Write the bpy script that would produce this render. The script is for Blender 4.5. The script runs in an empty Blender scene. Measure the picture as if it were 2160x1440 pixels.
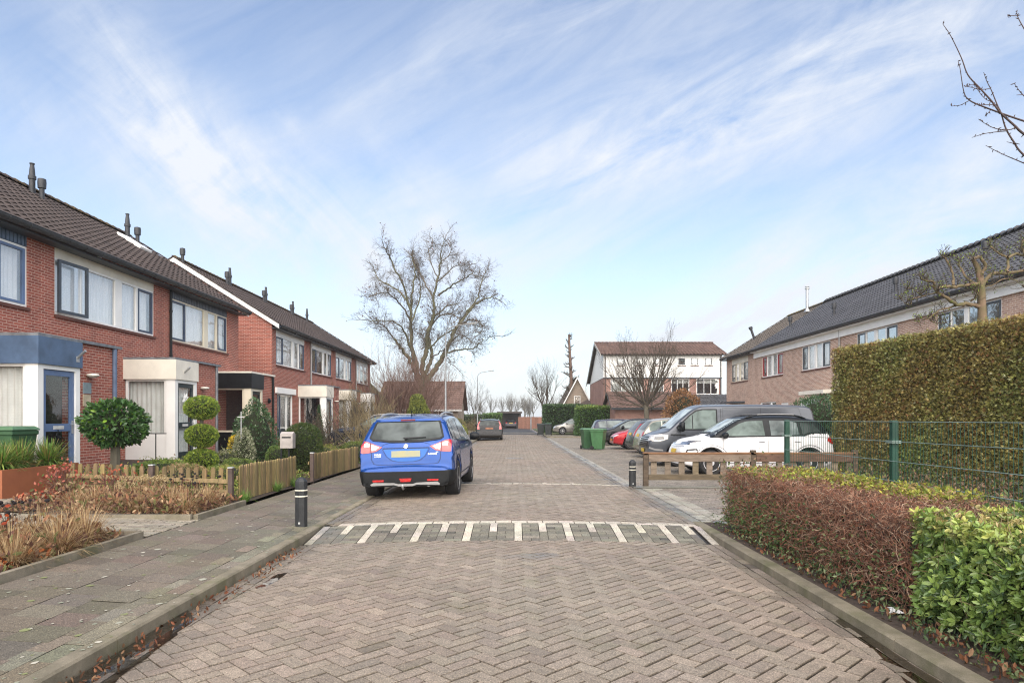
import bpy, bmesh, math, random
import numpy as np
from mathutils import Vector, Matrix, Euler
from mathutils.bvhtree import BVHTree
from mathutils.geometry import delaunay_2d_cdt
random.seed(7); RNG = np.random.default_rng(7)
R = math.radians
scn = bpy.context.scene
col = scn.collection
# ---------------------------------------------------------------- camera
EYE = 1.46
cam_d = bpy.data.cameras.new('camera'); cam = bpy.data.objects.new('camera', cam_d); col.objects.link(cam)
cam_d.sensor_width = 36; cam_d.lens = 36*1400/2160
cam_d.shift_x = (1080-1085)/2160; cam_d.shift_y = (883-720)/2160
cam_d.clip_start = .05; cam_d.clip_end = 6000
cam.location = (0, 0, EYE); cam.rotation_euler = (R(90), 0, 0)
scn.camera = cam
def P(px, py, Y):            # photograph pixel (2160 wide) at distance Y -> world metres, used to read off sizes
    return Vector(((px-1085)/1400*Y, Y, EYE-(py-883)/1400*Y))
# ---------------------------------------------------------------- sky and sun
SUN_EL, SUN_AZ = 42, 180     # azimuth from +Y towards +X (degrees)
sd = bpy.data.lights.new('sun', 'SUN'); sun = bpy.data.objects.new('sun', sd); col.objects.link(sun)
sd.energy = 3.6; sd.angle = R(105); sd.color = (1, .90, .78)
el, az = R(SUN_EL), R(SUN_AZ)
to_sun = Vector((math.sin(az)*math.cos(el), math.cos(az)*math.cos(el), math.sin(el)))
sun.rotation_euler = to_sun.to_track_quat('Z', 'Y').to_euler()
scn.view_settings.view_transform = 'Standard'; scn.view_settings.look = 'None'
scn.view_settings.gamma = 1; scn.view_settings.exposure = 1.10; scn.cycles.filter_width = 1.15; scn.cycles.denoising_prefilter = 'NONE'
w = bpy.data.worlds.new('World'); scn.world = w; w.use_nodes = True
def build_sky():
    nt = w.node_tree; N = nt.nodes; L = nt.links; N.clear()
    def nd(t, **k):
        n = N.new(t)
        for a, b in k.items(): setattr(n, a, b)
        return n
    def mth(op, a, b=None, c=None, clamp=False):
        n = nd('ShaderNodeMath', operation=op); n.use_clamp = clamp
        for i, v in enumerate((a, b, c)):
            if v is None: continue
            if isinstance(v, (int, float)): n.inputs[i].default_value = v
            else: L.new(v, n.inputs[i])
        return n.outputs[0]
    out = nd('ShaderNodeOutputWorld'); bg = nd('ShaderNodeBackground')
    sky = nd('ShaderNodeTexSky', sky_type='NISHITA'); sky.sun_disc = False
    sky.sun_elevation = R(SUN_EL); sky.sun_rotation = R(SUN_AZ)
    sky.air_density = 1.0; sky.dust_density = 1.2; sky.ozone_density = 2.2
    tc = nd('ShaderNodeTexCoord'); sep = nd('ShaderNodeSeparateXYZ'); L.new(tc.outputs['Generated'], sep.inputs[0])
    x, y, z = sep.outputs
    zz = mth('ADD', mth('MAXIMUM', z, 0.0), 0.22)
    u = mth('DIVIDE', x, zz); v = mth('DIVIDE', y, zz)          # a flat cloud layer overhead
    cmb = nd('ShaderNodeCombineXYZ'); L.new(u, cmb.inputs[0]); L.new(v, cmb.inputs[1])
    def noise(scale, rot, sc, loc=(0, 0, 0), detail=8, rough=.6, dist=.0):
        m = nd('ShaderNodeMapping'); m.inputs['Rotation'].default_value = (0, 0, R(rot)); m.inputs['Scale'].default_value = sc
        m.inputs['Location'].default_value = loc
        L.new(cmb.outputs[0], m.inputs[0])
        n = nd('ShaderNodeTexNoise'); n.inputs['Scale'].default_value = scale; n.inputs['Detail'].default_value = detail
        n.inputs['Roughness'].default_value = rough; n.inputs['Distortion'].default_value = dist
        L.new(m.outputs[0], n.inputs['Vector']); return n.outputs['Fac']
    n1 = noise(1.1, 35, (1, .45, 1), (3.1, 1.7, 0), 9, .58, .5)
    n2 = noise(3.2, 55, (1, .30, 1), (7, 2, 0), 8, .62, .8)
    n3 = noise(2.2, -30, (1, .5, 1), (1, 5, 0), 7, .6, .4)
    # cirrus banks: stretched blobs in direction space (dx = x/|y|, dz = z/|y|), each combed by streaky noise along its own direction
    yy = mth('MAXIMUM', mth('ABSOLUTE', y), 0.04); dx = mth('DIVIDE', x, yy); dz = mth('DIVIDE', z, yy)
    c2 = nd('ShaderNodeCombineXYZ'); L.new(dx, c2.inputs[0]); L.new(dz, c2.inputs[1])
    def noise2(ang, sx, sy, scale, detail=9, rough=.62, dist=.6, loc=(0, 0, 0)):
        r = nd('ShaderNodeMapping'); r.inputs['Rotation'].default_value = (0, 0, R(-ang)); L.new(c2.outputs[0], r.inputs[0])
        m = nd('ShaderNodeMapping'); m.inputs['Scale'].default_value = (sx, sy, 1); m.inputs['Location'].default_value = loc; L.new(r.outputs[0], m.inputs[0])
        n = nd('ShaderNodeTexNoise'); n.inputs['Scale'].default_value = scale; n.inputs['Detail'].default_value = detail
        n.inputs['Roughness'].default_value = rough; n.inputs['Distortion'].default_value = dist
        L.new(m.outputs[0], n.inputs['Vector']); return n.outputs['Fac']
    wob = mth('MULTIPLY', mth('SUBTRACT', noise2(0, 1, 1, 3.0), .5), .16)
    nL = noise2(-48, 1, 3.2, 3.4, loc=(2, 5, 0)); nR = noise2(26, 1, 4.2, 3.0, loc=(7, 1, 0)); nF = noise2(40, 1, 2.5, 9, 8, .7, .4)
    total = None
    for (cx, cz, la, lb, ang, amp) in BLOBS:
        ca, sa = math.cos(R(ang)), math.sin(R(ang))
        px_ = mth('ADD', mth('SUBTRACT', dx, cx), wob); pz_ = mth('SUBTRACT', mth('SUBTRACT', dz, cz), wob)
        a = mth('DIVIDE', mth('ADD', mth('MULTIPLY', px_, ca), mth('MULTIPLY', pz_, sa)), la)
        b = mth('DIVIDE', mth('SUBTRACT', mth('MULTIPLY', pz_, ca), mth('MULTIPLY', px_, sa)), lb)
        d2 = mth('ADD', mth('MULTIPLY', a, a), mth('MULTIPLY', b, b))
        g = mth('MULTIPLY', mth('POWER', 2.718, mth('MULTIPLY', d2, -1.0)), amp)
        st = mth('ADD', mth('MULTIPLY', mth('SUBTRACT', nL if ang < 0 else nR, .5), 3.4), .72)
        g = mth('MULTIPLY', g, mth('MAXIMUM', mth('ADD', st, mth('MULTIPLY', mth('SUBTRACT', nF, .5), 1.2)), 0.0))
        total = g if total is None else mth('ADD', total, g)
    veil = mth('MULTIPLY', mth('MAXIMUM', mth('SUBTRACT', mth('ADD', mth('MULTIPLY', nR, .6), mth('MULTIPLY', n1, .4)), .40), 0.0), .9)
    hz = mth('MULTIPLY', mth('POWER', 2.718, mth('MULTIPLY', mth('MAXIMUM', z, 0.0), -8.5)), .82)
    mask = mth('ADD', mth('ADD', mth('MULTIPLY', total, .62), veil), hz)
    mask = mth('ADD', mth('MULTIPLY', mask, .92), .03, clamp=True)
    hs = nd('ShaderNodeHueSaturation'); hs.inputs['Saturation'].default_value = SKY_SAT; hs.inputs['Value'].default_value = SKY_VAL
    L.new(sky.outputs[0], hs.inputs['Color'])
    tint = nd('ShaderNodeMix', data_type='RGBA', blend_type='MULTIPLY'); tint.inputs[0].default_value = 1
    L.new(hs.outputs[0], tint.inputs[6]); tint.inputs[7].default_value = SKY_TINT
    mx = nd('ShaderNodeMix', data_type='RGBA'); L.new(mask, mx.inputs[0]); L.new(tint.outputs[2], mx.inputs[6])
    mx.inputs[7].default_value = CLOUD
    L.new(mx.outputs[2], bg.inputs[0]); bg.inputs[1].default_value = .12
    L.new(bg.outputs[0], out.inputs[0])
BLOBS = [(-.57, .50, .24, .065, -58, .85), (-.43, .36, .20, .085, -42, .8), (-.29, .28, .24, .09, -22, .85), (-.16, .33, .16, .07, -60, .4), (-.35, .46, .035, .014, -40, .6),
         (.01, .57, .32, .07, 20, .6), (.30, .46, .38, .11, 27, .85), (.60, .55, .30, .09, 24, .7), (.12, .39, .22, .06, 20, .5), (.56, .26, .38, .075, 22, .95),
         (.70, .40, .22, .06, 20, .55), (.36, .17, .32, .045, 14, .5), (-.02, .25, .22, .05, 5, .35), (-.72, .45, .12, .05, -30, .4)]
SKY_SAT, SKY_VAL, SKY_TINT = .94, .92, (1.03, 1.0, .99, 1)
CLOUD = (3.45, 3.62, 3.92, 1)
build_sky()
# ---------------------------------------------------------------- object helpers
def tag(o, label=None, cat=None, group=None, kind=None):
    if label: o['label'] = label
    if cat: o['category'] = cat
    if group: o['group'] = group
    if kind: o['kind'] = kind
    return o
def thing(name, loc, label, cat, group=None, rot=(0, 0, 0)):
    o = bpy.data.objects.new(name, None); col.objects.link(o); o.empty_display_size = .2
    o.location = loc; o.rotation_euler = rot
    return tag(o, label, cat, group)
def wloc(o):
    v = Vector((0, 0, 0))
    while o is not None: v += o.location; o = o.parent
    return v
def copy_tree(o, parent=None):
    c = o.copy(); col.objects.link(c)
    if parent is not None:
        mi = o.matrix_parent_inverse.copy(); c.parent = parent; c.matrix_parent_inverse = mi
    for ch in o.children: copy_tree(ch, c)
    return c
def link_mesh(me, name, mat, parent=None):
    o = bpy.data.objects.new(name, me); col.objects.link(o)
    if mat is not None:
        for m in (mat if isinstance(mat, (list, tuple)) else [mat]): me.materials.append(m)
    if parent is not None: o.parent = parent
    return o
def box_uv(me):              # UVs in metres, projected along each face's main axis
    n = len(me.loops)
    if n == 0: return
    li = np.empty(n, np.int32); me.loops.foreach_get('vertex_index', li)
    co = np.empty(len(me.vertices)*3, np.float32); me.vertices.foreach_get('co', co); co = co.reshape(-1, 3)
    pn = np.empty(len(me.polygons)*3, np.float32); me.polygons.foreach_get('normal', pn); pn = np.abs(pn.reshape(-1, 3))
    tot = np.empty(len(me.polygons), np.int32); me.polygons.foreach_get('loop_total', tot)
    ax = np.repeat(np.argmax(pn, axis=1), tot); c = co[li]
    uv = np.where((ax == 0)[:, None], c[:, [1, 2]], np.where((ax == 1)[:, None], c[:, [0, 2]], c[:, [0, 1]]))
    l = me.uv_layers.new(name='UVMap'); l.data.foreach_set('uv', np.ascontiguousarray(uv, np.float32).ravel())
def np_mesh(name, V, F, mat, parent=None, tint=None, smooth=False, loc=None, uv=False):
    V = np.asarray(V, np.float32); F = np.asarray(F, np.int32)
    me = bpy.data.meshes.new(name); k = F.shape[1]
    if uv: V0 = V.copy()
    me.vertices.add(len(V)); me.loops.add(F.size); me.polygons.add(len(F))
    me.vertices.foreach_set('co', V.ravel()); me.loops.foreach_set('vertex_index', F.ravel())
    me.polygons.foreach_set('loop_start', np.arange(0, F.size, k, dtype=np.int32))
    me.update(calc_edges=True)
    if uv: box_uv(me)
    if tint is not None:
        a = me.color_attributes.new('tint', 'FLOAT_COLOR', 'POINT')
        t = np.ones((len(V), 4), np.float32); t[:, :3] = tint; a.data.foreach_set('color', t.ravel())
    me.polygons.foreach_set('use_smooth', np.full(len(F), bool(smooth)))
    o = link_mesh(me, name, mat, parent)
    off = loc if loc is not None else (wloc(parent) if parent is not None else None)
    if off is not None: me.transform(Matrix.Translation(-Vector(off)))
    if loc is not None and parent is None: o.location = loc
    return o
class G:
    """collects polygons in world metres (or a thing's local metres) and links them as one mesh"""
    def __init__(s): s.v = []; s.f = []; s.t = []
    def add(s, vs, fs, tint=None):
        b = len(s.v); s.v += [tuple(v) for v in vs]; s.f += [tuple(b+i for i in f) for f in fs]
        s.t += [tint or (1, 1, 1)]*len(vs)
        return s
    def box(s, x0, x1, y0, y1, z0, z1, tint=None):
        if x0 > x1: x0, x1 = x1, x0
        if y0 > y1: y0, y1 = y1, y0
        return s.add([(x0, y0, z0), (x1, y0, z0), (x1, y1, z0), (x0, y1, z0), (x0, y0, z1), (x1, y0, z1), (x1, y1, z1), (x0, y1, z1)],
                     [(0, 3, 2, 1), (4, 5, 6, 7), (0, 1, 5, 4), (1, 2, 6, 5), (2, 3, 7, 6), (3, 0, 4, 7)], tint)
    def quad(s, a, b, c, d, tint=None): return s.add([a, b, c, d], [(0, 1, 2, 3)], tint)
    def obox(s, c, ax, ay, az, tint=None):   # oriented box from centre and three half vectors
        c, ax, ay, az = map(Vector, (c, ax, ay, az))
        vs = [c+i*ax+j*ay+k*az for k in (-1, 1) for j in (-1, 1) for i in (-1, 1)]
        return s.add(vs, [(0, 2, 3, 1), (4, 5, 7, 6), (0, 1, 5, 4), (1, 3, 7, 5), (3, 2, 6, 7), (2, 0, 4, 6)], tint)
    def tube(s, pts, rad, n=6, tint=None, caps=True):
        pts = [Vector(p) for p in pts]
        if not hasattr(rad, '__len__'): rad = [rad]*len(pts)
        vs = []; fs = []; up = None
        for i, p in enumerate(pts):
            d = (pts[min(i+1, len(pts)-1)]-pts[max(i-1, 0)]).normalized()
            if up is None: up = Vector((0, 0, 1)) if abs(d.z) < .9 else Vector((1, 0, 0))
            a = d.cross(up).normalized(); b = a.cross(d); up = b if b.length > .1 else up
            for k in range(n):
                t = 2*math.pi*k/n; vs.append(p+(a*math.cos(t)+b*math.sin(t))*rad[i])
        for i in range(len(pts)-1):
            for k in range(n):
                k2 = (k+1) % n; fs.append((i*n+k, i*n+k2, (i+1)*n+k2, (i+1)*n+k))
        if caps: fs += [tuple(range(n))[::-1], tuple((len(pts)-1)*n+k for k in range(n))]
        return s.add(vs, fs, tint)
    def lathe(s, c, prof, n=16, tint=None, axis='z'):   # prof: (radius, height)
        vs = []; fs = []; c = Vector(c)
        for r, h in prof:
            for k in range(n):
                t = 2*math.pi*k/n
                p = (r*math.cos(t), r*math.sin(t), h) if axis == 'z' else ((r*math.cos(t), h, r*math.sin(t)) if axis == 'y' else (h, r*math.cos(t), r*math.sin(t)))
                vs.append(c+Vector(p))
        for i in range(len(prof)-1):
            for k in range(n):
                k2 = (k+1) % n; fs.append((i*n+k, i*n+k2, (i+1)*n+k2, (i+1)*n+k))
        fs += [tuple(range(n))[::-1], tuple((len(prof)-1)*n+k for k in range(n))]
        return s.add(vs, fs, tint)
    def build(s, name, mat, parent=None, loc=None, smooth=None, bevel=0, local=False):
        me = bpy.data.meshes.new(name); me.from_pydata(s.v, [], s.f); me.update()
        me.polygons.foreach_set('use_smooth', np.zeros(len(me.polygons), bool)); box_uv(me)
        if True:
            a = me.color_attributes.new('tint', 'FLOAT_COLOR', 'POINT')
            t = np.ones((len(s.v), 4), np.float32); t[:, :3] = s.t; a.data.foreach_set('color', t.ravel())
        if bevel:
            bm = bmesh.new(); bm.from_mesh(me)
            bmesh.ops.bevel(bm, geom=bm.edges[:], offset=bevel, segments=1, affect='EDGES', clamp_overlap=True)
            bm.to_mesh(me); bm.free()
        if smooth is not None:
            me.polygons.foreach_set('use_smooth', np.ones(len(me.polygons), bool)); me.set_sharp_from_angle(angle=R(smooth))
        o = link_mesh(me, name, mat, parent)
        off = None if local else (loc if loc is not None else (wloc(parent) if parent is not None else None))
        if off is not None: me.transform(Matrix.Translation(-Vector(off)))
        if loc is not None and parent is None: o.location = loc
        return o
# ---------------------------------------------------------------- materials
def new_mat(name):
    m = bpy.data.materials.new(name); m.use_nodes = True; nt = m.node_tree
    b = nt.nodes['Principled BSDF']; return m, nt, b
def inp(nt, sock, v):
    if hasattr(v, 'node'): nt.links.new(v, sock)
    else: sock.default_value = v
def mth(nt, op, a, b=0.0, c=None, clamp=False):
    n = nt.nodes.new('ShaderNodeMath'); n.operation = op; n.use_clamp = clamp
    inp(nt, n.inputs[0], a); inp(nt, n.inputs[1], b)
    if c is not None: inp(nt, n.inputs[2], c)
    return n.outputs[0]
def mixc(nt, f, a, b, bt='MIX'):
    n = nt.nodes.new('ShaderNodeMix'); n.data_type = 'RGBA'; n.blend_type = bt
    inp(nt, n.inputs[0], f)
    for s, v in ((n.inputs[6], a), (n.inputs[7], b)):
        inp(nt, s, v if hasattr(v, 'node') else (tuple(v)+(1,))[:4])
    return n.outputs[2]
def coord(nt, kind='Object'):
    n = nt.nodes.new('ShaderNodeTexCoord'); return n.outputs[kind]
def noise(nt, vec, scale, detail=4, rough=.55, dist=0, out='Fac', stretch=None):
    if stretch:
        mp = nt.nodes.new('ShaderNodeMapping'); nt.links.new(vec, mp.inputs[0]); mp.inputs['Scale'].default_value = stretch; vec = mp.outputs[0]
    n = nt.nodes.new('ShaderNodeTexNoise'); nt.links.new(vec, n.inputs['Vector'])
    n.inputs['Scale'].default_value = scale; n.inputs['Detail'].default_value = detail
    n.inputs['Roughness'].default_value = rough; n.inputs['Distortion'].default_value = dist
    return n.outputs[out]
def ramp(nt, f, stops):
    n = nt.nodes.new('ShaderNodeValToRGB'); nt.links.new(f, n.inputs[0]); e = n.color_ramp.elements
    while len(e) < len(stops): e.new(.5)
    for q, (p, c) in zip(e, stops):
        q.position = p; q.color = (c, c, c, 1) if isinstance(c, (int, float)) else tuple(c)+(1,)
    return n.outputs[0]
def bumpn(nt, h, strength, dist=.01):
    n = nt.nodes.new('ShaderNodeBump'); nt.links.new(h, n.inputs['Height'])
    n.inputs['Strength'].default_value = strength; n.inputs['Distance'].default_value = dist
    return n.outputs[0]
MATS = {}
def mat(name, c, rough=.6, spec=.4, var=.15, vs=6, c2=None, tint=False, bump=0, bs=60, metal=0, coat=0, stretch=None, fine=0, sss=0):
    if name in MATS: return MATS[name]
    m, nt, b = new_mat(name); oc = coord(nt)
    n = noise(nt, oc, vs, 5, .6, stretch=stretch)
    if c2 is None: c2 = tuple(x*(1-var*2) for x in c); c1 = tuple(min(1, x*(1+var)) for x in c)
    else: c1 = c
    cc = mixc(nt, ramp(nt, n, [(.3, 0.0), (.7, 1.0)]), c2, c1)
    if fine:
        f = noise(nt, oc, 350, 2, .7); cc = mixc(nt, 1.0, cc, ramp(nt, f, [(.35, 1-fine), (.65, 1+fine*.6)]), 'MULTIPLY')
    if tint:
        a = nt.nodes.new('ShaderNodeAttribute'); a.attribute_name = 'tint'; cc = mixc(nt, 1.0, cc, a.outputs['Color'], 'MULTIPLY')
    nt.links.new(cc, b.inputs['Base Color'])
    b.inputs['Roughness'].default_value = rough; b.inputs['Specular IOR Level'].default_value = spec
    b.inputs['Metallic'].default_value = metal; b.inputs['Coat Weight'].default_value = coat
    if coat: b.inputs['Coat Roughness'].default_value = .04
    if bump: nt.links.new(bumpn(nt, noise(nt, oc, bs, 4, .6), bump), b.inputs['Normal'])
    MATS[name] = m; return m
def brick_mat(name, c1, c2, mortar, bw=.21, bh=.0625, ms=.012, dirt=.3, mortar_var=True):
    if name in MATS: return MATS[name]
    m, nt, b = new_mat(name); uv = coord(nt, 'UV'); oc = coord(nt)
    t = nt.nodes.new('ShaderNodeTexBrick'); nt.links.new(uv, t.inputs['Vector'])
    t.inputs['Scale'].default_value = 1; t.inputs['Brick Width'].default_value = bw; t.inputs['Row Height'].default_value = bh
    t.inputs['Mortar Size'].default_value = ms/2; t.inputs['Mortar Smooth'].default_value = .15; t.inputs['Bias'].default_value = 0
    t.inputs['Color1'].default_value = (*c1, 1); t.inputs['Color2'].default_value = (*c2, 1); t.inputs['Mortar'].default_value = (*mortar, 1)
    t.offset = .5
    big = noise(nt, oc, .9, 5, .6)
    cc = mixc(nt, 1.0, t.outputs['Color'], ramp(nt, big, [(.25, 1-dirt), (.75, 1+dirt*.5)]), 'MULTIPLY')
    fine = noise(nt, oc, 45, 3, .7)
    cc = mixc(nt, 1.0, cc, ramp(nt, fine, [(.3, .82), (.7, 1.15)]), 'MULTIPLY')
    nt.links.new(cc, b.inputs['Base Color']); b.inputs['Roughness'].default_value = .85; b.inputs['Specular IOR Level'].default_value = .25
    h = mth(nt, 'ADD', mth(nt, 'MULTIPLY', t.outputs['Fac'], -1.0), mth(nt, 'MULTIPLY', fine, .3))
    nt.links.new(bumpn(nt, h, .7, .008), b.inputs['Normal'])
    MATS[name] = m; return m
def glass_mat(name, tintc=(.75, .82, .85), refl=.28, rough=.02):
    if name in MATS: return MATS[name]
    m = bpy.data.materials.new(name); m.use_nodes = True; nt = m.node_tree; nt.nodes.clear()
    o = nt.nodes.new('ShaderNodeOutputMaterial'); mx = nt.nodes.new('ShaderNodeMixShader')
    tr = nt.nodes.new('ShaderNodeBsdfTransparent'); tr.inputs[0].default_value = (*tintc, 1)
    gl = nt.nodes.new('ShaderNodeBsdfGlossy'); gl.inputs['Roughness'].default_value = rough
    ge = nt.nodes.new('ShaderNodeNewGeometry'); dp = nt.nodes.new('ShaderNodeVectorMath'); dp.operation = 'DOT_PRODUCT'
    nt.links.new(ge.outputs['Normal'], dp.inputs[0]); nt.links.new(ge.outputs['Incoming'], dp.inputs[1])
    fz = mth(nt, 'POWER', mth(nt, 'SUBTRACT', 1.0, mth(nt, 'ABSOLUTE', dp.outputs['Value']), clamp=True), 4.0)
    oc = coord(nt); nb = bumpn(nt, noise(nt, oc, 2.2, 2, .5), .06, .05)
    nt.links.new(nb, gl.inputs['Normal'])
    f = mth(nt, 'ADD', mth(nt, 'MULTIPLY', fz, 1-refl), refl, clamp=True)
    nt.links.new(f, mx.inputs[0]); nt.links.new(tr.outputs[0], mx.inputs[1]); nt.links.new(gl.outputs[0], mx.inputs[2])
    nt.links.new(mx.outputs[0], o.inputs[0]); MATS[name] = m; return m
def paint(name, c, flake=0, rough=.25, coat=.4):
    if name in MATS: return MATS[name]
    m, nt, b = new_mat(name); oc = coord(nt)
    d = noise(nt, oc, 3, 5, .7)
    cc = mixc(nt, ramp(nt, d, [(.45, 0.0), (.9, .22)]), c, tuple(x*.6+.08 for x in c))
    # road film low on the body
    sp = nt.nodes.new('ShaderNodeSeparateXYZ'); nt.links.new(oc, sp.inputs[0])
    low = mth(nt, 'MULTIPLY', mth(nt, 'SUBTRACT', .55, sp.outputs[2], clamp=True), 1.0, clamp=True)
    cc = mixc(nt, mth(nt, 'MULTIPLY', low, noise(nt, oc, 7, 5, .7), clamp=True), cc, (.16, .14, .12))
    nt.links.new(cc, b.inputs['Base Color'])
    b.inputs['Metallic'].default_value = flake; b.inputs['Roughness'].default_value = rough
    b.inputs['Coat Weight'].default_value = coat; b.inputs['Coat Roughness'].default_value = .05; b.inputs['Specular IOR Level'].default_value = .25
    MATS[name] = m; return m
def leaf_mat(name, rough=.45, spec=.35, trans=.25):
    if name in MATS: return MATS[name]
    m, nt, b = new_mat(name)
    a = nt.nodes.new('ShaderNodeAttribute'); a.attribute_name = 'tint'
    nt.links.new(a.outputs['Color'], b.inputs['Base Color']); b.inputs['Roughness'].default_value = rough
    b.inputs['Specular IOR Level'].default_value = spec
    tr = nt.nodes.new('ShaderNodeBsdfTranslucent'); nt.links.new(a.outputs['Color'], tr.inputs[0])
    mx = nt.nodes.new('ShaderNodeMixShader'); mx.inputs[0].default_value = trans
    nt.links.new(b.outputs[0], mx.inputs[1]); nt.links.new(tr.outputs[0], mx.inputs[2])
    nt.links.new(mx.outputs[0], nt.nodes['Material Output'].inputs[0]); MATS[name] = m; return m
RED_BRICK = brick_mat('red_brick', (.37, .115, .08), (.24, .075, .055), (.54, .38, .31), dirt=.2)
PALE_BRICK = brick_mat('pale_brick', (.52, .335, .25), (.33, .195, .15), (.70, .60, .50), ms=.017, dirt=.15)
PINK_BRICK = brick_mat('pink_brick', (.36, .20, .16), (.26, .14, .11), (.36, .28, .24))
WHITE = mat('white_paint', (.82, .82, .79), .45, var=.04, vs=2)
CREAM = mat('cream_paint', (.74, .70, .60), .5, var=.07, vs=2)
CREAMY = mat('cream_frame', (.72, .66, .52), .5, var=.04)
BLUEP = mat('blue_paint', (.075, .125, .21), .4, var=.15, vs=3)
BLUED = mat('blue_door_paint', (.10, .16, .29), .4, var=.1, vs=3)
NAVY = mat('navy_frame', (.035, .055, .10), .35, var=.1)
GREYF = mat('grey_frame', (.05, .062, .078), .35, var=.1)
BLACKP = mat('black_paint', (.010, .012, .014), .4, .25, var=.2)
REDF = mat('red_frame', (.30, .03, .03), .4, var=.1)
ZINC = mat('zinc', (.20, .215, .23), .45, var=.2, metal=.3)
GUTM = mat('gutter_grey', (.045, .05, .055), .45, var=.2)
PVC = mat('grey_pipe', (.33, .32, .31), .5, var=.1)
CURT = mat('white_curtain', (.86, .86, .85), .9, var=.03, vs=3)
CURTG = mat('grey_curtain', (.62, .65, .62), .9, var=.06, vs=3)
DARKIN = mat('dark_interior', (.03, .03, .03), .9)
PANE = glass_mat('pane_glass', (1, 1, 1), .20); PANE_P = glass_mat('pane_glass_clear', (1, 1, 1), .05); PANE_R = glass_mat('pane_glass_mirror', refl=.5)
FLUE = mat('flue_plastic', (.035, .037, .042), .5)
CONC = mat('concrete', (.30, .29, .26), .85, var=.2, vs=8, bump=.3, bs=90)
SOIL = mat('soil', (.075, .055, .042), .95, c2=(.03, .022, .017), var=.3, vs=14, bump=1.0, bs=30)
SILL = mat('sill_tile', (.12, .045, .03), .6)
STEEL = mat('galvanised', (.50, .51, .51), .4, metal=.7)
CHROME = mat('chrome', (.75, .75, .76), .15, metal=1, var=.02)
RUBBER = mat('rubber', (.018, .018, .019), .8, bump=.2, bs=40)
RIM = mat('alloy_rim', (.42, .43, .44), .3, metal=.8, var=.1)
PLASTIC = mat('black_plastic', (.013, .014, .015), .6, .18, bump=.15, bs=300)
CARGLASS = None
LEAF = leaf_mat('leaf'); LEAFG = leaf_mat('glossy_leaf', .28, .5, .2); DRY = leaf_mat('dry_leaf', .8, .15, .3)
# ================================================================ GROUND
def zbase(Y): return .08*min(1, max(0, (Y-7.95)/.83))*min(1, max(0, (15.0-Y)/.8))
def zroad(X, Y): return zbase(Y)-.05*(min(abs(X), 2.6)/2.5)**2
def road_mat():
    m, nt, b = new_mat('pavers'); oc = coord(nt)
    a = nt.nodes.new('ShaderNodeAttribute'); a.attribute_name = 'tint'
    big = noise(nt, oc, .55, 5, .6); fine = noise(nt, oc, 260, 2, .75); mid = noise(nt, oc, 22, 4, .6)
    vo = nt.nodes.new('ShaderNodeTexVoronoi'); vo.inputs['Scale'].default_value = 115; nt.links.new(oc, vo.inputs['Vector'])
    grain = ramp(nt, vo.outputs['Distance'], [(.0, 2.4), (.22, 1.05), (.7, .66)])
    c = mixc(nt, 1.0, a.outputs['Color'], ramp(nt, big, [(.3, .82), (.7, 1.12)]), 'MULTIPLY')
    c = mixc(nt, .9, c, grain, 'MULTIPLY')
    c = mixc(nt, 1.0, c, ramp(nt, fine, [(.3, .72), (.7, 1.3)]), 'MULTIPLY')
    c = mixc(nt, 1.0, c, ramp(nt, mid, [(.3, .86), (.7, 1.1)]), 'MULTIPLY')
    c = mixc(nt, 1.0, c, ramp(nt, noise(nt, oc, 85, 3, .85), [(.32, .55), (.5, 1.0), (.68, 1.55)]), 'MULTIPLY')
    moss = ramp(nt, noise(nt, oc, 1.3, 6, .7), [(.56, 0.0), (.72, .35)])
    c = mixc(nt, moss, c, (.11, .115, .05))
    # damp where water stands: along both gutters and in a few patches
    sp = nt.nodes.new('ShaderNodeSeparateXYZ'); nt.links.new(oc, sp.inputs[0])
    ax = mth(nt, 'ABSOLUTE', sp.outputs[0])
    edge = mth(nt, 'MULTIPLY', mth(nt, 'SUBTRACT', ax, 1.85), 1.5, clamp=True)
    ex2 = mth(nt, 'MULTIPLY', mth(nt, 'SUBTRACT', 2.75, ax), 8.0, clamp=True)
    wn = noise(nt, oc, .8, 5, .6, .4)
    wet = mth(nt, 'ADD', mth(nt, 'MULTIPLY', mth(nt, 'MULTIPLY', edge, ex2), mth(nt, 'MULTIPLY', noise(nt, oc, 1.6, 4, .6), 1.05)), mth(nt, 'MULTIPLY', mth(nt, 'SUBTRACT', wn, .50), 1.5))
    for (px_, py_, rx_, ry_) in ((.12, 7.05, .45, .32), (-.05, 24.7, .5, .35)):   # standing damp in shallow dips
        d_ = mth(nt, 'ADD', mth(nt, 'POWER', mth(nt, 'DIVIDE', mth(nt, 'SUBTRACT', sp.outputs[0], px_), rx_), 2.0), mth(nt, 'POWER', mth(nt, 'DIVIDE', mth(nt, 'SUBTRACT', sp.outputs[1], py_), ry_), 2.0))
        wet = mth(nt, 'ADD', wet, mth(nt, 'MULTIPLY', mth(nt, 'SUBTRACT', 1.0, d_, clamp=True), mth(nt, 'MULTIPLY', wn, 2.2)))
    wet = ramp(nt, wet, [(.25, 0.0), (.75, 1.0)])
    c = mixc(nt, 1.0, c, ramp(nt, wet, [(0, 1.0), (1, .62)]), 'MULTIPLY')
    nt.links.new(c, b.inputs['Base Color'])
    nt.links.new(ramp(nt, wet, [(0, .62), (1, .20)]), b.inputs['Roughness'])
    b.inputs['Specular IOR Level'].default_value = .45
    nt.links.new(bumpn(nt, mth(nt, 'ADD', fine, mth(nt, 'MULTIPLY', vo.outputs['Distance'], .6)), .55, .004), b.inputs['Normal'])
    return m
PAVER = road_mat()
BEVF = [(0, 1, 2, 3), (0, 4, 5, 1), (1, 5, 6, 2), (2, 6, 7, 3), (3, 7, 4, 0)]
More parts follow.
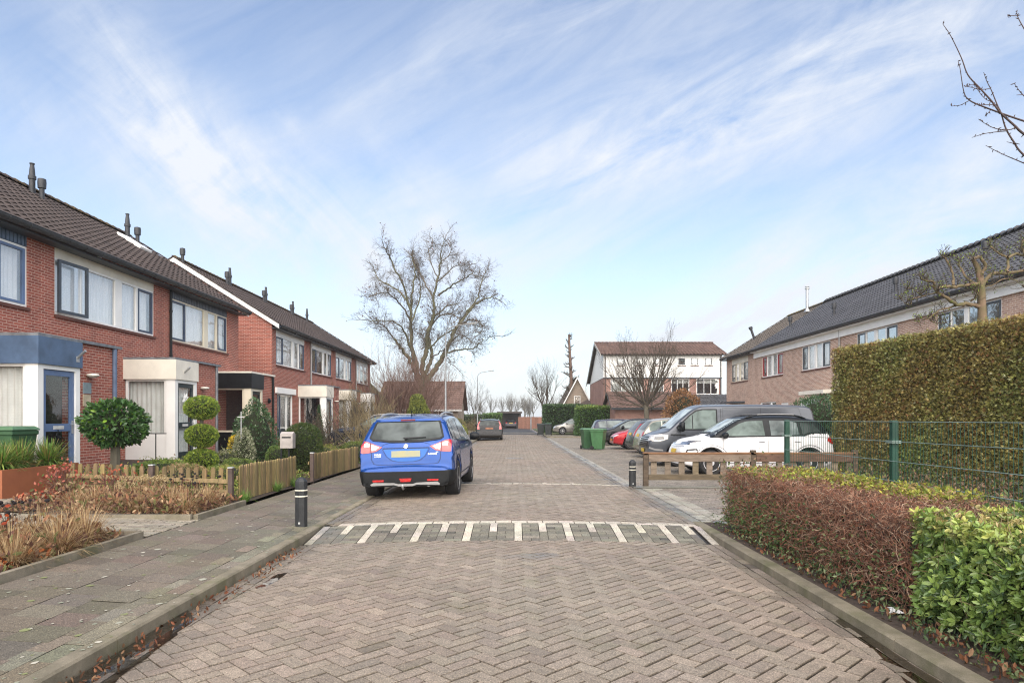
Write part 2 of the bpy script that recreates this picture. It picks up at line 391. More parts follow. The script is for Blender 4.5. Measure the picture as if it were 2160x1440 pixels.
def bricks(C, ang, Lh, Wh, Z, tint, inset=.0062, drop=.016, jz=.0016, tilt=.004):
    """many paving bricks: centres C (n,2), angle per brick, half sizes -> V, F, T"""
    n = len(C); ang = np.broadcast_to(ang, n); Lh = np.broadcast_to(Lh, n); Wh = np.broadcast_to(Wh, n)
    ca, sa = np.cos(ang), np.sin(ang); V = np.zeros((n, 8, 3), np.float32)
    diag = np.abs(np.sin(2*ang)) > .9; insx = np.where(diag, np.where(np.cos(ang) > 0, inset*.5, inset*1.45), inset); insy = np.where(diag, np.where(np.cos(ang) > 0, inset*1.45, inset*.5), inset); zj = RNG.normal(0, jz, n); tx = RNG.normal(0, tilt, n); ty = RNG.normal(0, tilt, n)
    for k, (i, j) in enumerate(((-1, -1), (1, -1), (1, 1), (-1, 1))):
        for q, (ins, dz) in enumerate(((1, 0), (.8, -drop))):
            lx = i*(Lh-ins*insx); ly = j*(Wh-ins*insy)
            X = C[:, 0]+lx*ca-ly*sa; Y = C[:, 1]+lx*sa+ly*ca
            V[:, k+4*q, 0] = X; V[:, k+4*q, 1] = Y; V[:, k+4*q, 2] = Z(X, Y)+zj+lx*tx+ly*ty+dz
    F = (np.arange(n)[:, None, None]*8+np.array(BEVF)[None]).reshape(-1, 4)
    T = np.repeat(tint, 8, axis=0)
    T = T.reshape(n, 8, 3); T[:, 4:] *= .10
    return V.reshape(-1, 3), F, T.reshape(-1, 3)
vzroad = np.vectorize(zroad)
def herring(x0, x1, y0, y1, w=.105, keep=None):
    s = w; R2 = math.sqrt(.5); pts = []; angs = []
    ext = int((max(x1-x0, y1-y0)*1.5)/s)+4; cx, cy = (x0+x1)/2, (y0+y1)/2
    I, J = np.meshgrid(np.arange(-ext, ext), np.arange(-ext, ext), indexing='ij'); I = I.ravel(); J = J.ravel(); d = (I-J) % 4
    out = []
    for dd, ox, oy, a in ((0, 1.0, .5, 0), (3, .5, 1.0, math.pi/2)):
        m = d == dd; gx = (I[m]+ox)*s; gy = (J[m]+oy)*s
        X = cx+(gx-gy)*R2; Y = cy+(gx+gy)*R2
        k = (X > x0) & (X < x1) & (Y > y0) & (Y < y1)
        out.append(np.column_stack([X[k], Y[k], np.full(k.sum(), a+math.pi/4)]))
    o = np.vstack(out)
    if keep is not None: o = o[keep(o[:, 0], o[:, 1])]
    return o
def rows(x0, x1, y0, y1, lx, ly, off=.5, along='x'):
    out = []
    if along == 'x':
        r = 0; y = y0
        while y < y1-1e-6:
            x = x0-(off*lx if r % 2 else 0)
            while x < x1:
                a, b_ = max(x, x0), min(x+lx, x1)
                if b_-a > .03: out.append(((a+b_)/2, y+ly/2, (b_-a)/2, ly/2))
                x += lx
            y += ly; r += 1
    else:
        r = 0; x = x0
        while x < x1-1e-6:
            y = y0-(off*ly if r % 2 else 0)
            while y < y1:
                a, b_ = max(y, y0), min(y+ly, y1)
                if b_-a > .03: out.append((x+lx/2, (a+b_)/2, lx/2, (b_-a)/2))
                y += ly
            x += lx; r += 1
    return np.array(out)
class Pave:
    def __init__(s): s.V = []; s.F = []; s.T = []; s.n = 0
    def add(s, V, F, T): s.V.append(V); s.F.append(F+s.n); s.T.append(T); s.n += len(V)
    def sheet(s, x0, x1, y0, y1, Z, nx, ny, tint, drop=.008):
        xs = np.linspace(x0, x1, nx+1); ys = np.linspace(y0, y1, ny+1) if np.isscalar(ny) else ny
        Xg, Yg = np.meshgrid(xs, ys, indexing='ij'); V = np.stack([Xg, Yg, Z(Xg, Yg)-drop], -1).reshape(-1, 3)
        n1 = len(ys); F = np.array([(i*n1+j, (i+1)*n1+j, (i+1)*n1+j+1, i*n1+j+1) for i in range(nx) for j in range(n1-1)])
        s.add(V.astype(np.float32), F, np.tile(np.array(tint, np.float32), (len(V), 1)))
    def rect(s, arr, Z, base, var=.15, hue=.015, **k):
        n = len(arr); t = np.array(base)[None]*(1+RNG.normal(0, var, (n, 1)))*(1+RNG.normal(0, hue, (n, 3)))
        s.add(*bricks(arr[:, :2], 0.0, arr[:, 2], arr[:, 3], Z, np.clip(t, .01, .9), **k))
    def build(s, name, label=None): 
        o = np_mesh(name, np.vstack(s.V), np.vstack(s.F), PAVER, tint=np.vstack(s.T)); tag(o, label, None, None, 'structure'); return o
ROADC = (.262, .217, .168); JOINT = (.05, .04, .03)
rd = Pave()
ysheet = np.concatenate([np.array([-6, 0, 4, 7.95, 8.1, 8.4, 8.78, 9.5, 12, 14.2, 14.6, 15.0, 16]), np.arange(20, 112, 4)])
rd.sheet(-2.56, 2.46, 0, 0, vzroad, 10, ysheet, (.03, .024, .018), .018)
def hb(y0, y1, x0=-2.46, x1=2.36):
    h = herring(x0, x1, y0, y1); n = len(h)
    t = np.array(ROADC)[None]*(1+RNG.normal(0, .085, (n, 1)))*(1+RNG.normal(0, .010, (n, 3)))
    patch = np.sin(h[:, 0]*1.7+1)*np.sin(h[:, 1]*.9)  # laid from different pallets
    t[:, 0] *= 1+.03*patch
    rd.add(*bricks(h[:, :2], h[:, 2], .105, .0525, vzroad, np.clip(t, .02, .8)))
hb(1.2, 7.99); hb(8.96, 14.14); hb(15.08, 62)
# gutter courses along both kerbs (two courses laid lengthwise)
for x0 in (-2.56, -2.455, 2.25, 2.355):
    for (a, b_) in ((1.2, 7.93), (9.0, 62)):
        rd.rect(rows(x0, x0+.105, a, b_, .105, .21, .5, 'y'), lambda X, Y: vzroad(X, Y)+.005, (.215, .18, .14), .14)
# near ramp: grey bricks with white teeth, two white courses on top
GREY = (.18, .165, .125); WHT = (.53, .485, .40)
def ramp_courses(y0, s, ylines):
    for r in range(5):
        ya = y0+s*r*.21 if s > 0 else y0-.21*(r+1)
        arr = []; wh = []
        for c_ in range(int(5.05/.105)):
            xx = -2.56+.105*c_
            q = (c_-2) % 6; long_ = (((c_-2)//3) % 2 == 1)
            tooth = (c_-2) % 3 == 2
            lim = 4 if long_ else 2
            it = (xx+.0525, ya+.105, .0525, .105)
            if r >= 4: arr.append(it); continue
            (wh if (tooth and (3-r) < lim) or c_ >= 47 else arr).append(it)
        f = (lambda X, Y: vzroad(X, Y)+.002)
        if arr: rd.rect(np.array(arr), f, GREY, .16)
        if wh: rd.rect(np.array(wh), f, WHT, .06, .02)
def white_line(y0):
    for r in range(2): rd.rect(rows(-2.35, 2.44, y0+.1*r, y0+.1*(r+1), .21, .1, .5), lambda X, Y: vzroad(X, Y)+.003, WHT, .07, .02)
def teeth(y0, nrow, lim):
    """grey fill laid in alternating pairs, with white teeth every .315 m (long, short, long ...)"""
    f = (lambda X, Y: vzroad(X, Y)+.005); arr = []; wh = []
    x = -2.56+.035; k = 0; arr_edge = []
    while x < 2.40:
        long_ = k % 2 == 0
        for r in range(nrow):
            it = (x+.0525, y0+.21*r+.105, .0525, .105)
            it = (it[0], it[1], .049 if lim(r, long_) else .0525, .105); (wh if lim(r, long_) else arr).append(it)
        for r in range(nrow*2):
            yc = y0+.105*r+.0525
            if (r+k) % 2: arr.append((x+.105+.105, yc, .105, .0525))
            else: arr += [(x+.105+.0525, yc, .0525, .0525), (x+.21+.0525, yc, .0525, .0525)]
        x += .315; k += 1
    arr = [q for q in arr if q[0]+q[2] < 2.37]; wh = [q for q in wh if q[0]+q[2] < 2.37]
    rd.rect(np.array(arr), f, GREY, .18, .02, inset=.003, drop=.007, jz=.001); rd.rect(np.array(wh), f, WHT, .09, .02, inset=.003, drop=.006, jz=.0008)
teeth(7.95, 4, lambda r, l: l or r >= 2)
rd.rect(rows(2.36, 2.46, 7.95, 8.79, .10, .21, 0, 'y'), lambda X, Y: vzroad(X, Y)+.006, WHT, .06, .02)
white_line(8.79)
white_line(14.1)
teeth(14.3, 4, lambda r, l: l or r < 2)
# the distant third crossing
rd.rect(rows(-2.3, 2.2, 69, 69.8, .4, .4, .5), lambda X, Y: vzroad(X, Y)+.012, WHT, .07, .02)
rd.build('road')
# terrain under everything
g = G(); S_ = 3000
g.quad((-S_, -60, -.16), (S_, -60, -.16), (S_, S_, -.16), (-S_, S_, -.16))
GRASSM = mat('grass_ground', (.10, .12, .045), .9, c2=(.055, .06, .03), vs=.7, bump=.6, bs=25)
tag(g.build('ground', GRASSM), None, None, None, 'structure')
# ---- left pavement (30 cm concrete tiles) with kerb
def zpl(X, Y):
    e = -.05+.13*np.ones_like(X*1.0)            # kerb top at .08
    return .045+(-2.65-X)*.060+0*Y
pv = Pave()
pv.sheet(-4.12, -2.68, -4, 62, zpl, 6, np.concatenate([np.arange(-4, 7.5, 2.0), np.arange(7.6, 16, .2), np.arange(16, 63, 3.0)]), (.07, .07, .06), .010)
TILE = (.155, .130, .095)
t_ = rows(-4.12, -2.96, 1.0, 62, .30, .30, .5, 'y'); pv.rect(t_, zpl, TILE, .10, .03, inset=.002, drop=.004, jz=.0012, tilt=.0015)
t_ = rows(-2.95, -2.68, 1.0, 62, .135, .30, .5, 'y'); pv.rect(t_, zpl, (.175, .155, .11), .16, .04, inset=.002, drop=.004)
pv.build('pavement')
def kerb(name, x0, x1, y0, y1, ztop, zbot, label, cat, moss=1.0):
    g = G(); y = y0
    while y < y1:
        e = min(y+1.0, y1); jt = random.uniform(.88, 1.1); zt = ztop(y); zt2 = ztop(e)
        rnd = .014
        fs = []
        pr0 = [(x0, zbot), (x0, zt-rnd), (x0+rnd, zt), (x1-rnd, zt), (x1, zt-rnd), (x1, zbot)]
        vs = []
        for yy, dz in ((y+.003, 0), (e-.003, zt2-zt)):
            for (xx, z_) in pr0: vs.append((xx, yy, z_+(dz if z_ > zbot else 0)))
        n = 6
        fs = [(i, i+1, n+i+1, n+i) for i in range(n-1)]+[tuple(range(n)), tuple(range(2*n-1, n-1, -1))]
        g.add(vs, [f[::-1] for f in fs], (jt, jt, jt*random.uniform(.95, 1)))
        y = e
    return tag(g.build(name, KERBM), label, cat, None, 'structure')
def kerb_mat():
    m, nt, b = new_mat('kerb_concrete'); oc = coord(nt)
    a = nt.nodes.new('ShaderNodeAttribute'); a.attribute_name = 'tint'
    c = mixc(nt, ramp(nt, noise(nt, oc, 5, 6, .65), [(.35, 0.0), (.65, 1.0)]), (.13, .115, .08), (.225, .195, .145))
    c = mixc(nt, ramp(nt, noise(nt, oc, 2.2, 6, .7), [(.5, 0.0), (.66, .6)]), c, (.105, .11, .045))
    c = mixc(nt, 1.0, c, ramp(nt, noise(nt, oc, 230, 2, .7), [(.3, .7), (.7, 1.3)]), 'MULTIPLY')
    c = mixc(nt, 1.0, c, a.outputs['Color'], 'MULTIPLY')
    nt.links.new(c, b.inputs['Base Color']); b.inputs['Roughness'].default_value = .8
    nt.links.new(bumpn(nt, noise(nt, oc, 150, 3, .7), .4, .003), b.inputs['Normal']); return m
KERBM = kerb_mat()
kl = lambda y: .085-.002*0+(.0 if y < 9 else 0)
kerb('kerb', -2.70, -2.57, .3, 60, lambda y: .046, -.2, None, None)
kerb('kerb', 2.46, 2.60, .3, 9.2, lambda y: (.038 if y < 7.8 else .042), -.2, None, None)
# lichen spots, grit and small litter on the pavement
n = 900; X = RNG.uniform(-4.05, -2.6, n); Y = RNG.uniform(1.8, 14, n)**1.0; r_ = RNG.gamma(2.2, .0045, n)
V = []; F = []; T = []
for i in range(n):
    b0 = len(V); k = 6; a0 = random.random()*6; tt = random.choice(((.33, .33, .27), (.26, .27, .21), (.42, .40, .34), (.2, .22, .10)))
    for q in range(k):
        a_ = a0+q*2*math.pi/k; rr = r_[i]*random.uniform(.7, 1.2)
        V.append((X[i]+rr*math.cos(a_), Y[i]+rr*1.1*math.sin(a_), float(zpl(X[i], Y[i]))+.0035 if X[i] < -2.7 else .050)); T.append(tt)
    F.append(tuple(b0+q for q in range(k)))
np_mesh('lichen', V, F, mat('lichen', (.9, .9, .88), .9, tint=True, var=.05), tint=np.array(T))['kind'] = 'stuff'
bpy.data.objects['lichen']['label'] = 'pale lichen spots dotted over the grey pavement tiles'
# ---- crossing path on the plateau right of the road, parking lot beyond, and planting bed
cp = Pave()
zcp = lambda X, Y: .032+0*X
cp.sheet(2.46, 12, 9.2, 13.95, zcp, 1, np.array([9.2, 13.95]), (.06, .05, .04))
cp.rect(rows(2.60, 9.0, 9.22, 13.6, .21, .105, .5), zcp, (.235, .205, .17), .14)
cp.rect(rows(2.46, 2.60, 9.2, 13.6, .14, .3, .5, 'y'), zcp, (.25, .24, .20), .1)
cp.rect(rows(2.60, 2.82, 9.2, 13.6, .21, .3, .5, 'y'), lambda X, Y: .035+0*X, (.36, .34, .28), .1)
cp.rect(rows(2.82, 9.0, 9.2, 9.52, .3, .3, .5, 'x'), lambda X, Y: .035+0*X, (.36, .34, .28), .1)
cp.rect(rows(2.46, 9.0, 13.65, 13.95, 1.0, .3, .3, 'x'), lambda X, Y: .045+0*X, (.20, .19, .155), .1)
cp.build('footpath')
pk = Pave(); zpk = lambda X, Y: -.052+0*X
pk.sheet(2.46, 40, 13.96, 62, zpk, 2, np.array([13.96, 40, 62]), (.06, .05, .04))
pk.rect(rows(2.50, 15.5, 14.7, 44, .21, .105, .5), zpk, (.235, .205, .165), .13)
pk.rect(rows(2.47, 2.75, 14.7, 52, .14, .3, .5, 'y'), lambda X, Y: -.049+0*X, (.33, .31, .26), .12)
pk.rect(rows(2.6, 15.5, 13.98, 14.68, .3, .3, .5), lambda X, Y: -.045+.03*(14.7-Y)+0*X, (.17, .165, .14), .12)
pk.rect(rows(2.50, 15.5, 44, 62, .42, .21, .5), zpk, (.235, .205, .165), .13)
pk.build('parking_lot')
g = G(); g.box(2.601, 6.5, -2, 9.18, -.14, .028); g.box(6.5, 30, -2, 18.2, -.14, .024)
for i in range(40): pass
tag(g.build('planting_bed', SOIL), None, None, None, 'structure')
# left gardens: soil and paving rising towards the houses
def gsheet(name, x0, x1, y0, y1, z0, z1, mt, nx=10, ny=30, amp=.012):
    xs = np.linspace(x0, x1, nx+1); ys = np.linspace(y0, y1, ny+1); V = []; 
    for x in xs:
        for y in ys: V.append((x, y, z0+(z1-z0)*(x0-x)/(x0-x1)+random.uniform(-amp, amp)))
    n1 = ny+1; F = [(i*n1+j, i*n1+j+1, (i+1)*n1+j+1, (i+1)*n1+j) for i in range(nx) for j in range(ny)]
    return tag(np_mesh(name, V, F, mt, uv=True, smooth=True), None, None, None, 'structure')
zg = lambda x: .14+(min(0, max(-5.3, x+4.2)))*-.035      # garden level
gsheet('garden_soil', -4.24, -9.5, 10.2, 62, .145, .33, SOIL, 10, 80)
gsheet('garden_ground', -9.5, -30, -2, 62, .325, .33, SOIL, 2, 10, 0)
gsheet('flower_bed', -4.24, -6.3, 1, 7.45, .155, .22, SOIL, 8, 30, .02)
gsheet('flower_bed', -4.24, -7.3, 8.75, 10.2, .155, .24, SOIL, 8, 10, .02)
gp = Pave(); zgp = lambda X, Y: .135+(-4.12-X)*.034
gp.sheet(-9.45, -4.12, -1, 10.3, zgp, 1, np.array([-1, 10.3]), (.09, .08, .06), .03)
gp.rect(rows(-9.4, -4.13, 7.5, 8.72, .21, .105, .5), zgp, (.30, .265, .205), .12)
gp.rect(rows(-9.4, -6.35, 1.5, 7.5, .21, .105, .5), zgp, (.30, .265, .205), .12)
gp.rect(rows(-9.4, -7.35, 8.72, 11.8, .21, .105, .5), zgp, (.30, .265, .205), .12)
gp.build('garden_path')
def edging(x0, y0, x1, y1, h=.2, zb=.0):
    g = G(); d = Vector((x1-x0, y1-y0, 0)); L_ = d.length; d.normalize(); n_ = Vector((-d.y, d.x, 0))
    k = max(1, int(L_/1.0)); 
    for i in range(k):
        a = i*L_/k; b_ = (i+1)*L_/k; c = Vector((x0, y0, 0))+d*(a+b_)/2
        g.obox((c.x, c.y, zb+h/2), d*((b_-a)/2-.003), n_*.03, (0, 0, h/2), (random.uniform(.85, 1.1),)*3)
    return tag(g.build('bed_edging', KERBM), None, None, None, 'structure')
edging(-4.19, 1.0, -4.19, 7.45); edging(-4.22, 7.49, -6.3, 7.49); edging(-4.19, 8.72, -4.19, 10.3); edging(-4.22, 8.68, -7.3, 8.68, .21)
# grass verges and asides far up the street
g = G(); g.box(-4.6, -2.72, 60, 100, -.15, .02); g.box(2.7, 9, 62.5, 98, -.15, .03)
tag(g.build('verge', GRASSM), None, None, None, 'structure')
g = G(); g.box(-14, 14, 62, 118, -.155, -.065); tag(g.build('far_paving', mat('far_pavers', (.20, .175, .15), .7, vs=3, bump=.3)), None, None, None, 'structure')
kerb('kerb', 2.62, 2.74, 53.6, 62, lambda y: .05, -.2, None, None)
g = G(); g.box(2.62, 9, 53.5, 53.62, -.2, .05); tag(g.build('kerb', KERBM), None, None, None, 'structure')
# puddles standing in the gutters
def puddle(pts, z, rf=.12):
    m = glass_mat('puddle_water%d' % int(rf*100), (.42, .38, .33) if rf < .2 else (.8, .78, .75), rf, .03 if rf < .2 else .12)
    g = G(); n = len(pts); c = Vector((sum(p[0] for p in pts)/n, sum(p[1] for p in pts)/n, 0)); vs = [(c.x, c.y, z)]
    P2 = []
    for i in range(n):
        a = Vector(pts[i]); b_ = Vector(pts[(i+1) % n])
        for k in range(5): 
            q = a.lerp(b_, k/5); P2.append((q.x+random.uniform(-.02, .02), q.y+random.uniform(-.05, .05)))
    vs += [(p[0], p[1], z) for p in P2]; m_ = len(P2)
    g.add(vs, [(0, 1+i, 1+(i+1) % m_) for i in range(m_)]); 
    return tag(g.build('puddle', m), None, None, None, 'structure')
puddle([(-2.56, 2.9), (-2.36, 3.0), (-2.28, 3.6), (-2.33, 4.3), (-2.40, 5.0), (-2.56, 5.2)], -.039)
puddle([(-2.3, 5.9), (-2.2, 5.9), (-2.22, 6.5), (-2.3, 6.4)], -.038)
puddle([(2.45, 2.4), (2.28, 2.6), (2.18, 3.0), (2.22, 3.6), (2.32, 4.4), (2.45, 5.2)], -.038)
puddle([(2.72, 9.05), (3.5, 9.0), (3.6, 9.2), (3.1, 9.35), (2.75, 9.25)], .043)
# ================================================================ HOUSES
def tile_mat(name, c, lich=.12, rough=.75, spec=.3):
    if name in MATS: return MATS[name]
    m, nt, b = new_mat(name); oc = coord(nt)
    a = nt.nodes.new('ShaderNodeAttribute'); a.attribute_name = 'tint'
    n = noise(nt, oc, 1.1, 6, .65)
    cc = mixc(nt, ramp(nt, n, [(.3, 0.0), (.7, 1.0)]), tuple(x*.72 for x in c), tuple(x*1.2 for x in c))
    l = ramp(nt, noise(nt, oc, 9, 5, .75), [(.66, 0.0), (.74, 1.0)])
    cc = mixc(nt, mth(nt, 'MULTIPLY', l, lich), cc, (.30, .30, .24))
    cc = mixc(nt, 1.0, cc, a.outputs['Color'], 'MULTIPLY')
    nt.links.new(cc, b.inputs['Base Color']); b.inputs['Roughness'].default_value = rough; b.inputs['Specular IOR Level'].default_value = spec
    nt.links.new(bumpn(nt, noise(nt, oc, 70, 3, .6), .25, .005), b.inputs['Normal'])
    MATS[name] = m; return m
T_BROWN = tile_mat('brown_tiles', (.062, .047, .041)); T_DARK = tile_mat('slate_tiles', (.052, .053, .058), .03, .5, .45)
T_RED = tile_mat('red_brown_tiles', (.135, .085, .068), .35); T_MOSS = tile_mat('mossy_tiles', (.10, .11, .05)); T_GREYB = tile_mat('grey_brown_tiles', (.10, .085, .07))
def tiled_slope(name, A, B, C, mt, parent, tw=.30, tl=.34, amp=.028, step=.03, cs=6, glaze=1.0, loc=None):
    """A->B along the eave, A->C up the slope (world metres); pantile waves and stepped courses"""
    A, B, C = Vector(A), Vector(B), Vector(C); u = (B-A); Lu = u.length; u.normalize(); v = (C-A); Lv = v.length; v.normalize()
    n = u.cross(v).normalized()
    if n.z < 0: n = -n
    nc = max(1, round(Lu/tw)); tw = Lu/nc; nr = max(1, round(Lv/tl)); tl = Lv/nr
    uu = np.linspace(0, Lu, nc*cs+1); ph = (uu/tw) % 1.0
    prof = np.where(ph < .62, np.sin(ph/.62*math.pi)*1.0, -.55*np.sin((ph-.62)/.38*math.pi))*amp
    V = []; T = []; A_, u_, v_, n_ = map(np.array, (A, u, v, n))
    tileid = np.minimum((uu/tw-1e-6).astype(int), nc-1)
    for r in range(nr):
        rt = 1+RNG.normal(0, .10, nc); t3 = np.clip(rt, .6, 1.5)
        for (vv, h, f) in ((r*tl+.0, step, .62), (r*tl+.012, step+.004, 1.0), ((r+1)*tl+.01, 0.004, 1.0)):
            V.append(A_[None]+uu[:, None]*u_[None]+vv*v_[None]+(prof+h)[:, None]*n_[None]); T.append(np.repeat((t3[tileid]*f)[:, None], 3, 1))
    V = np.vstack(V); T = np.vstack(T); m = len(uu); R_ = nr*3; F = []
    idx = np.arange(m-1)
    for k in range(R_-1):
        F.append(np.column_stack([k*m+idx, k*m+idx+1, (k+1)*m+idx+1, (k+1)*m+idx]))
    F = np.vstack(F)
    # orientation
    p0, p1, p2 = (V[F[0][i]] for i in (0, 1, 3))
    if np.dot(np.cross(p1-p0, p2-p0), n_) < 0: F = F[:, ::-1]
    return np_mesh(name, V, F, mt, parent, T, smooth=False, loc=loc)
def ridge_caps(name, A, B, mt, parent, r=.13, seg=.36, lich=True):
    if mt is T_DARK: r = .17
    A, B = Vector(A), Vector(B); d = B-A; L_ = d.length; d.normalize(); n = max(1, int(L_/seg)); g = G()
    side = Vector((-d.y, d.x, 0)); 
    for i in range(n):
        a = A+d*(i*L_/n); b_ = A+d*((i+1)*L_/n+.03); vs = []
        for p, rr, up in ((a, r*1.08, .02 if r < .15 else .075), (b_, r*.96, 0)):
            for k in range(7):
                t = math.pi*k/6; vs.append(p+side*math.cos(t)*rr+Vector((0, 0, math.sin(t)*rr*.75+up-.03)))
        l = random.random(); tt = (1.5, 1.4, .75) if (lich and l < .45) else ((1.9, 1.6, .6) if lich and l < .55 else (random.uniform(.8, 1.2),)*3)
        g.add(vs, [(k, k+1, 8+k, 7+k) for k in range(6)]+[tuple(range(7))[::-1], tuple(range(7, 14))], tt)
    return g.build(name, mt, parent)
def wall_grid(g, plane, c, a0, a1, z0, z1, holes, depth=.12, inward=-1, tint=None):
    """vertical wall in the plane x=c ('x') or y=c ('y'); holes: (a0,a1,z0,z1); reveals go inward*depth"""
    As = sorted({a0, a1, *[h[0] for h in holes], *[h[1] for h in holes]}); Zs = sorted({z0, z1, *[h[2] for h in holes], *[h[3] for h in holes]})
    As = [a for a in As if a0-1e-6 <= a <= a1+1e-6]; Zs = [z for z in Zs if z0-1e-6 <= z <= z1+1e-6]
    pt = (lambda a, z, d=0: (c+d, a, z)) if plane == 'x' else (lambda a, z, d=0: (a, c+d, z))
    for i in range(len(As)-1):
        for j in range(len(Zs)-1):
            ca, cz = (As[i]+As[i+1])/2, (Zs[j]+Zs[j+1])/2
            if any(h[0] < ca < h[1] and h[2] < cz < h[3] for h in holes): continue
            g.quad(pt(As[i], Zs[j]), pt(As[i+1], Zs[j]), pt(As[i+1], Zs[j+1]), pt(As[i], Zs[j+1]), tint)
    d = inward*depth
    for (b0, b1, y0, y1) in holes:
        g.quad(pt(b0, y0), pt(b0, y1), pt(b0, y1, d), pt(b0, y0, d), tint); g.quad(pt(b1, y0), pt(b1, y1), pt(b1, y1, d), pt(b1, y0, d), tint)
        g.quad(pt(b0, y1), pt(b1, y1), pt(b1, y1, d), pt(b0, y1, d), tint); g.quad(pt(b0, y0), pt(b1, y0), pt(b1, y0, d), pt(b0, y0, d), tint)
def bx(g, plane, c, d0, d1, a0, a1, z0, z1, tint=None):
    if plane == 'x': g.box(c+d0, c+d1, a0, a1, z0, z1, tint)
    else: g.box(a0, a1, c+d0, c+d1, z0, z1, tint)
def pleats(plane, c, a0, a1, z0, z1, amp=.03, wl=.13):
    n = max(4, int((a1-a0)/wl*6)); V = []
    for i in range(n+1):
        a = a0+(a1-a0)*i/n; o = amp*math.sin(i/6*2*math.pi)+.4*amp*math.sin(i*.37)
        for z in (z0, z1): V.append((c+o, a, z) if plane == 'x' else (a, c+o, z))
    return V, [(2*i, 2*i+2, 2*i+3, 2*i+1) for i in range(n)]
def window(root, plane, c, s, a0, a1, z0, z1, lights, frame=WHITE, sash=NAVY, curtain=CURT, pane=PANE, sill=True, cz=None, label=None, depth=.10, cover=1.0):
    """s = +1 when outside lies towards +axis. lights: list of (f0,f1,kind) in fractions; kind 'fix' or 'sash'"""
    fr = G(); t = .065; o = -s*depth
    W = lambda g, d0, d1, b0, b1, y0, y1: bx(g, plane, c+o, s*d0, s*d1, b0, b1, y0, y1)
    W(fr, 0, .07, a0, a1, z0, z0+t); W(fr, 0, .07, a0, a1, z1-t*.8, z1)
    edges = sorted({0.0, 1.0, *[l[0] for l in lights], *[l[1] for l in lights]})
    W(fr, 0, .07, a0, a0+t, z0+t, z1-t*.8); W(fr, 0, .07, a1-t, a1, z0+t, z1-t*.8)
    L_ = a1-a0
    # mullions fill whatever lies between lights
    for i in range(len(lights)-1):
        m0 = a0+lights[i][1]*L_; m1 = a0+lights[i+1][0]*L_
        if m1-m0 < .04: c_ = (m0+m1)/2; m0, m1 = c_-.025, c_+.025
        W(fr, .001, .072, m0, m1, z0+t, z1-t*.8)
    w_ = fr.build('window', frame, root); 
    if label: w_['label'] = label
    ps = G(); sgs = []
    for i, (f0, f1, kind, *r_) in enumerate(lights):
        b0 = a0+f0*L_+(t if i == 0 else 0); b1 = a0+f1*L_-(t if i == len(lights)-1 else 0); y0, y1 = z0+t, z1-t*.8
        if kind == 'sash':
            k = .055; bump_ = .085; sg = G(); sgs.append(sg)
            for (q0, q1, w0, w1) in ((b0, b1, y0, y0+k), (b0, b1, y1-k, y1), (b0, b0+k, y0+k, y1-k), (b1-k, b1, y0+k, y1-k)): W(sg, .02, bump_, q0, q1, w0, w1)
            W(ps, .045, .05, b0+k, b1-k, y0+k, y1-k)
        else: W(ps, .03, .035, b0, b1, y0, y1)
    ps.build('pane', pane, w_)
    for sg in sgs: sg.build('sash', sash, w_)
    if curtain is not None:
        zc0 = z0+(z1-z0)*(1-cover)
        V, F = pleats(plane, c+o-s*.12, a0+.02, a1-.02, max(z0+.03, zc0), z1-.02); g = G(); g.add(V, F); g.build('curtain', curtain, w_, smooth=60)
    if sill:
        g = G(); W(g, -.0, depth+.05, a0-.02, a1+.02, z0-.07, z0-.002); g.build('sill', SILL, w_)
    return w_
def flue(root, x, y, z, kind, h=.75, mt=FLUE, tilt=0):
    g = G()
    if kind == 'cowl': prof = [(.085, 0), (.085, h*.5), (.11, h*.52), (.11, h*.62), (.085, h*.64), (.075, h*.8), (.055, h*.98), (.07, h), (.07, h+.03), (.0, h+.05)]
    elif kind == 'steel': prof = [(.09, 0), (.09, h), (.0, h+.005)]
    else: prof = [(.07, 0), (.07, h*.55), (.11, h*.56), (.12, h*.8), (.11, h*.95), (.0, h)]
    if kind == 'steel':
        g.lathe((x, y, z), prof, 12); g.lathe((x, y, z+h+.03), [(.14, 0), (.14, .05), (0, .08)], 12); g.lathe((x, y, z+h+.16), [(.14, 0), (.10, .04), (0, .05)], 12)
        g.tube([(x, y, z+h), (x, y, z+h+.18)], .06, 8)
    elif tilt:
        g.tube([(x, y, z), (x+tilt*.25, y, z+h*.8)], .08, 10); g.tube([(x+tilt*.25, y, z+h*.8), (x+tilt*.31, y, z+h)], .13, 10)
    else: g.lathe((x, y, z), prof, 12)
    g.tube([(x, y, z-.15), (x, y, z+.05)], [.2, .09], 10)
    return g.build('flue_pipe', mt, root, smooth=40)
EYE_Z = 5.62
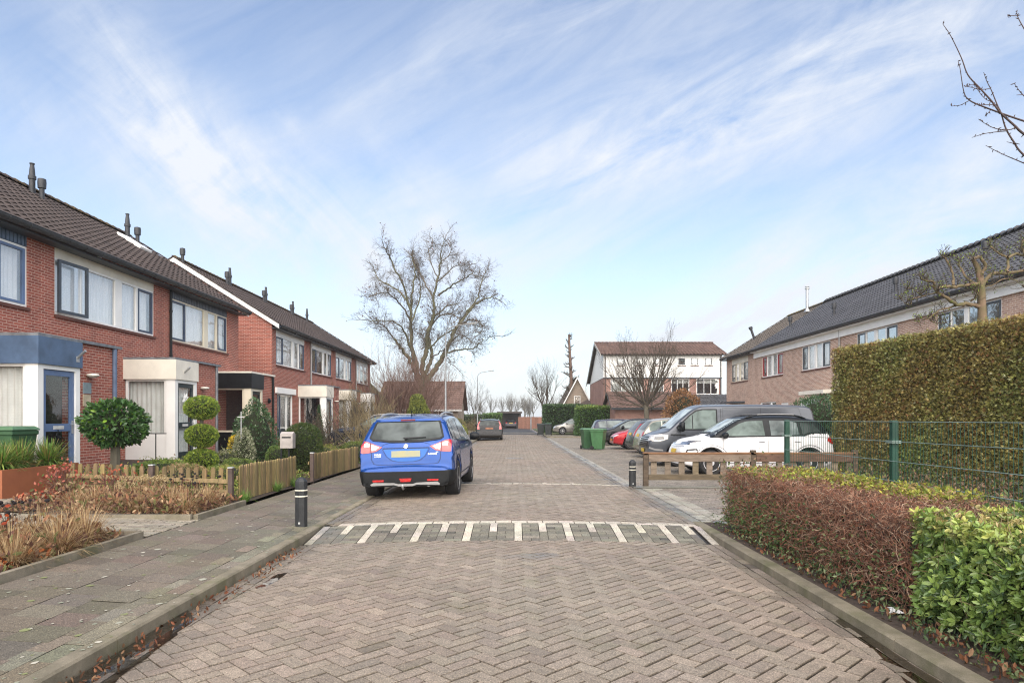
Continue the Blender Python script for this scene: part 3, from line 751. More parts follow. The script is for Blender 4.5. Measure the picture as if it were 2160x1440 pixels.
def roof_row(root, s, xf, y0, y1, ends, mt, verge0=False, verge1=False, over=.35, xr=None, zr=8.62, ze=5.66, depth=8.8, tw=.30, tl=.34, amp=.028, glaze=1, verge_mat=None, lich=True):
    """s: +1 for houses on the left (front faces +x), -1 for houses on the right"""
    xe = xf+s*over; xr = xf-s*4.35 if xr is None else xr; xb = xr-(xe-xr)*1.0
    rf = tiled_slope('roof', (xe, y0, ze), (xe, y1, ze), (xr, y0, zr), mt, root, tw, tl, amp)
    g = G(); g.quad((xb, y0, ze), (xb, y1, ze), (xr, y1, zr-.01), (xr, y0, zr-.01)); g.quad((xe+s*-.02, y0+.002, ze-.05), (xe+s*-.02, y1-.002, ze-.05), (xr, y1-.002, zr-.08), (xr, y0+.002, zr-.08))
    g.build('roof_deck', T_GREYB if mt is not T_DARK else T_DARK, rf)
    ridge_caps('ridge', (xr, y0, zr+.05), (xr, y1, zr+.05), mt, rf, lich=lich)
    # gutter
    gg = G(); n = 8; vs = []; r_ = .085
    cx = xe+s*.06; cz = ze-.01
    ys = [y0+.002]+[y for y in np.arange(math.ceil(y0/.62)*.62, y1-.1, .62) if y > y0+.1]+[y1-.002]
    for i in range(len(ys)-1):
        ya, yb = ys[i], ys[i+1]; vs = []
        for yy in (ya, yb):
            for k in range(n+1):
                t = math.pi+math.pi*k/n; vs.append((cx+math.cos(t)*r_*1.1, yy, cz+math.sin(t)*r_*1.25))
            for k in range(n, -1, -1):
                t = math.pi+math.pi*k/n; vs.append((cx+math.cos(t)*(r_*1.1-.008), yy, cz+math.sin(t)*(r_*1.25-.008)))
        m = 2*n+2
        gg.add(vs, [(k, (k+1) % m, m+(k+1) % m, m+k) for k in range(m)], (random.uniform(.85, 1.15),)*3)
        gg.tube([(cx+math.cos(t_)*r_*1.16, yb-.012, cz+math.sin(t_)*r_*1.33) for t_ in np.linspace(math.pi, 2*math.pi, 9)], .007, 4)
    gg.tube([(cx+s*r_*1.1, y0+.002, cz), (cx+s*r_*1.1, y1-.002, cz)], .011, 6, (1.6, 1.6, 1.6))
    gg.build('gutter', GUTM, root)
    # verge boards
    for f, yv, sg in ((verge0, y0, -1), (verge1, y1, 1)):
        if not f: continue
        g = G(); 
        for (p, q) in (((xe, ze), (xr, zr)), ((xr, zr), (xb, ze))):
            a = Vector((p[0], yv+sg*.035, p[1]-.07)); b_ = Vector((q[0], yv+sg*.035, q[1]-.07)); d = (b_-a)/2
            g.obox((a+b_)/2, d, (0, .03, 0), (0, 0, .10))
        g.build('verge_board', verge_mat or WHITE, root)
        g = G()
        for (p, q) in (((xe, ze), (xr, zr)), ((xr, zr), (xb, ze))):
            a = Vector((p[0], yv+sg*.02, p[1]+.07)); b_ = Vector((q[0], yv+sg*.02, q[1]+.07)); k = 16
            for i in range(k):
                c0 = a.lerp(b_, i/k); c1 = a.lerp(b_, (i+1)/k+.01); g.obox((c0+c1)/2+Vector((0, 0, .012*(i % 2))), (c1-c0)/2, (0, .09, 0), (0, 0, .022), (random.uniform(.7, 1.2),)*3)
        g.build('verge_tile', mt, root)
    return rf
def gable(g, y, xf, s, z0, over=.0, zr=8.55, ze=5.6, xr=None):
    xr = xf-s*4.35 if xr is None else xr; xb = 2*xr-xf
    slope = (zr-ze)/abs((xf+s*.35)-xr); zf = ze+slope*.35-.12
    g.add([(xf, y, z0), (xb, y, z0), (xb, y, zf), (xr, y, zr-.14), (xf, y, zf)], [(0, 1, 2, 3, 4)])
def porch(root, xf, s, y0, proj, front_w, brick_w, fascia, frame, doorm, pane=PANE_P, curtain=CURTG, trim=ZINC, top=3.13, zf=.2, doorglass=True, tail=None):
    """bay: a window face towards -y, a door towards the street, then a brick length"""
    xp = xf+s*proj; y1 = y0+front_w; y2 = y1+brick_w; zl = 2.56
    g = G()          # brick part: street face and the end return
    g.box(xf-.02*s, xp-.02*s, y1+.02, y2, zf, top-.02); g.build('porch_wall', RED_BRICK if s > 0 else PALE_BRICK, root)
    g = G(); g.box(xf, xp+s*.04, y0-.04, y1+.0, top-.02, top+.04); g.box(xf, xp+s*.06, y1+.001, y2+.05, top-.018, top+.045); g.build('porch_roof', trim, root)
    g = G(); ex = .045
    g.box(xf, xp+s*ex, y0-ex, y0+.02, zl, top-.022); g.box(xp-s*.02, xp+s*ex, y0+.021, y1+.03, zl, top-.022); g.build('porch_fascia', fascia, root)
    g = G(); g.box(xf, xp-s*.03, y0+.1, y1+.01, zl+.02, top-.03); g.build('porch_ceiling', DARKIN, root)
    # window face (plane y=y0, outside towards -y)
    xa, xb = sorted((xf+s*.02, xp-s*.26))
    w_ = window(root, 'y', y0+.06, -1, xa, xb, .98, zl, [(0, 1, 'fix')], frame, sash=frame, curtain=curtain, pane=pane, sill=False, depth=.05)
    g = G(); xa2, xb2 = sorted((xf+s*.02, xp-s*.26)); g.box(xa2, xb2, y0+.03, y0+.09, zf, .979)
    g.build('window_panel', frame if curtain is not None else doorm, root)
    g = G(); g.box(*sorted((xp-s*.255, xp)), y0, y0+.16, zf, zl-.001); g.box(*sorted((xp-s*.10, xp-s*.003)), y1-.12, y1+.015, zf, zl-.001)
    g.box(*sorted((xp-s*.10, xp-s*.004)), y0+.161, y1-.121, zl-.09, zl-.002); g.build('porch_frame', frame, root)
    # door in the plane x = xp, outside towards s
    d0, d1 = y0+.17, y1-.13; zt = zl-.10; xd = xp-s*.09
    g = G(); k = .11
    for (a, b_, c_, e) in ((d0, d0+k, zf, zt), (d1-k, d1, zf, zt), (d0+k, d1-k, zt-k, zt), (d0+k, d1-k, zf, zf+.32), (d0+k, d1-k, 1.20, 1.36)):
        g.box(*sorted((xd, xd+s*.05)), a, b_, c_, e)
    dr = g.build('door', doorm, root)
    g = G(); g.box(*sorted((xd+s*.02, xd+s*.025)), d0+k, d1-k, zf+.32, 1.20); g.box(*sorted((xd+s*.02, xd+s*.025)), d0+k, d1-k, 1.36, zt-k); g.build('pane', pane, dr)
    if doorglass: g = G(); V, F = pleats('x', xd-s*.05, d0+k, d1-k, zf+.3, zt-k, .012); g.add(V, F); g.build('curtain', CURTG, dr)
    g = G(); g.box(*sorted((xd+s*.051, xd+s*.058)), (d0+d1)/2-.16, (d0+d1)/2+.16, 1.245, 1.315); g.build('letterbox', mat('letterbox', (.6, .6, .58), .4), dr)
    g = G(); g.box(*sorted((xd+s*.051, xd+s*.062)), d1-.08, d1-.03, 1.15, 1.42); g.tube([(xd+s*.07, d1-.055, 1.34), (xd+s*.09, d1-.055, 1.34), (xd+s*.09, d1-.16, 1.34)], .011, 6); g.build('handle', STEEL, dr)
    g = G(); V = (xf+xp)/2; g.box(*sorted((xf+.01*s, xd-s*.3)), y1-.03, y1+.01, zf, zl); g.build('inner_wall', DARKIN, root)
    return xp, y1, y2, dr
def walllamp(root, x, y, z, s, m=WHITE):
    g = G(); g.lathe((x+s*.08, y, z-.04), [(.05, 0), (.11, .02), (.13, .045), (.11, .075), (.02, .085)], 12); g.box(*sorted((x, x+s*.06)), y-.03, y+.03, z-.02, z+.03)
    g.build('wall_lamp', mat('lamp_cover', (.72, .70, .62), .4), root, smooth=40)
def pipe(root, x, y, z0, z1, m=PVC, r=.045):
    g = G(); g.tube([(x, y, z0), (x, y, z1)], r, 10)
    for z in np.arange(z0+.3, z1-.1, 1.4): g.lathe((x, y, z), [(r*1.01, 0), (r*1.25, .01), (r*1.25, .07), (r*1.01, .08)], 10)
    g.build('downpipe', m, root, smooth=40)
LIGHTS = [(0, .235, 'sash'), (.24, .56, 'fix'), (.63, .79, 'fix'), (.81, 1.0, 'sash')]
XF = -10.85
def terraced(y0, y1, label, group, wy, zw=(3.93, 5.28), panel=WHITE, ribbed=False, lights=LIGHTS, sash=NAVY, frame=WHITE, pane=PANE, curtain=CURT, g0=False, g1=False, ground=None, s=1, xf=XF, brick=RED_BRICK, tiles=T_BROWN, fascia=False, vm=None, opened=None, wlabel=None, lich=True):
    root = thing('terraced_house', (xf, (y0+y1)/2, 0), label, 'house', group)
    holes = [(wy[0], wy[1], zw[0], 5.62 if not fascia else zw[1])]+[(q[0], q[1], q[2], q[3]) for q in (ground or [])]
    g = G(); wall_grid(g, 'x', xf, y0, y1, 0, 5.62, holes, .14, -s)
    xr = xf-s*4.35; xb = 2*xr-xf
    gb = G(); gb.quad((xb, y0, 0), (xb, y1, 0), (xb, y1, 5.6), (xb, y0, 5.6)); gb.build('rear_wall', brick, root)
    if g0: gable(g, y0, xf, s, 0)
    if g1: gable(g, y1, xf, s, 0)
    g.build('wall', brick, root)
    g = G(); g.box(*sorted((xf-s*.9, xf-s*.95)), y0+.06, y1-.06, .1, 5.6); g.box(*sorted((xf-s*.15, xf-s*.9)), y0+.07, y1-.07, 2.7, 2.8)
    g.box(*sorted((xf-s*.15, xf-s*.9)), y0+.05, y0+.06, .1, 5.6); g.box(*sorted((xf-s*.15, xf-s*.9)), y1-.06, y1-.05, .1, 5.6); g.build('inner_wall', mat('room_wall', (.25, .24, .22), .9), root)
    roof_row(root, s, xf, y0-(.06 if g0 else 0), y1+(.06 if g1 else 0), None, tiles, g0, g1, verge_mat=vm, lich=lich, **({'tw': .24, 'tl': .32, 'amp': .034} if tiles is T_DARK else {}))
    g = G(); g.box(*sorted((xf+s*.005, xf+s*.33)), y0+.004, y1-.004, 5.50, 5.545)
    if fascia: g.box(*sorted((xf+s*.003, xf+s*.10)), y0+.003, y1-.003, 5.18, 5.499)
    g.build('eaves_board', WHITE if fascia else GUTM, root)
    window(root, 'x', xf, s, wy[0], wy[1], zw[0], zw[1], lights, frame, sash, curtain, pane, label=wlabel)
    if not fascia:
        g = G()
        if ribbed:
            n = int((wy[1]-wy[0])/.11)
            g.box(*sorted((xf-s*.10, xf-s*.06)), wy[0], wy[1], zw[1]+.001, 5.6)
            for i in range(n+1):
                a = wy[0]+(wy[1]-wy[0])*i/n; g.box(*sorted((xf-s*.06, xf-s*.025)), a-.037, a+.037, zw[1]+.02, 5.6, (1.7, 1.7, 1.7))
        else:
            mid = (wy[0]+wy[1])/2
            g.box(*sorted((xf-s*.09, xf-s*.02)), wy[0], mid-.004, zw[1]+.001, 5.6); g.box(*sorted((xf-s*.09, xf-s*.02)), mid+.004, wy[1], zw[1]+.001, 5.6)
        g.build('panel', panel, root)
    return root
SLATE_PANEL = mat('slate_panel', (.075, .085, .105), .5, tint=True, var=.1)
GRP = 'terraced houses of the left row'
# --- near row of three
hA = terraced(9.9, 15.2, 'nearest red brick terraced house, at the left edge, with the blue porch and blue door', GRP, (10.5, 14.8), ribbed=True, panel=mat('blue_panel', (.07, .10, .15), .45, tint=True), sash=BLUED, pane=PANE)
hB = terraced(15.2, 20.5, 'red brick terraced house with an open dark-framed upstairs window above a cream porch', GRP, (15.66, 20.0), panel=CREAM, lights=[(0, .235, 'fix'), (.24, .56, 'fix'), (.63, .79, 'fix'), (.81, 1.0, 'sash')])
hC = terraced(20.5, 26.1, 'red brick terraced house with a black porch at the far end of the near row', GRP, (20.95, 25.1), ribbed=True, panel=SLATE_PANEL, frame=CREAMY, g1=True, vm=WHITE)
# open sash of house B, hinged at the left jamb and swung flat towards the camera
g = G(); k = .07; hx = XF+.02; sw = .98; ang = R(4)
def sashpt(u, z, d=0): return (hx+u*math.sin(ang)+d*math.cos(ang), 15.72+u*math.cos(ang)-d*math.sin(ang), z)
g = G()
for (u0, u1, z0, z1) in ((0, sw, 3.98, 3.98+k), (0, sw, 5.24-k, 5.24), (0, k, 3.98+k, 5.24-k), (sw-k, sw, 3.98+k, 5.24-k)):
    vs = [sashpt(u, z, d) for d in (0, .055) for (u, z) in ((u0, z0), (u1, z0), (u1, z1), (u0, z1))]
    g.add(vs, [(3, 2, 1, 0), (4, 5, 6, 7), (0, 1, 5, 4), (1, 2, 6, 5), (2, 3, 7, 6), (3, 0, 4, 7)])
sh = g.build('open_sash', GREYF, hB)
g = G(); g.quad(sashpt(k, 3.98+k, .03), sashpt(sw-k, 3.98+k, .03), sashpt(sw-k, 5.24-k, .03), sashpt(k, 5.24-k, .03)); g.build('pane', PANE, sh)
rf = [c for c in hB.children if c.name.startswith('roof')][0]
rfA = [c for c in hA.children if c.name.startswith('roof')][0]; rfC = [c for c in hC.children if c.name.startswith('roof')][0]
def onroof(px, Y, s=1, xf=XF):   # x,z on the front slope seen at photo column px
    x = (px-1085)/1400*Y; xe = xf+s*.35; xr = xf-s*4.35; t = (x-xe)/(xr-xe); return x, 5.66+t*(8.62-5.66)
for r_, x, y, z, kind, h in ((rf, -14.95, 20.3-.0, 8.62, 'cowl', 1.0), (rf, -14.6, 20.15, 8.38, 'cap', .72)): pass
def flues(r_, lst, xr=-15.2):
    for (px, Y, kind, h, dx) in lst: flue(r_, xr+dx, Y, 8.62-abs(dx)*.63-.05, kind, h)
flues(rf, [(0, 19.95+.35, 'cowl', .95, .45), (0, 20.3, 'cap', .72, .75)])
flues(rfC, [(0, 25.3, 'cowl', .95, .45), (0, 25.45, 'cap', .72, .75)])
g = G(); sx, sz = -13.6, 5.66+(3.1/4.7)*2.96
d_ = Vector((-4.7, 0, 2.96)).normalized(); n_ = Vector((2.96, 0, 4.7)).normalized(); c_ = Vector((-14.0, 24.4, 5.66+(3.5/4.7)*2.96))+n_*.07
g.obox(c_, d_*.5, (0, .38, 0), n_*.05); sk = g.build('skylight', WHITE, rfC); g = G(); g.obox(c_+n_*.053, d_*.43, (0, .31, 0), n_*.003); 
# porches of the near row
xpA = porch(hA, XF, 1, 13.16, 1.40, 1.27, 1.42, BLUEP, WHITE, BLUED, doorglass=False)
xpB = porch(hB, XF, 1, 18.45, 1.42, 1.25, 1.47, CREAM, WHITE, mat('dark_door', (.018, .03, .035), .35))
xpC = porch(hC, XF, 1, 23.9, 1.36, 1.1, 1.15, BLACKP, CREAMY, BLACKP, curtain=None, trim=CREAM, doorglass=False)
XP = XF+1.40
walllamp(hA, XP, 14.75, 2.42, 1); walllamp(hB, XP+.02, 20.05, 2.38, 1)
g = G(); g.box(XP-.02, XP+.0, 14.56, 14.83, 2.02, 2.26); g.build('plaque', mat('slate_plaque', (.20, .26, .28), .4), hA)
g = G(); g.box(XP-.02, XP+.0, 14.56, 14.81, 1.74, 1.99); g.build('plaque', mat('tan_plaque', (.42, .36, .25), .6), hA)
g = G(); g.tube([(XP+.02, 15.66, .3), (XP+.02, 15.66, 3.1)], .05, 10); g.build('downpipe', mat('blue_pipe', (.10, .14, .22), .4), hA)
g = G(); g.tube([(XP+.03, 21.0, .3), (XP+.03, 21.0, 3.1)], .045, 10); g.build('downpipe', ZINC, hB)
g = G(); g.tube([(XP+.0, 26.0, .3), (XP+.0, 26.0, 3.1)], .045, 10); g.build('downpipe', BLACKP, hC)
pipe(hC, XF+.06, 20.86, 3.1, 5.6, BLACKP, .04)
# wrought iron ornament on the blue door and a star wreath on the next
dA = xpA[3]; xo = XP-.03; yo = 13.79; zo = .82; g = G()
for (cy, cz, r_) in ((yo-.09, zo+.14, .12), (yo+.09, zo+.14, .12), (yo-.09, zo-.14, .12), (yo+.09, zo-.14, .12), (yo, zo, .07), (yo, zo+.3, .05), (yo, zo-.3, .05)):
    g.tube([(xo, cy+r_*math.cos(t), cz+r_*math.sin(t)) for t in np.linspace(.4, 5.9, 14)], .011, 5)
g.tube([(xo, yo, zo-.48), (xo, yo, zo+.42)], .009, 5); g.build('ornament', BLACKP, dA)
dB = xpB[3]; g = G(); yo, zo = 19.07, 2.02
for i in range(16):
    t = i*math.pi/8; r0, r1 = .06, .19 if i % 2 else .13
    g.tube([(XP-.0, yo+r0*math.cos(t), zo+r0*math.sin(t)), (XP-.0, yo+r1*math.cos(t), zo+r1*math.sin(t))], [.03, .008], 5)
g.build('star', WHITE, dB)
# small flag-holder spikes on the fascias
for h_, y_ in ((hA, 14.3), (hB, 18.9)):
    g = G(); g.tube([(XP+.02, y_, 2.75), (XP+.24, y_-.05, 2.92)], .028, 8); g.box(XP+.0, XP+.05, y_-.05, y_+.05, 2.68, 2.80); g.build('flag_holder', STEEL, h_)
g = G(); g.lathe((XP, 25.5, 2.15), [(0, -.0), (.10, .01), (.10, .05), (.05, .09), (0, .1)], 14, axis='x'); g.build('wall_lamp', BLACKP, hC)
# --- far row of four
D = 'red brick house of the far left row, '
p2 = (29.7, 34.97, 39.85, 44.95, 49.9)
h1 = terraced(p2[0], p2[1], D+'nearest one with the exposed brick gable', GRP, (30.2, 34.35), g0=True, ground=[(30.35, 32.5, .45, 2.62)], pane=PANE)
window(h1, 'x', XF, 1, 30.35, 32.5, .45, 2.62, [(0, .22, 'sash'), (.24, .62, 'fix'), (.64, 1, 'fix')], WHITE, NAVY, CURTG, sill=True, cover=.75)
g = G(); g.box(XF, XF+.10, 30.1, 32.7, 2.63, 2.9); g.build('eaves_board', WHITE, h1)
h2 = terraced(p2[1], p2[2], D+'second from its near gable', GRP, (35.57, 39.4), pane=PANE_R)
h3 = terraced(p2[2], p2[3], D+'third from its near gable', GRP, (40.3, 44.3), pane=PANE_R)
h4 = terraced(p2[3], p2[4], D+'last one beside the mossy-roofed outbuilding', GRP, (45.5, 49.2), g1=True, lights=[(0, .3, 'fix'), (.36, .64, 'fix'), (.7, 1, 'fix')], pane=PANE_R)
porch(h1, XF, 1, 33.3, 1.40, 1.25, 1.25, CREAM, WHITE, GREYF, curtain=None)
porch(h2, XF, 1, 38.35, 1.40, 1.25, 1.25, CREAM, WHITE, GREYF)
porch(h3, XF, 1, 43.5, 1.40, 1.2, 1.2, WHITE, WHITE, GREYF)
walllamp(h1, XP, 35.0, 2.38, 1); walllamp(h2, XP, 40.0, 2.38, 1)
pipe(h2, XF+.06, 35.25, 3.1, 5.6); pipe(h4, XF+.06, 45.3, 3.1, 5.6)
for h_, ys in ((h1, (34.4,)), (h2, (39.4,)), (h3, (44.2,)), (h4, ())):
    r_ = [c for c in h_.children if c.name.startswith('roof')][0]
    for y_ in ys: flues(r_, [(0, y_, 'cowl', .95, .45), (0, y_-.45, 'cap', .75, .5)])
flues([c for c in h3.children if c.name.startswith('roof')][0], [(0, 48.0-4.2, 'cap', .0001, .5)]) if False else None
flues([c for c in h4.children if c.name.startswith('roof')][0], [(0, 47.2, 'cowl', .95, .45)])
flues([c for c in h1.children if c.name.startswith('roof')][0], [(0, 29.9, 'cap', .75, .25)])
# --- right row
XR = 14.9; GR = 'terraced houses of the right row'
rb = [(13.6, 19.1), (19.1, 24.6), (24.6, 30.1), (30.1, 35.6), (35.6, 41.1)]
rl = ['pale brick terraced house nearest in the right row, above the hedge at the right edge',
      'pale brick terraced house in the right row directly behind the pollarded tree',
      'pale brick terraced house whose mirrored upstairs window shows just over the tall hedge top',
      'pale brick terraced house with a cream door canopy just left of the tall hedge',
      'pale brick terraced house in the right row with red-framed upstairs window sashes']
LR = [(0, .25, 'sash'), (.29, .5, 'fix'), (.56, .78, 'fix'), (.78, 1, 'sash')]
RH = []
for i, (a, b_) in enumerate(rb):
    c = (a+b_)/2+.0
    w0, w1 = a+1.2, a+4.3
    gr = [(a+.5, a+1.5, .1, 2.35), (a+2.2, a+4.6, .9, 2.45)] if i >= 2 else []
    h = terraced(a, b_, rl[i], GR, (w0, w1), zw=(3.93, 5.17), lights=LR, sash=(REDF if i == 4 else GREYF), s=-1, xf=XR, brick=PALE_BRICK, tiles=T_DARK, fascia=True, pane=(PANE_R if i in (1, 2) else PANE), g0=(i == 0), ground=gr, vm=GUTM, lich=False)
    for q in gr:
        if q[2] > .5: window(h, 'x', XR, -1, q[0], q[1], q[2], q[3], [(0, .3, 'fix'), (.36, 1, 'fix')], WHITE, GREYF, CURTG, PANE_R, sill=True, cover=.5)
        else:
            g = G(); g.box(XR+.04, XR+.12, q[0], q[1], .0, 2.1); g.build('door', (REDF if i == 4 else NAVY), h); g = G(); g.box(XR+.03, XR+.10, q[0], q[1], 2.1, 2.35); g.build('transom', WHITE, h)
    if i == 3: g = G(); g.box(XR-.9, XR, a+.0, a+2.6, 2.62, 2.8); g.build('door_canopy', CREAM, h)
    RH.append(h)
pipe(RH[3], XR-.06, 30.3, .3, 5.5, PVC)
def flue_r(h, px, py, Y, kind='cap', hh=.7, mt=FLUE, tilt=0):
    r_ = [c for c in h.children if c.name.startswith('roof')][0]
    x = (px-1085)/1400*Y; t = (x-(XR-.35))/4.7; flue(r_, x, Y, 5.66+t*2.96-.02, kind, hh, mt, tilt)
flue_r(RH[2], 1889, 605, 29.0); flue_r(RH[3], 1759, 650, 33.5); flue_r(RH[4], 1667, 680, 40.0); flue_r(RH[1], 2078, 530, 24.0)
hE = terraced(41.1, 46.6, 'pale brick end house of the right row with a browner roof', GR, (42.3, 45.5), zw=(3.93, 5.17), lights=LR, sash=GREYF, frame=CREAMY, s=-1, xf=XR, brick=PALE_BRICK, tiles=T_GREYB, g1=True, vm=GUTM, ground=[(41.6, 42.6, .1, 2.35), (43.1, 45.6, .9, 2.45)], panel=CREAM, curtain=CURT)
window(hE, 'x', XR, -1, 43.1, 45.6, .9, 2.45, [(0, .4, 'fix'), (.45, 1, 'fix')], WHITE, GREYF, CURTG, PANE_R); g = G(); g.box(XR+.04, XR+.12, 41.6, 42.6, 0, 2.34); g.build('door', mat('brown_door', (.1, .05, .03), .5), hE)
g = G(); g.box(XR-.7, XR-.0, 42.9, 45.8, 2.5, 2.6); g.build('awning', GREYF, hE)
flue_r(hE, 1592, 710, 45.6, 'cap', .9, FLUE, -1)
rE = [c for c in hE.children if c.name.startswith('roof')][0]
flue(rE, 18.35, 41.6, 8.3, 'steel', 1.25, STEEL)
# --- white and brick house beyond the parking lot
def far_house():
    y0, x0, x1 = 62.0, 8.35, 19.35; yr, zr = 66.4, 9.05; yb, zb = 73.5, 5.3; ze = 7.45
    r = thing('double_house', (x0, y0, 0), 'white boarded and brick house with a red tiled roof behind the round bare tree', 'house')
    fw = [(x0+.9, x0+5.0, 3.72, 5.12), (x0+6.7, x0+9.9, 3.72, 5.12)]; fw = [(x0+.75, x0+5.2, 3.75, 5.2), (x0+6.0-1.6+.9, x0+6.0-1.6+.91, 4, 4.01)]
    fw = [(x0+.65, x0+3.6, 3.75, 5.2), (x0+4.2, x0+5.6, 3.75, 5.2), (x0+6.3, x0+8.2-.2, 3.75, 5.2), (x0+8.65, x0+10.75, 3.75, 5.2)]
    sw_ = [(x0+q, x0+q+.75, 6.45, 7.15) for q in (1.2, 3.0, 4.7, 6.9, 8.1, 9.4)]
    g = G(); wall_grid(g, 'y', y0, x0, x1, 0, 5.3, fw, .12, 1)
    g.add([(x0, y0, 0), (x0, yb-.3, 0), (x0, yb-.3, 5.2), (x0, y0, 5.3)], [(0, 1, 2, 3)]); g.quad((x1, y0, 0), (x1, yb, 0), (x1, yb, 5.2), (x1, y0, 5.3)); g.build('wall', PINK_BRICK, r)
    g = G(); wall_grid(g, 'y', y0-.06, x0-.03, x1+.03, 5.301, ze, sw_, .12, 1)
    g.add([(x0-.03, y0-.06, 5.3), (x0-.03, yb-.3, 5.2), (x0-.03, yb-.3, 5.22), (x0-.03, yr, zr-.15), (x0-.03, y0-.06, ze)], [(0, 1, 2, 3, 4)])
    g.add([(x1+.03, y0-.06, 5.3), (x1+.03, yb-.3, 5.2), (x1+.03, yr, zr-.15), (x1+.03, y0-.06, ze)], [(0, 1, 2, 3)])
    for z in np.arange(5.5, ze, .2): g.box(x0-.04, x1+.04, y0-.068, y0-.061, z, z+.012, (.85, .85, .85))
    g.build('boarding', mat('white_boarding', (.72, .72, .69), .5, tint=True, var=.03), r)
    g = G(); g.box(x0-.02, x1+.02, y0-.09, y0-.061, 5.22, 5.32); g.build('trim', GREYF, r)
    g = G(); g.box(x0+.1, x1-.1, y0+.9, y0+.95, .1, 7.4); g.build('inner_wall', DARKIN, r)
    for k, q in enumerate(fw):
        window(r, 'y', y0, -1, q[0], q[1], q[2], q[3], [(0, .33, 'sash'), (.35, .64, 'fix'), (.66, 1, 'fix')] if k != 1 else [(0, .5, 'fix'), (.55, 1, 'sash')], WHITE, GREYF, CURTG, PANE, cover=(.95 if k < 2 else .3), sill=True)
    for q in sw_: window(r, 'y', y0-.06, -1, q[0], q[1], q[2], q[3], [(0, 1, 'sash')], WHITE, GREYF, CURTG, PANE_R, sill=True, cover=.5)
    ye = y0-.45; zee = ze-.02
    rf = tiled_slope('roof', (x0-.35, ye, zee), (x1+.5, ye, zee), (x0-.35, yr, zr), T_RED, r, .33, .36, .04)
    g = G(); g.quad((x0-.35, yr, zr), (x1+.5, yr, zr), (x1+.5, yb, zb), (x0-.35, yb, zb)); g.quad((x0-.35, ye, zee-.08), (x1+.5, ye, zee-.08), (x1+.5, yr, zr-.1), (x0-.35, yr, zr-.1)); g.build('roof_deck', T_GREYB, rf)
    ridge_caps('ridge', (x0-.35, yr, zr+.04), (x1+.5, yr, zr+.04), T_RED, rf, lich=False)
    for (p, q, sx) in (((ye, zee), (yr, zr), -1), ((yr, zr), (yb, zb), -1)):
        g = G(); a = Vector((x0-.36, p[0], p[1]-.10)); b_ = Vector((x0-.36, q[0], q[1]-.10)); g.obox((a+b_)/2, (b_-a)/2, (.03, 0, 0), (0, 0, .13)); g.build('verge_board', mat('verge_grey', (.30, .29, .27), .6), r)
    pipe(r, x0+.12, y0-.12, 0, 7.3, mat('brown_pipe', (.06, .045, .04), .5), .05); pipe(r, x1-.1, y0-.12, 0, 7.3, GUTM, .05)
    # garage wing in front
    gx0, gx1, gy0, gy1 = 8.15, 15.2, 55.6, 61.6
    g = G(); g.box(gx0+.3, gx1-.2, gy0+.35, 61.9, 0, 2.45); g.add([(gx0+.3, gy0+.35, 2.45), (gx0+.3, 61.9, 2.45), (gx0+.3, 58.6, 3.7)], [(0, 1, 2)]); g.build('garage_wall', PINK_BRICK, r)
    wr = tiled_slope('roof', (gx0, gy0-.05, 2.38), (gx1, gy0-.05, 2.38), (gx0, 58.7, 3.85), T_RED, r, .33, .36, .04)
    g = G(); g.quad((gx0, 58.7, 3.85), (gx1, 58.7, 3.85), (gx1, 61.9, 2.5), (gx0, 61.9, 2.5)); g.build('roof_deck', T_GREYB, wr)
    g = G(); g.box(gx0, gx1, gy0-.12, gy0-.02, 2.22, 2.38); g.build('gutter', GUTM, r)
    tiled_slope('roof', (15.25, 56.6, 2.5), (19.6, 56.6, 2.5), (15.25, 59.8, 3.65), T_DARK, r, .33, .36, .04); g = G(); g.box(15.25, 19.3, 57.0, 61.9, 0, 2.5); g.build('garage_wall', PINK_BRICK, r)
    g = G(); g.quad((gx0-.02, gy0, 2.3), (gx0-.02, 58.7, 3.8), (gx0-.02, 58.7, 3.6), (gx0-.02, gy0, 2.1)); g.build('verge_board', GUTM, r)
far_house()
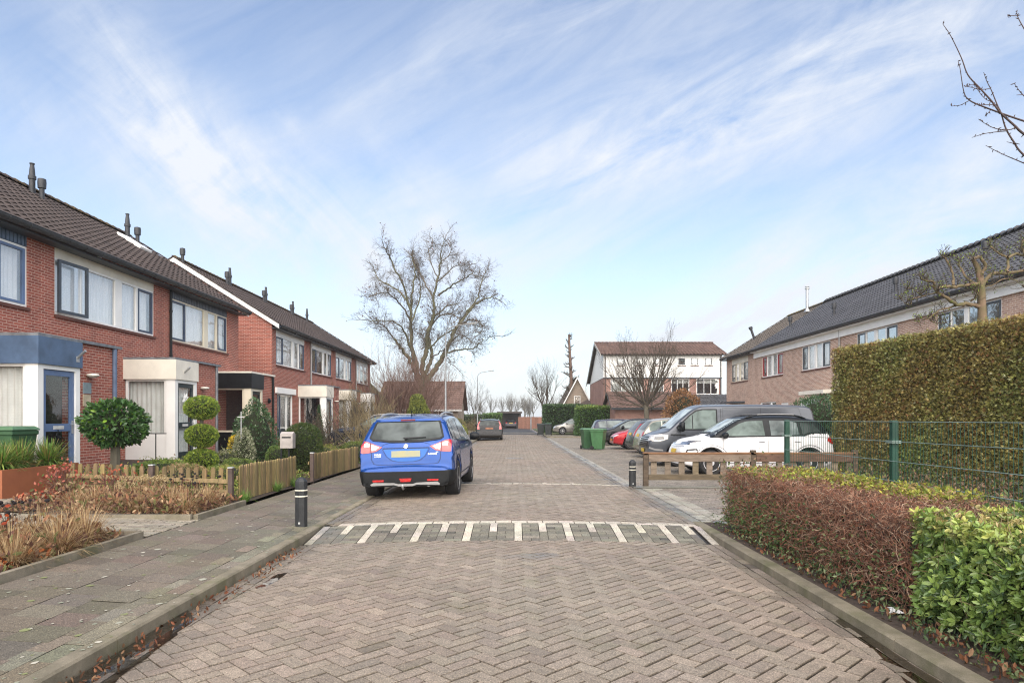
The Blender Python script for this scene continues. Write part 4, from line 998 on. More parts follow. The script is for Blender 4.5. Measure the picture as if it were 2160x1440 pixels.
# --- small steep-roofed house left of it
def gabled(name, label, c, wx, dy, ze, zr, wallm, tilem, ridge='y', deckm=None, open_=None, win=True):
    x0, x1, y0, y1 = c[0]-wx/2, c[0]+wx/2, c[1], c[1]+dy; r = thing(name, (c[0], y0, 0), label, 'house')
    g = G()
    if ridge == 'y':
        g.box(x0, x1, y0, y1, 0, ze); xm = (x0+x1)/2
        for y in (y0, y1): g.add([(x0, y, ze), (x1, y, ze), (xm, y, zr-.1)], [(0, 1, 2)])
        g.build('wall', wallm, r); o = .3; sl = (zr-ze)/(wx/2)
        rf = tiled_slope('roof', (x1+o, y0-o, ze-sl*o), (x1+o, y1+o, ze-sl*o), (xm, y0-o, zr), tilem, r, .33, .36, .04)
        tiled_slope('roof', (x0-o, y0-o, ze-sl*o), (x0-o, y1+o, ze-sl*o), (xm, y0-o, zr), tilem, r, .33, .36, .04)
        for sx, xx in ((1, x1+o), (-1, x0-o)):
            g = G(); a = Vector((xx, y0-o-.02, ze-sl*o-.02)); b_ = Vector((xm, y0-o-.02, zr-.02)); g.obox((a+b_)/2, (b_-a)/2, (0, .025, 0), (0, 0, .11)); g.build('verge_board', WHITE, r)
        ridge_caps('ridge', (xm, y0-o, zr+.03), (xm, y1+o, zr+.03), tilem, rf, lich=False)
        if win: window(r, 'y', y0-.1, -1, c[0]-.35, c[0]+.35, 3.0, 4.0, [(0, 1, 'fix')], WHITE, WHITE, None, PANE)
    else:
        g.box(x0, x1, y0, y1, 0, ze); ym = (y0+y1)/2
        for x in (x0, x1): g.add([(x, y0, ze), (x, y1, ze), (x, ym, zr-.1)], [(0, 1, 2)])
        g.build('wall', wallm, r); o = .4; sl = (zr-ze)/(dy/2)
        rf = tiled_slope('roof', (x0-o, y0-o, ze-sl*o), (x1+o, y0-o, ze-sl*o), (x0-o, ym, zr), tilem, r, .33, .36, .04)
        g = G(); g.quad((x0-o, ym, zr), (x1+o, ym, zr), (x1+o, y1+o, ze-sl*o), (x0-o, y1+o, ze-sl*o)); g.build('roof_deck', tilem, rf)
        g = G(); g.box(x0-o, x1+o, y0-o-.1, y0-o, ze-sl*o-.14, ze-sl*o+.02); g.build('gutter', mat('pale_gutter', (.45, .44, .42), .5), r)
        ridge_caps('ridge', (x0-o, ym, zr+.03), (x1+o, ym, zr+.03), tilem, rf, lich=False)
    return r
BEIGE = brick_mat('beige_brick', (.36, .29, .22), (.28, .22, .17), (.38, .34, .29))
gabled('small_house', 'narrow gabled house with a steep brown roof beside the pollarded tall trunk', (6.95, 73.5), 3.8, 9, 2.4, 6.0, BEIGE, T_GREYB, 'y')
gabled('garage_building', 'low gabled outbuilding with a mossy tiled roof just beyond the left row', (-13.6, 52.5), 5.0, 8, 2.6, 5.15, PINK_BRICK, T_MOSS, 'y', win=False)
hG = gabled('bungalow', 'bungalow with a wide red-brown tiled roof behind the big bare tree', (-8.6, 60.0), 7.0, 7.0, 2.55, 4.95, BEIGE, T_RED, 'x')
window(hG, 'y', 59.9, -1, -6.9, -5.6, .9, 2.2, [(0, 1, 'fix')], WHITE, WHITE, CURTG, PANE)
# ================================================================ CARS
# local frame of every car: +x forward, +y left, z up, origin on the ground under the middle
def catmull(pts, n=6):
    P_ = [np.array(p, float) for p in pts]; P_ = [2*P_[0]-P_[1]]+P_+[2*P_[-1]-P_[-2]]; out = []
    for i in range(1, len(P_)-2):
        p0, p1, p2, p3 = P_[i-1:i+3]
        for k in range(n):
            t = k/n; q = .5*((2*p1)+(-p0+p2)*t+(2*p0-5*p1+4*p2-p3)*t*t+(-p0+3*p1-3*p2+p3)*t**3); out.append(q)
    out.append(P_[-2]); return np.array(out)
class Car:
    def __init__(s, sp):
        s.sp = sp; s.L, s.W = sp['L'], sp['W']
        c = catmull(sp['top'], 5); xs = np.maximum.accumulate(c[:, 0]+np.arange(len(c))*1e-5); zs = c[:, 1]
        s.px, s.pz = xs, zs
        ex = [x for x in np.arange(.12, s.L-.1, .09)]
        for (ax, r) in sp['arch']:
            ex += [ax+(r+.004)*math.cos(t) for t in np.linspace(0, math.pi, 19)]+[ax-r-.01, ax+r+.01]
        keep = [x for x in ex if np.min(np.abs(xs-x)) > .012]
        s.xs = np.array(sorted(list(xs)+keep))
        s.bvh = None
    def top(s, x): return float(np.interp(x, s.px, s.pz))
    def bot(s, x):
        g = s.sp['ground']; L = s.L; z = g
        z = max(z, g+s.sp.get('lift', .16)*max(0, 1-x/.35), g+.10*max(0, 1-(L-x)/.5))
        zc = s.sp.get('wr', .33)
        for ax, r in s.sp['arch']:
            if abs(x-ax) < r: z = max(z, zc+math.sqrt(max(0, r*r-(x-ax)**2))*.98)
        return min(z, s.top(x)-.05)
    def hw(s, x, z):
        sp = s.sp; f = np.interp(z, [q[0] for q in sp['side']], [q[1] for q in sp['side']])
        w = s.W/2*f
        rr, ar = sp.get('rear_r', (.35, .12)); rf, af = sp.get('front_r', (.8, .22))
        if x < rr: t = 1-x/rr; w *= 1-ar*(t**2.4)
        if x > s.L-rf: t = 1-(s.L-x)/rf; w *= 1-af*(t**2.2)
        return w
    def section(s, x):
        zb, zt = s.bot(x), s.top(x); sp = s.sp; h = zt-zb
        rr = min(sp.get('rh', .11), h*.45); rw = sp.get('rw', .16); crown = sp.get('crown', .045)*min(1, h/.4)
        pts = [(0, zb), (s.hw(x, zb+.02)*.88, zb), (s.hw(x, zb+.03)*.985, zb+min(.03, h*.1))]
        zs_ = zt-crown-rr; n = 9
        for k in range(1, n+1):
            z = zb+.03+(zs_-zb-.03)*k/n; pts.append((s.hw(x, z), z))
        w0 = s.hw(x, zs_)
        for k in range(1, 5):
            a = k/4*math.pi/2; pts.append((w0-rw*(1-math.cos(a)), zs_+rr*math.sin(a)))
        w1 = w0-rw
        for k in (1, 2, 3): u = 1-k/4; pts.append((w1*u, zt-crown*u*u))
        pts.append((0, zt)); return pts
    def body(s, root, m):
        V = []; F = []; ns = None
        for x in s.xs:
            p = s.section(x); ring = [(x-s.L/2, y, z) for (y, z) in p]+[(x-s.L/2, -y, z) for (y, z) in p[-2:0:-1]]
            ns = len(ring); V += ring
        m_ = len(s.xs)
        for i in range(m_-1):
            for k in range(ns):
                k2 = (k+1) % ns; F.append((i*ns+k, (i+1)*ns+k, (i+1)*ns+k2, i*ns+k2))
        F.append(tuple(range(ns))); F.append(tuple((m_-1)*ns+k for k in range(ns))[::-1])
        g = G(); g.add(V, F)
        o = g.build('body', [m]+[q[0] for q in s.sp.get('zones', [])], root, local=True, smooth=42)
        me = o.data
        for p in me.polygons:
            for i, (mm, fz_) in enumerate(s.sp.get('zones', [])):
                if fz_(p.center.x+s.L/2, p.center.y, p.center.z, p.normal): p.material_index = i+1
        me = o.data; s.bvh = BVHTree.FromPolygons([v.co.copy() for v in me.vertices], [tuple(p.vertices) for p in me.polygons])
        return o
    def hit(s, p, axis, sgn):
        if axis == 'side': o = Vector((p[0]-s.L/2, sgn*3, p[1])); d = Vector((0, -sgn, 0))
        elif axis == 'rear': o = Vector((-s.L, p[0], p[1])); d = Vector((1, 0, 0))
        elif axis == 'front': o = Vector((s.L, p[0], p[1])); d = Vector((-1, 0, 0))
        else: o = Vector((p[0]-s.L/2, p[1], 4)); d = Vector((0, 0, -1))
        h = s.bvh.ray_cast(o, d)
        if h[0] is None:
            q = o+d*(3-s.W/2 if axis == 'side' else (s.L/2+.05 if axis in ('rear', 'front') else 2.5)); h = s.bvh.find_nearest(q)
        n = h[1]
        if n.dot(d) > 0: n = -n
        return h[0], n
    def patch(s, name, poly, axis, m, parent, sgn=1, off=.006, step=.06, thick=0):
        """poly: outline; side (x from rear, z), rear/front (y, z), top (x, y)"""
        P2 = [Vector(p) for p in poly]; n = len(P2); B = []
        for i in range(n):
            a, b = P2[i], P2[(i+1) % n]; k = max(1, int((b-a).length/step))
            for j in range(k): B.append(a.lerp(b, j/k))
        nb = len(B)
        def inside(q):
            c = False; j = n-1
            for i in range(n):
                a, b = P2[i], P2[j]
                if (a.y > q[1]) != (b.y > q[1]) and q[0] < (b.x-a.x)*(q[1]-a.y)/(b.y-a.y)+a.x: c = not c
                j = i
            return c
        x0, x1 = min(p.x for p in P2), max(p.x for p in P2); y0, y1 = min(p.y for p in P2), max(p.y for p in P2)
        I = [Vector((x, y)) for x in np.arange(x0+step/2, x1, step) for y in np.arange(y0+step/2, y1, step) if inside((x, y)) and min((Vector((x, y))-b).length for b in B) > step*.35]
        r = delaunay_2d_cdt(B+I, [], [list(range(nb))], 1, 1e-5)
        vs, fs = r[0], r[2]; V = []
        for v in vs:
            h, nn = s.hit(v, axis, sgn); V.append(h+nn*off)
        g = G(); g.add(V, [tuple(f) for f in fs])
        o = g.build(name, m, parent, local=True, smooth=60)
        # outward orientation
        me = o.data; c = sum((p.normal*p.area for p in me.polygons), Vector()); want = {'side': Vector((0, sgn, 0)), 'rear': Vector((-1, 0, 0)), 'front': Vector((1, 0, 0)), 'top': Vector((0, 0, 1))}[axis]
        if c.dot(want) < 0: me.flip_normals()
        return o
    def strip(s, name, pts, axis, m, parent, sgn=1, w=.02, off=.008):
        """a narrow strip following the body along a polyline"""
        V = []; F = []; L_ = []
        for i in range(len(pts)-1):
            k = max(1, int((Vector(pts[i+1])-Vector(pts[i])).length/.07))
            L_ += [Vector(pts[i]).lerp(Vector(pts[i+1]), j/k) for j in range(k)]
        L_.append(Vector(pts[-1]))
        for i, p in enumerate(L_):
            d = (L_[min(i+1, len(L_)-1)]-L_[max(i-1, 0)]).normalized(); q = Vector((-d.y, d.x))*w/2
            for e in (p+q, p-q): h, nn = s.hit(e, axis, sgn); V.append(h+nn*off)
        F = [(2*i, 2*i+1, 2*i+3, 2*i+2) for i in range(len(L_)-1)]
        g = G(); g.add(V, F); return g.build(name, m, parent, local=True, smooth=60)
def wheel(root, x, y, r, w, spokes=5, rimm=RIM, sw=.016, name='wheel'):
    s = 1 if y > 0 else -1; ang = .3
    n = 28; g = G(); hw_ = w/2
    prof = [(r*.66, -hw_*.9), (r*.92, -hw_), (r*.98, -hw_*.8), (r, -hw_*.5), (r, hw_*.5), (r*.98, hw_*.8), (r*.92, hw_), (r*.66, hw_*.9)]
    g.lathe((x, y, r), prof, n, axis='y')
    wo = g.build(name, RUBBER, root, local=True, smooth=35); wo.name = name
    g = G(); yo = y+s*hw_*.62
    ro = r*.655
    g.lathe((x, y, r), [(ro, s*hw_*.5), (ro*1.0, s*hw_*.93), (ro*.93, s*hw_*.93), (ro*.90, s*hw_*.45)], n, axis='y')
    for k in range(spokes):
        a = ang+2*math.pi*k/spokes; d = Vector((math.cos(a), 0, math.sin(a))); t = Vector((-math.sin(a), 0, math.cos(a)))
        for dd in ((-.035, .035) if spokes <= 7 else (0,)):
            c0 = Vector((x, yo+s*.02, r))+t*dd*.3; c1 = Vector((x, yo+s*.012, r))+d*ro*.93+t*dd*1.1
            g.obox((c0+c1)/2, (c1-c0)/2, t*sw*(r/.33), Vector((0, .012, 0)))
    g.lathe((x, yo, r), [(.0, s*.0), (.07, s*.0), (.065, s*.03), (.0, s*.035)], 12, axis='y')
    rm = g.build('rim', rimm, wo, local=True, smooth=35)
    g = G(); g.lathe((x, y+s*hw_*.25, r), [(ro*.95, 0), (ro*.95, s*.01), (0, s*.012)], 20, axis='y'); g.build('brake_well', BLACKP, wo, local=True)
    return wo
def fn(v): return v if v > 0 else v
CARG = None
def car_glass(name='car_glass', c=(.06, .075, .075), rough=.04, spec=.26):
    if name in MATS: return MATS[name]
    m, nt, b = new_mat(name); oc = coord(nt)
    n = noise(nt, oc, 2.6, 3, .5, .3)
    nt.links.new(mixc(nt, ramp(nt, n, [(.35, 0.0), (.65, 1.0)]), c, tuple(min(1, x*2.4+.02) for x in c)), b.inputs['Base Color'])
    b.inputs['Roughness'].default_value = rough; b.inputs['Specular IOR Level'].default_value = spec; MATS[name] = m; return m
GLS = car_glass(); GLL = car_glass('car_glass_light', (.05, .068, .062), spec=.2); GLR = car_glass('rear_glass', (.025, .03, .03), spec=.12)
LAMPR = mat('red_lamp', (.45, .012, .012), .15, .6, var=.2, vs=20, coat=1); LAMPW = mat('clear_lamp', (.62, .60, .58), .12, .7, var=.25, vs=30, coat=1)
LAMPB = mat('lamp_dark', (.10, .10, .11), .1, .8, var=.5, vs=40, coat=1); PLATE = mat('yellow_plate', (.62, .42, .03), .4, var=.05); ORANGE = mat('amber_plate', (.75, .30, .03), .4, var=.05)
PLATEB = mat('blurred_plate', (.36, .31, .12), .5, c2=(.22, .26, .24), vs=3.2); SILVERT = mat('silver_trim', (.30, .30, .30), .3, metal=.5, var=.05)
def side_panes(c, root, belt, wins, m, drop=.10, sides=(1, -1), name='side_window', split=True):
    out = []
    for sg in sides:
        for (a, b_, *opt) in wins:
            top = []; xs = np.linspace(a, b_, 10)
            bl = (lambda x: np.interp(x, [q[0] for q in belt], [q[1] for q in belt]))
            up = [(x, min(c.top(x)-drop, opt[0] if opt else 9)) for x in xs]
            up = [(x, z) for x, z in up if z > bl(x)+.015]
            if len(up) < 3: continue
            poly = [(x, float(bl(x))) for x, z in up][::3]+[(up[-1][0], float(bl(up[-1][0])))]+up[::-1]
            # drop near-duplicates
            pp = []
            for q in poly:
                if not pp or (Vector(q)-Vector(pp[-1])).length > .012: pp.append(q)
            out.append(c.patch(name, pp, 'side', m, root, sg, .007))
    return out
def mirror_part(root, x, y, z, m, s):
    g = G(); g.lathe((x, y+s*.11, z), [(.0, -.11), (.05, -.10), (.085, -.03), (.09, .04), (.06, .10), (0, .11)], 12, axis='y')
    o = g.build('wing_mirror', m, root, local=True, smooth=50)
    g = G(); g.box(x-.02, x+.03, min(y-.0*s, y+s*.04), max(y, y+s*.04), z-.08, z-.02); g.build('bracket', PLASTIC, o, local=True); return o
def seams(c, root, xs, z0, z1, sides=(1, -1), m=BLACKP, lean=0):
    for sg in sides:
        for x in xs: c.strip('door_seam', [(x+lean, z1), (x, (z0+z1)/2), (x, z0)], 'side', m, root, sg, .008, .003)
def underbody(root, c, m=BLACKP):
    g = G(); L = c.L; w = c.W/2*.72
    g.box(-L/2+.45, L/2-.5, -w, w, c.sp['ground']-.03, c.sp['ground']+.10); 
    for ax, r in c.sp['arch']: g.box(ax-L/2-r*.9, ax-L/2+r*.9, -w*.95, w*.95, c.sp['ground']+.05, .70)
    g.build('underbody', m, root, local=True)
HATCH_TOP = [(0, .50), (.02, .62), (.05, .75), (.10, .92), (.17, 1.05), (.30, 1.22), (.45, 1.38), (.62, 1.44), (1.1, 1.49), (1.8, 1.50), (2.35, 1.45), (2.75, 1.28), (3.15, 1.04), (3.25, .98), (3.6, .91), (3.85, .80), (3.96, .66), (4.0, .50)]
def stretch(top, L, H, L0=4.0, H0=1.5): return [(x*L/L0, z*H/H0 if z > .7 else z) for x, z in top]
SIDE = [(.15, .90), (.30, .965), (.55, 1.0), (.80, .99), (.95, .965), (1.05, .93), (1.5, .70), (2.0, .6)]
def make_car(name, label, cat, L, W, H, paintm, loc, yaw, top=None, wr=.32, ar=.36, wheelx=None, ground=.19, belt=None, wins=None, glass=GLS, rim=RIM, roofm=None, side=None, tail=None, front=None, plate=PLATE, clad=None, rails=None, group=None, spokes=5, pitch=0, roll=0, both=True, drop=.10, fr=(.8, .22), rr=(.35, .12), rearwin=True, wsh=(.09, .28), ww=.20, mir=None, **kw):
    root = thing(name, loc, label, cat, group, rot=(roll, pitch, yaw))
    wx = wheelx or (.72*L/4.0*1.0, L-.82*L/4.0)
    sp = dict(L=L, W=W, top=top or stretch(HATCH_TOP, L, H), arch=[(wx[0], ar), (wx[1], ar)], ground=ground, side=side or SIDE, wr=wr, front_r=fr, rear_r=rr, **kw)
    c = Car(sp); body = c.body(root, paintm)
    bz = .98*H/1.5 if belt is None else None
    belt = belt or [(0, bz+.03), (L*.5, bz), (L, bz-.05)]
    wins = wins or [(L*.09, L*.20), (L*.21, L*.42), (L*.435, L*.73)]
    side_panes(c, root, belt, wins, glass, drop)
    k = L/4.0; h = H/1.5
    for x in wx:
        for y in (1, -1): wheel(root, x-L/2, y*(W/2-ww/2-.02), wr, ww, spokes, rim)
    underbody(root, c)
    # windshield and rear glass, seen from the front and the rear
    def yz(face, zlo, zhi, flo, fhi): return [(-W/2*flo, zlo), (W/2*flo, zlo), (W/2*fhi, zhi), (-W/2*fhi, zhi)]
    if fr is not None: c.patch('windscreen', yz('front', 1.02*h+kw.get('ws0', 0), H-.10, .80, .64), 'front', glass, root)
    if rearwin: c.patch('rear_window', yz('rear', 1.04*h, H-.14, .76, .62), 'rear', GLR, root)
    hd = [(W*.24, .62*h), (W*.40, .66*h), (W*.435, .76*h), (W*.34, .76*h), (W*.25, .70*h)]
    for sg in (1, -1):
        c.patch('headlight', [(sg*y, z) for y, z in hd], 'front', LAMPW, root, step=.05)
        c.patch('tail_light', [(sg*y, z) for y, z in (tail or [(W*.33, .80*h), (W*.46, .80*h), (W*.46, 1.0*h), (W*.36, 1.0*h)])], 'rear', LAMPR, root, step=.05)
        mirror_part(root, (mir or L*.69)-L/2, sg*(W/2*.93), 1.0*h+.02, paintm if roofm is None else BLACKP, sg)
    c.patch('grille', [(-W*.2, .50), (W*.2, .50), (W*.23, .64*h), (-W*.23, .64*h)], 'front', BLACKP, root)
    c.patch('number_plate', [(-.26, .40), (.26, .40), (.26, .51), (-.26, .51)], 'front', plate, root, off=.014)
    c.patch('number_plate', [(-.26, .78*h), (.26, .78*h), (.26, .89*h), (-.26, .89*h)], 'rear', plate, root, off=.012)
    for sg in (1, -1):
        c.strip('sill_trim', [(wx[0]+ar+.02, ground+.05), (wx[1]-ar-.02, ground+.05)], 'side', PLASTIC, root, sg, .07)
        for x in (L*.425, L*.70): c.strip('door_seam', [(x, .95*h), (x-.0, ground+.1)], 'side', BLACKP, root, sg, .010, .003)
        for x in (L*.24, L*.46): c.strip('door_handle', [(x, .86*h), (x+.17, .865*h)], 'side', SILVERT if roofm is not None else paintm, root, sg, .03, .02)
    if clad:
        for sg in (1, -1):
            for x in wx:
                pts = [(x+(ar+.03)*math.cos(t), wr+(ar+.03)*math.sin(t)) for t in np.linspace(.05, math.pi-.05, 13)]; c.strip('wheel_trim', pts, 'side', PLASTIC, root, sg, .06)
    if roofm is not None:
        c.patch('roof_panel', [(L*.20, -W*.40), (L*.62, -W*.40), (L*.62, W*.40), (L*.20, W*.40)], 'top', roofm, root, step=.1)
    if rails:
        for sg in (1, -1):
            g = G(); pts = []
            for x in np.linspace(rails[0], rails[1], 12):
                hh, nn = c.hit((x, sg*(W*.335)), 'top', 1); e = min(x-rails[0], rails[1]-x); pts.append(hh+Vector((0, 0, .012+.045*min(1, e/.12))))
            g.tube(pts, .018, 6); g.build('roof_rail', rails[2], root, local=True, smooth=50)
    return root, c
PI = math.pi
# ---- the blue crossover, seen from behind
SX_TOP = [(0, .46), (.004, .55), (.015, .60), (.05, .625), (.075, .66), (.085, .78), (.10, .90), (.125, 1.0), (.16, 1.07), (.26, 1.22), (.38, 1.37), (.44, 1.43), (.50, 1.475), (.75, 1.51), (1.3, 1.545), (2.0, 1.545), (2.5, 1.50), (2.95, 1.30), (3.3, 1.08), (3.42, 1.01), (3.75, .96), (4.05, .87), (4.22, .74), (4.28, .60), (4.3, .48)]
BLUE = paint('blue_car_paint', (.003, .046, .22), .45, .2, .5)
def blue_suv():
    L, W = 4.3, 1.71
    root = thing('parked_car', (-1.83, 11.6+2.15, .012), 'blue crossover car seen from behind, parked at the left side of the road', 'car', rot=(0, -.004, R(90-1.5)))
    root.rotation_euler = (R(-1.6), 0, R(88.4))
    sp = dict(L=L, W=W, top=SX_TOP, arch=[(.80, .385), (3.42, .385)], ground=.255, wr=.335, side=[(.15, .90), (.30, .965), (.50, 1.0), (.72, .985), (.80, 1.0), (.92, .99), (1.04, .93), (1.5, .735), (2.0, .6)], rear_r=(.32, .10), front_r=(.8, .2), rh=.10, rw=.16, crown=.035, lift=.015, zones=[(PLASTIC, lambda x, y, z, n: z < .515 and x < .5)])
    c = Car(sp); body = c.body(root, BLUE); underbody(root, c)
    for x in (.80, 3.42):
        for y in (1, -1): wheel(root, x-L/2, y*(W/2-.125), .335, .235, 10)
    side_panes(c, root, [(0, 1.10), (1.2, 1.03), (3.3, .97)], [(.52, .88), (.93, 1.72), (1.79, 3.1)], car_glass('blue_car_side', (.10, .13, .15)), .095)
    for sg in (1, -1):
        c.strip('window_seal', [(.50, 1.19), (.56, 1.11), (1.2, 1.022), (2.2, .99), (3.1, .965)], 'side', BLACKP, root, sg, .025)
        c.strip('sill_trim', [(1.25, .33), (2.98, .33)], 'side', PLASTIC, root, sg, .14); c.strip('silver_sill', [(1.30, .26), (2.95, .26)], 'side', SILVERT, root, sg, .03, .012)
        for x in (.80, 3.42):
            c.strip('wheel_trim', [(x+.42*math.cos(t), .335+.42*math.sin(t)) for t in np.linspace(.0, PI, 15)], 'side', PLASTIC, root, sg, .065)
        for x in (1.78, 2.75): c.strip('door_seam', [(x, .97), (x, .38)], 'side', BLACKP, root, sg, .009, .003)
        for x in (.98, 1.95): c.strip('door_handle', [(x, .90), (x+.18, .905)], 'side', BLUE, root, sg, .03, .02)
    c.patch('windscreen', [(-.70, 1.06), (.70, 1.06), (.56, 1.44), (-.56, 1.44)], 'front', GLS, root)
    # rear window with rounded lower corners
    rw = c.patch('rear_window', [(-.60, 1.085), (-.30, 1.052), (0, 1.045), (.30, 1.052), (.60, 1.085), (.645, 1.12), (.57, 1.36), (.54, 1.395), (-.54, 1.395), (-.57, 1.36), (-.645, 1.12)], 'rear', car_glass('hatch_glass', (.035, .042, .042), spec=.12), root, off=.010, step=.05)
    c.strip('window_surround', [(-.60, 1.085), (-.30, 1.052), (0, 1.045), (.30, 1.052), (.60, 1.085), (.65, 1.12), (.575, 1.37), (.54, 1.40), (-.54, 1.40), (-.575, 1.37), (-.65, 1.12), (-.60, 1.085)], 'rear', BLACKP, root, 1, .035, .012)
    # spoiler with brake light
    g = G(); pts = []
    for y in np.linspace(-.60, .60, 13): hh, nn = c.hit((y, 1.43), 'rear', 1); pts.append(hh)
    vs = []
    for i, p in enumerate(pts): vs += [p+Vector((-.06, 0, -.025)), p+Vector((-.055, 0, .015)), p+Vector((.12, 0, .045)), p+Vector((.06, 0, -.03))]
    g.add(vs, [(4*i+k, 4*i+(k+1) % 4, 4*i+4+(k+1) % 4, 4*i+4+k) for i in range(12) for k in range(4)]+[(0, 1, 2, 3), (51, 50, 49, 48)])
    spo = g.build('spoiler', BLUE, root, local=True, smooth=40)
    q = pts[6]; g = G(); g.box(q.x-.066, q.x-.05, -.13, .13, q.z-.018, q.z+.010); g.build('brake_light', mat('dark_red_lamp', (.16, .01, .015), .3), spo, local=True)
    # hatch outline, plate recess, lamps
    bl = mat('seam_blue', (.003, .015, .06), .5)
    c.strip('hatch_seam', [(-.66, 1.02), (-.615, .86), (-.61, .74), (-.57, .665), (-.50, .65), (.50, .65), (.57, .665), (.61, .74), (.615, .86), (.66, 1.02)], 'rear', bl, root, 1, .010, .004)
    c.patch('plate_recess', [(-.40, .925), (.40, .925), (.33, .79), (.24, .725), (.14, .70), (-.14, .70), (-.24, .725), (-.33, .79)], 'rear', paint('blue_car_paint_recess', (.008, .08, .31), .45, .25), root, off=.005, step=.05)
    c.strip('recess_edge', [(-.41, .93), (.41, .93)], 'rear', bl, root, 1, .018, .009); c.strip('recess_edge', [(-.42, .92), (-.345, .79), (-.25, .72), (-.14, .695), (.14, .695), (.25, .72), (.345, .79), (.42, .92)], 'rear', bl, root, 1, .006, .008)
    c.strip('hatch_crease', [(-.46, .95), (-.40, 1.0), (-.30, 1.025), (.30, 1.025), (.40, 1.0), (.46, .95)], 'rear', bl, root, 1, .005, .004)
    c.patch('number_plate', [(-.255, .775), (.255, .775), (.255, .885), (-.255, .885)], 'rear', PLATEB, root, off=.018)
    for sg in (1, -1):
        tl = c.patch('tail_light', [(sg*y, z) for y, z in [(.42, .955), (.52, .885), (.62, .865), (.76, .85), (.80, .86), (.80, 1.03), (.765, 1.065), (.70, 1.055), (.55, 1.00)]], 'rear', LAMPR, root, off=.012, step=.035)
        c.patch('clear_lens', [(sg*y, z) for y, z in [(.47, .955), (.535, .905), (.605, .895), (.62, .96), (.62, 1.005), (.55, .985)]], 'rear', LAMPW, tl, off=.017, step=.03)
        c.patch('clear_lens', [(sg*y, z) for y, z in [(.645, .965), (.735, .955), (.745, 1.02), (.70, 1.03), (.65, 1.015)]], 'rear', LAMPW, tl, off=.017, step=.03)
        c.strip('lens_gap', [(sg*.632, .87), (sg*.632, 1.03)], 'rear', BLACKP, tl, 1, .008, .019)
        c.patch('reflector', [(sg*y, z) for y, z in [(.38, .358), (.575, .358), (.58, .39), (.38, .39)]], 'rear', LAMPR, root, off=.022)
        mirror_part(root, 2.95-L/2, sg*.86, 1.05, BLACKP, sg)
        g = G(); pts = []
        for x in np.linspace(.62, 2.7, 20):
            hh, nn = c.hit((x, sg*.555), 'top', 1); e = min(x-.62, 2.7-x); pts.append(hh+Vector((0, 0, .01+.038*min(1, e/.22))))
        g.tube(pts, [.012]+[.024]*18+[.012], 8); g.build('roof_rail', SILVERT, root, local=True, smooth=50)
    # lower bumper
    c.patch('rear_bumper', [(-.80, .525), (.80, .525), (.84, .42), (.80, .27), (-.80, .27), (-.84, .42)], 'rear', PLASTIC, root, off=.012, step=.06)
    for sg in (1, -1): c.patch('bumper_side', [(.0, .525), (.44, .525), (.40, .46), (.36, .27), (.02, .27)], 'side', PLASTIC, root, sg, .010)
    c.patch('skid_plate', [(-.60, .315), (-.56, .345), (-.20, .335), (-.13, .315), (.13, .315), (.20, .335), (.56, .345), (.62, .315), (.60, .29), (.20, .30), (.12, .275), (-.12, .275), (-.20, .30), (-.60, .285)], 'rear', SILVERT, root, off=.030, step=.05)
    c.patch('fog_light', [(-.11, .41), (.11, .41), (.085, .35), (-.085, .35)], 'rear', LAMPR, root, off=.022)
    c.strip('bumper_edge', [(-.82, .53), (0, .522), (.82, .53)], 'rear', BLACKP, root, 1, .010, .016)
    g = G(); g.tube([(-L/2+.12, -.38, .27), (-L/2+.4, -.38, .28)], .03, 10); g.build('exhaust', STEEL, root, local=True)
    g = G(); g.tube([(-L/2+.35, .05, .26), (-L/2+.02, .05, .22), (-L/2-.03, .05, .26)], .018, 8); g.lathe((-L/2-.03, .05, .26), [(0, 0), (.022, .01), (.025, .025), (.018, .045), (0, .05)], 10); g.build('tow_bar', STEEL, root, local=True)
    # wiper
    g = G(); p0, n0 = c.hit((.02, 1.09), 'rear', 1); p1, n1 = c.hit((-.32, 1.115), 'rear', 1); p2, _ = c.hit((.05, 1.12), 'rear', 1)
    g.tube([p0+Vector((-.03, 0, 0)), p0+Vector((-.045, -.05, .01)), p1+Vector((-.03, 0, 0))], [.022, .014, .007], 6); g.tube([p2+Vector((-.024, 0, -.01)), p1+Vector((-.024, -.03, .0))], .010, 5); g.build('wiper', BLACKP, root, local=True)
    # aerial
    hh, _ = c.hit((.75, 0), 'top', 1); g = G(); g.tube([hh, hh+Vector((.02, 0, .02)), hh+Vector((-.07, 0, .13))], [.02, .008, .004], 6); g.build('aerial', BLACKP, root, local=True)
    # chrome emblem: a slanted S made of two hooks
    ey, ez = 0, .965; g = G()
    def E(pts):
        V = []
        for (y, z) in pts: hh, nn = c.hit((ey-y, ez+z), 'rear', 1); V.append(hh+nn*.014)
        g.add(V, [tuple(range(len(pts)))])
    E([(-.038, .008), (.0, .042), (.040, .016), (.024, .004), (.004, .018), (-.012, .006)])
    E([(.038, -.008), (.0, -.042), (-.040, -.016), (-.024, -.004), (-.004, -.018), (.012, -.006)])
    E([(-.038, .008), (-.012, .006), (.038, -.008), (.012, -.006)])
    g.build('emblem', CHROME, root, local=True)
    def word(txt, y, z, size, name='badge'):
        cu = bpy.data.curves.new(name, 'FONT'); cu.body = txt; cu.size = size; cu.extrude = .002; cu.align_x = 'CENTER'; cu.shear = .2
        tmp = bpy.data.objects.new(name, cu); col.objects.link(tmp); bpy.context.view_layer.update()
        me = bpy.data.meshes.new_from_object(tmp.evaluated_get(bpy.context.evaluated_depsgraph_get())); bpy.data.objects.remove(tmp)
        me.materials.clear(); me.materials.append(CHROME); o = bpy.data.objects.new(name, me); col.objects.link(o); o.parent = root
        hh, nn = c.hit((y, z), 'rear', 1); o.location = hh+nn*.012; o.rotation_euler = (R(84), 0, R(-90))
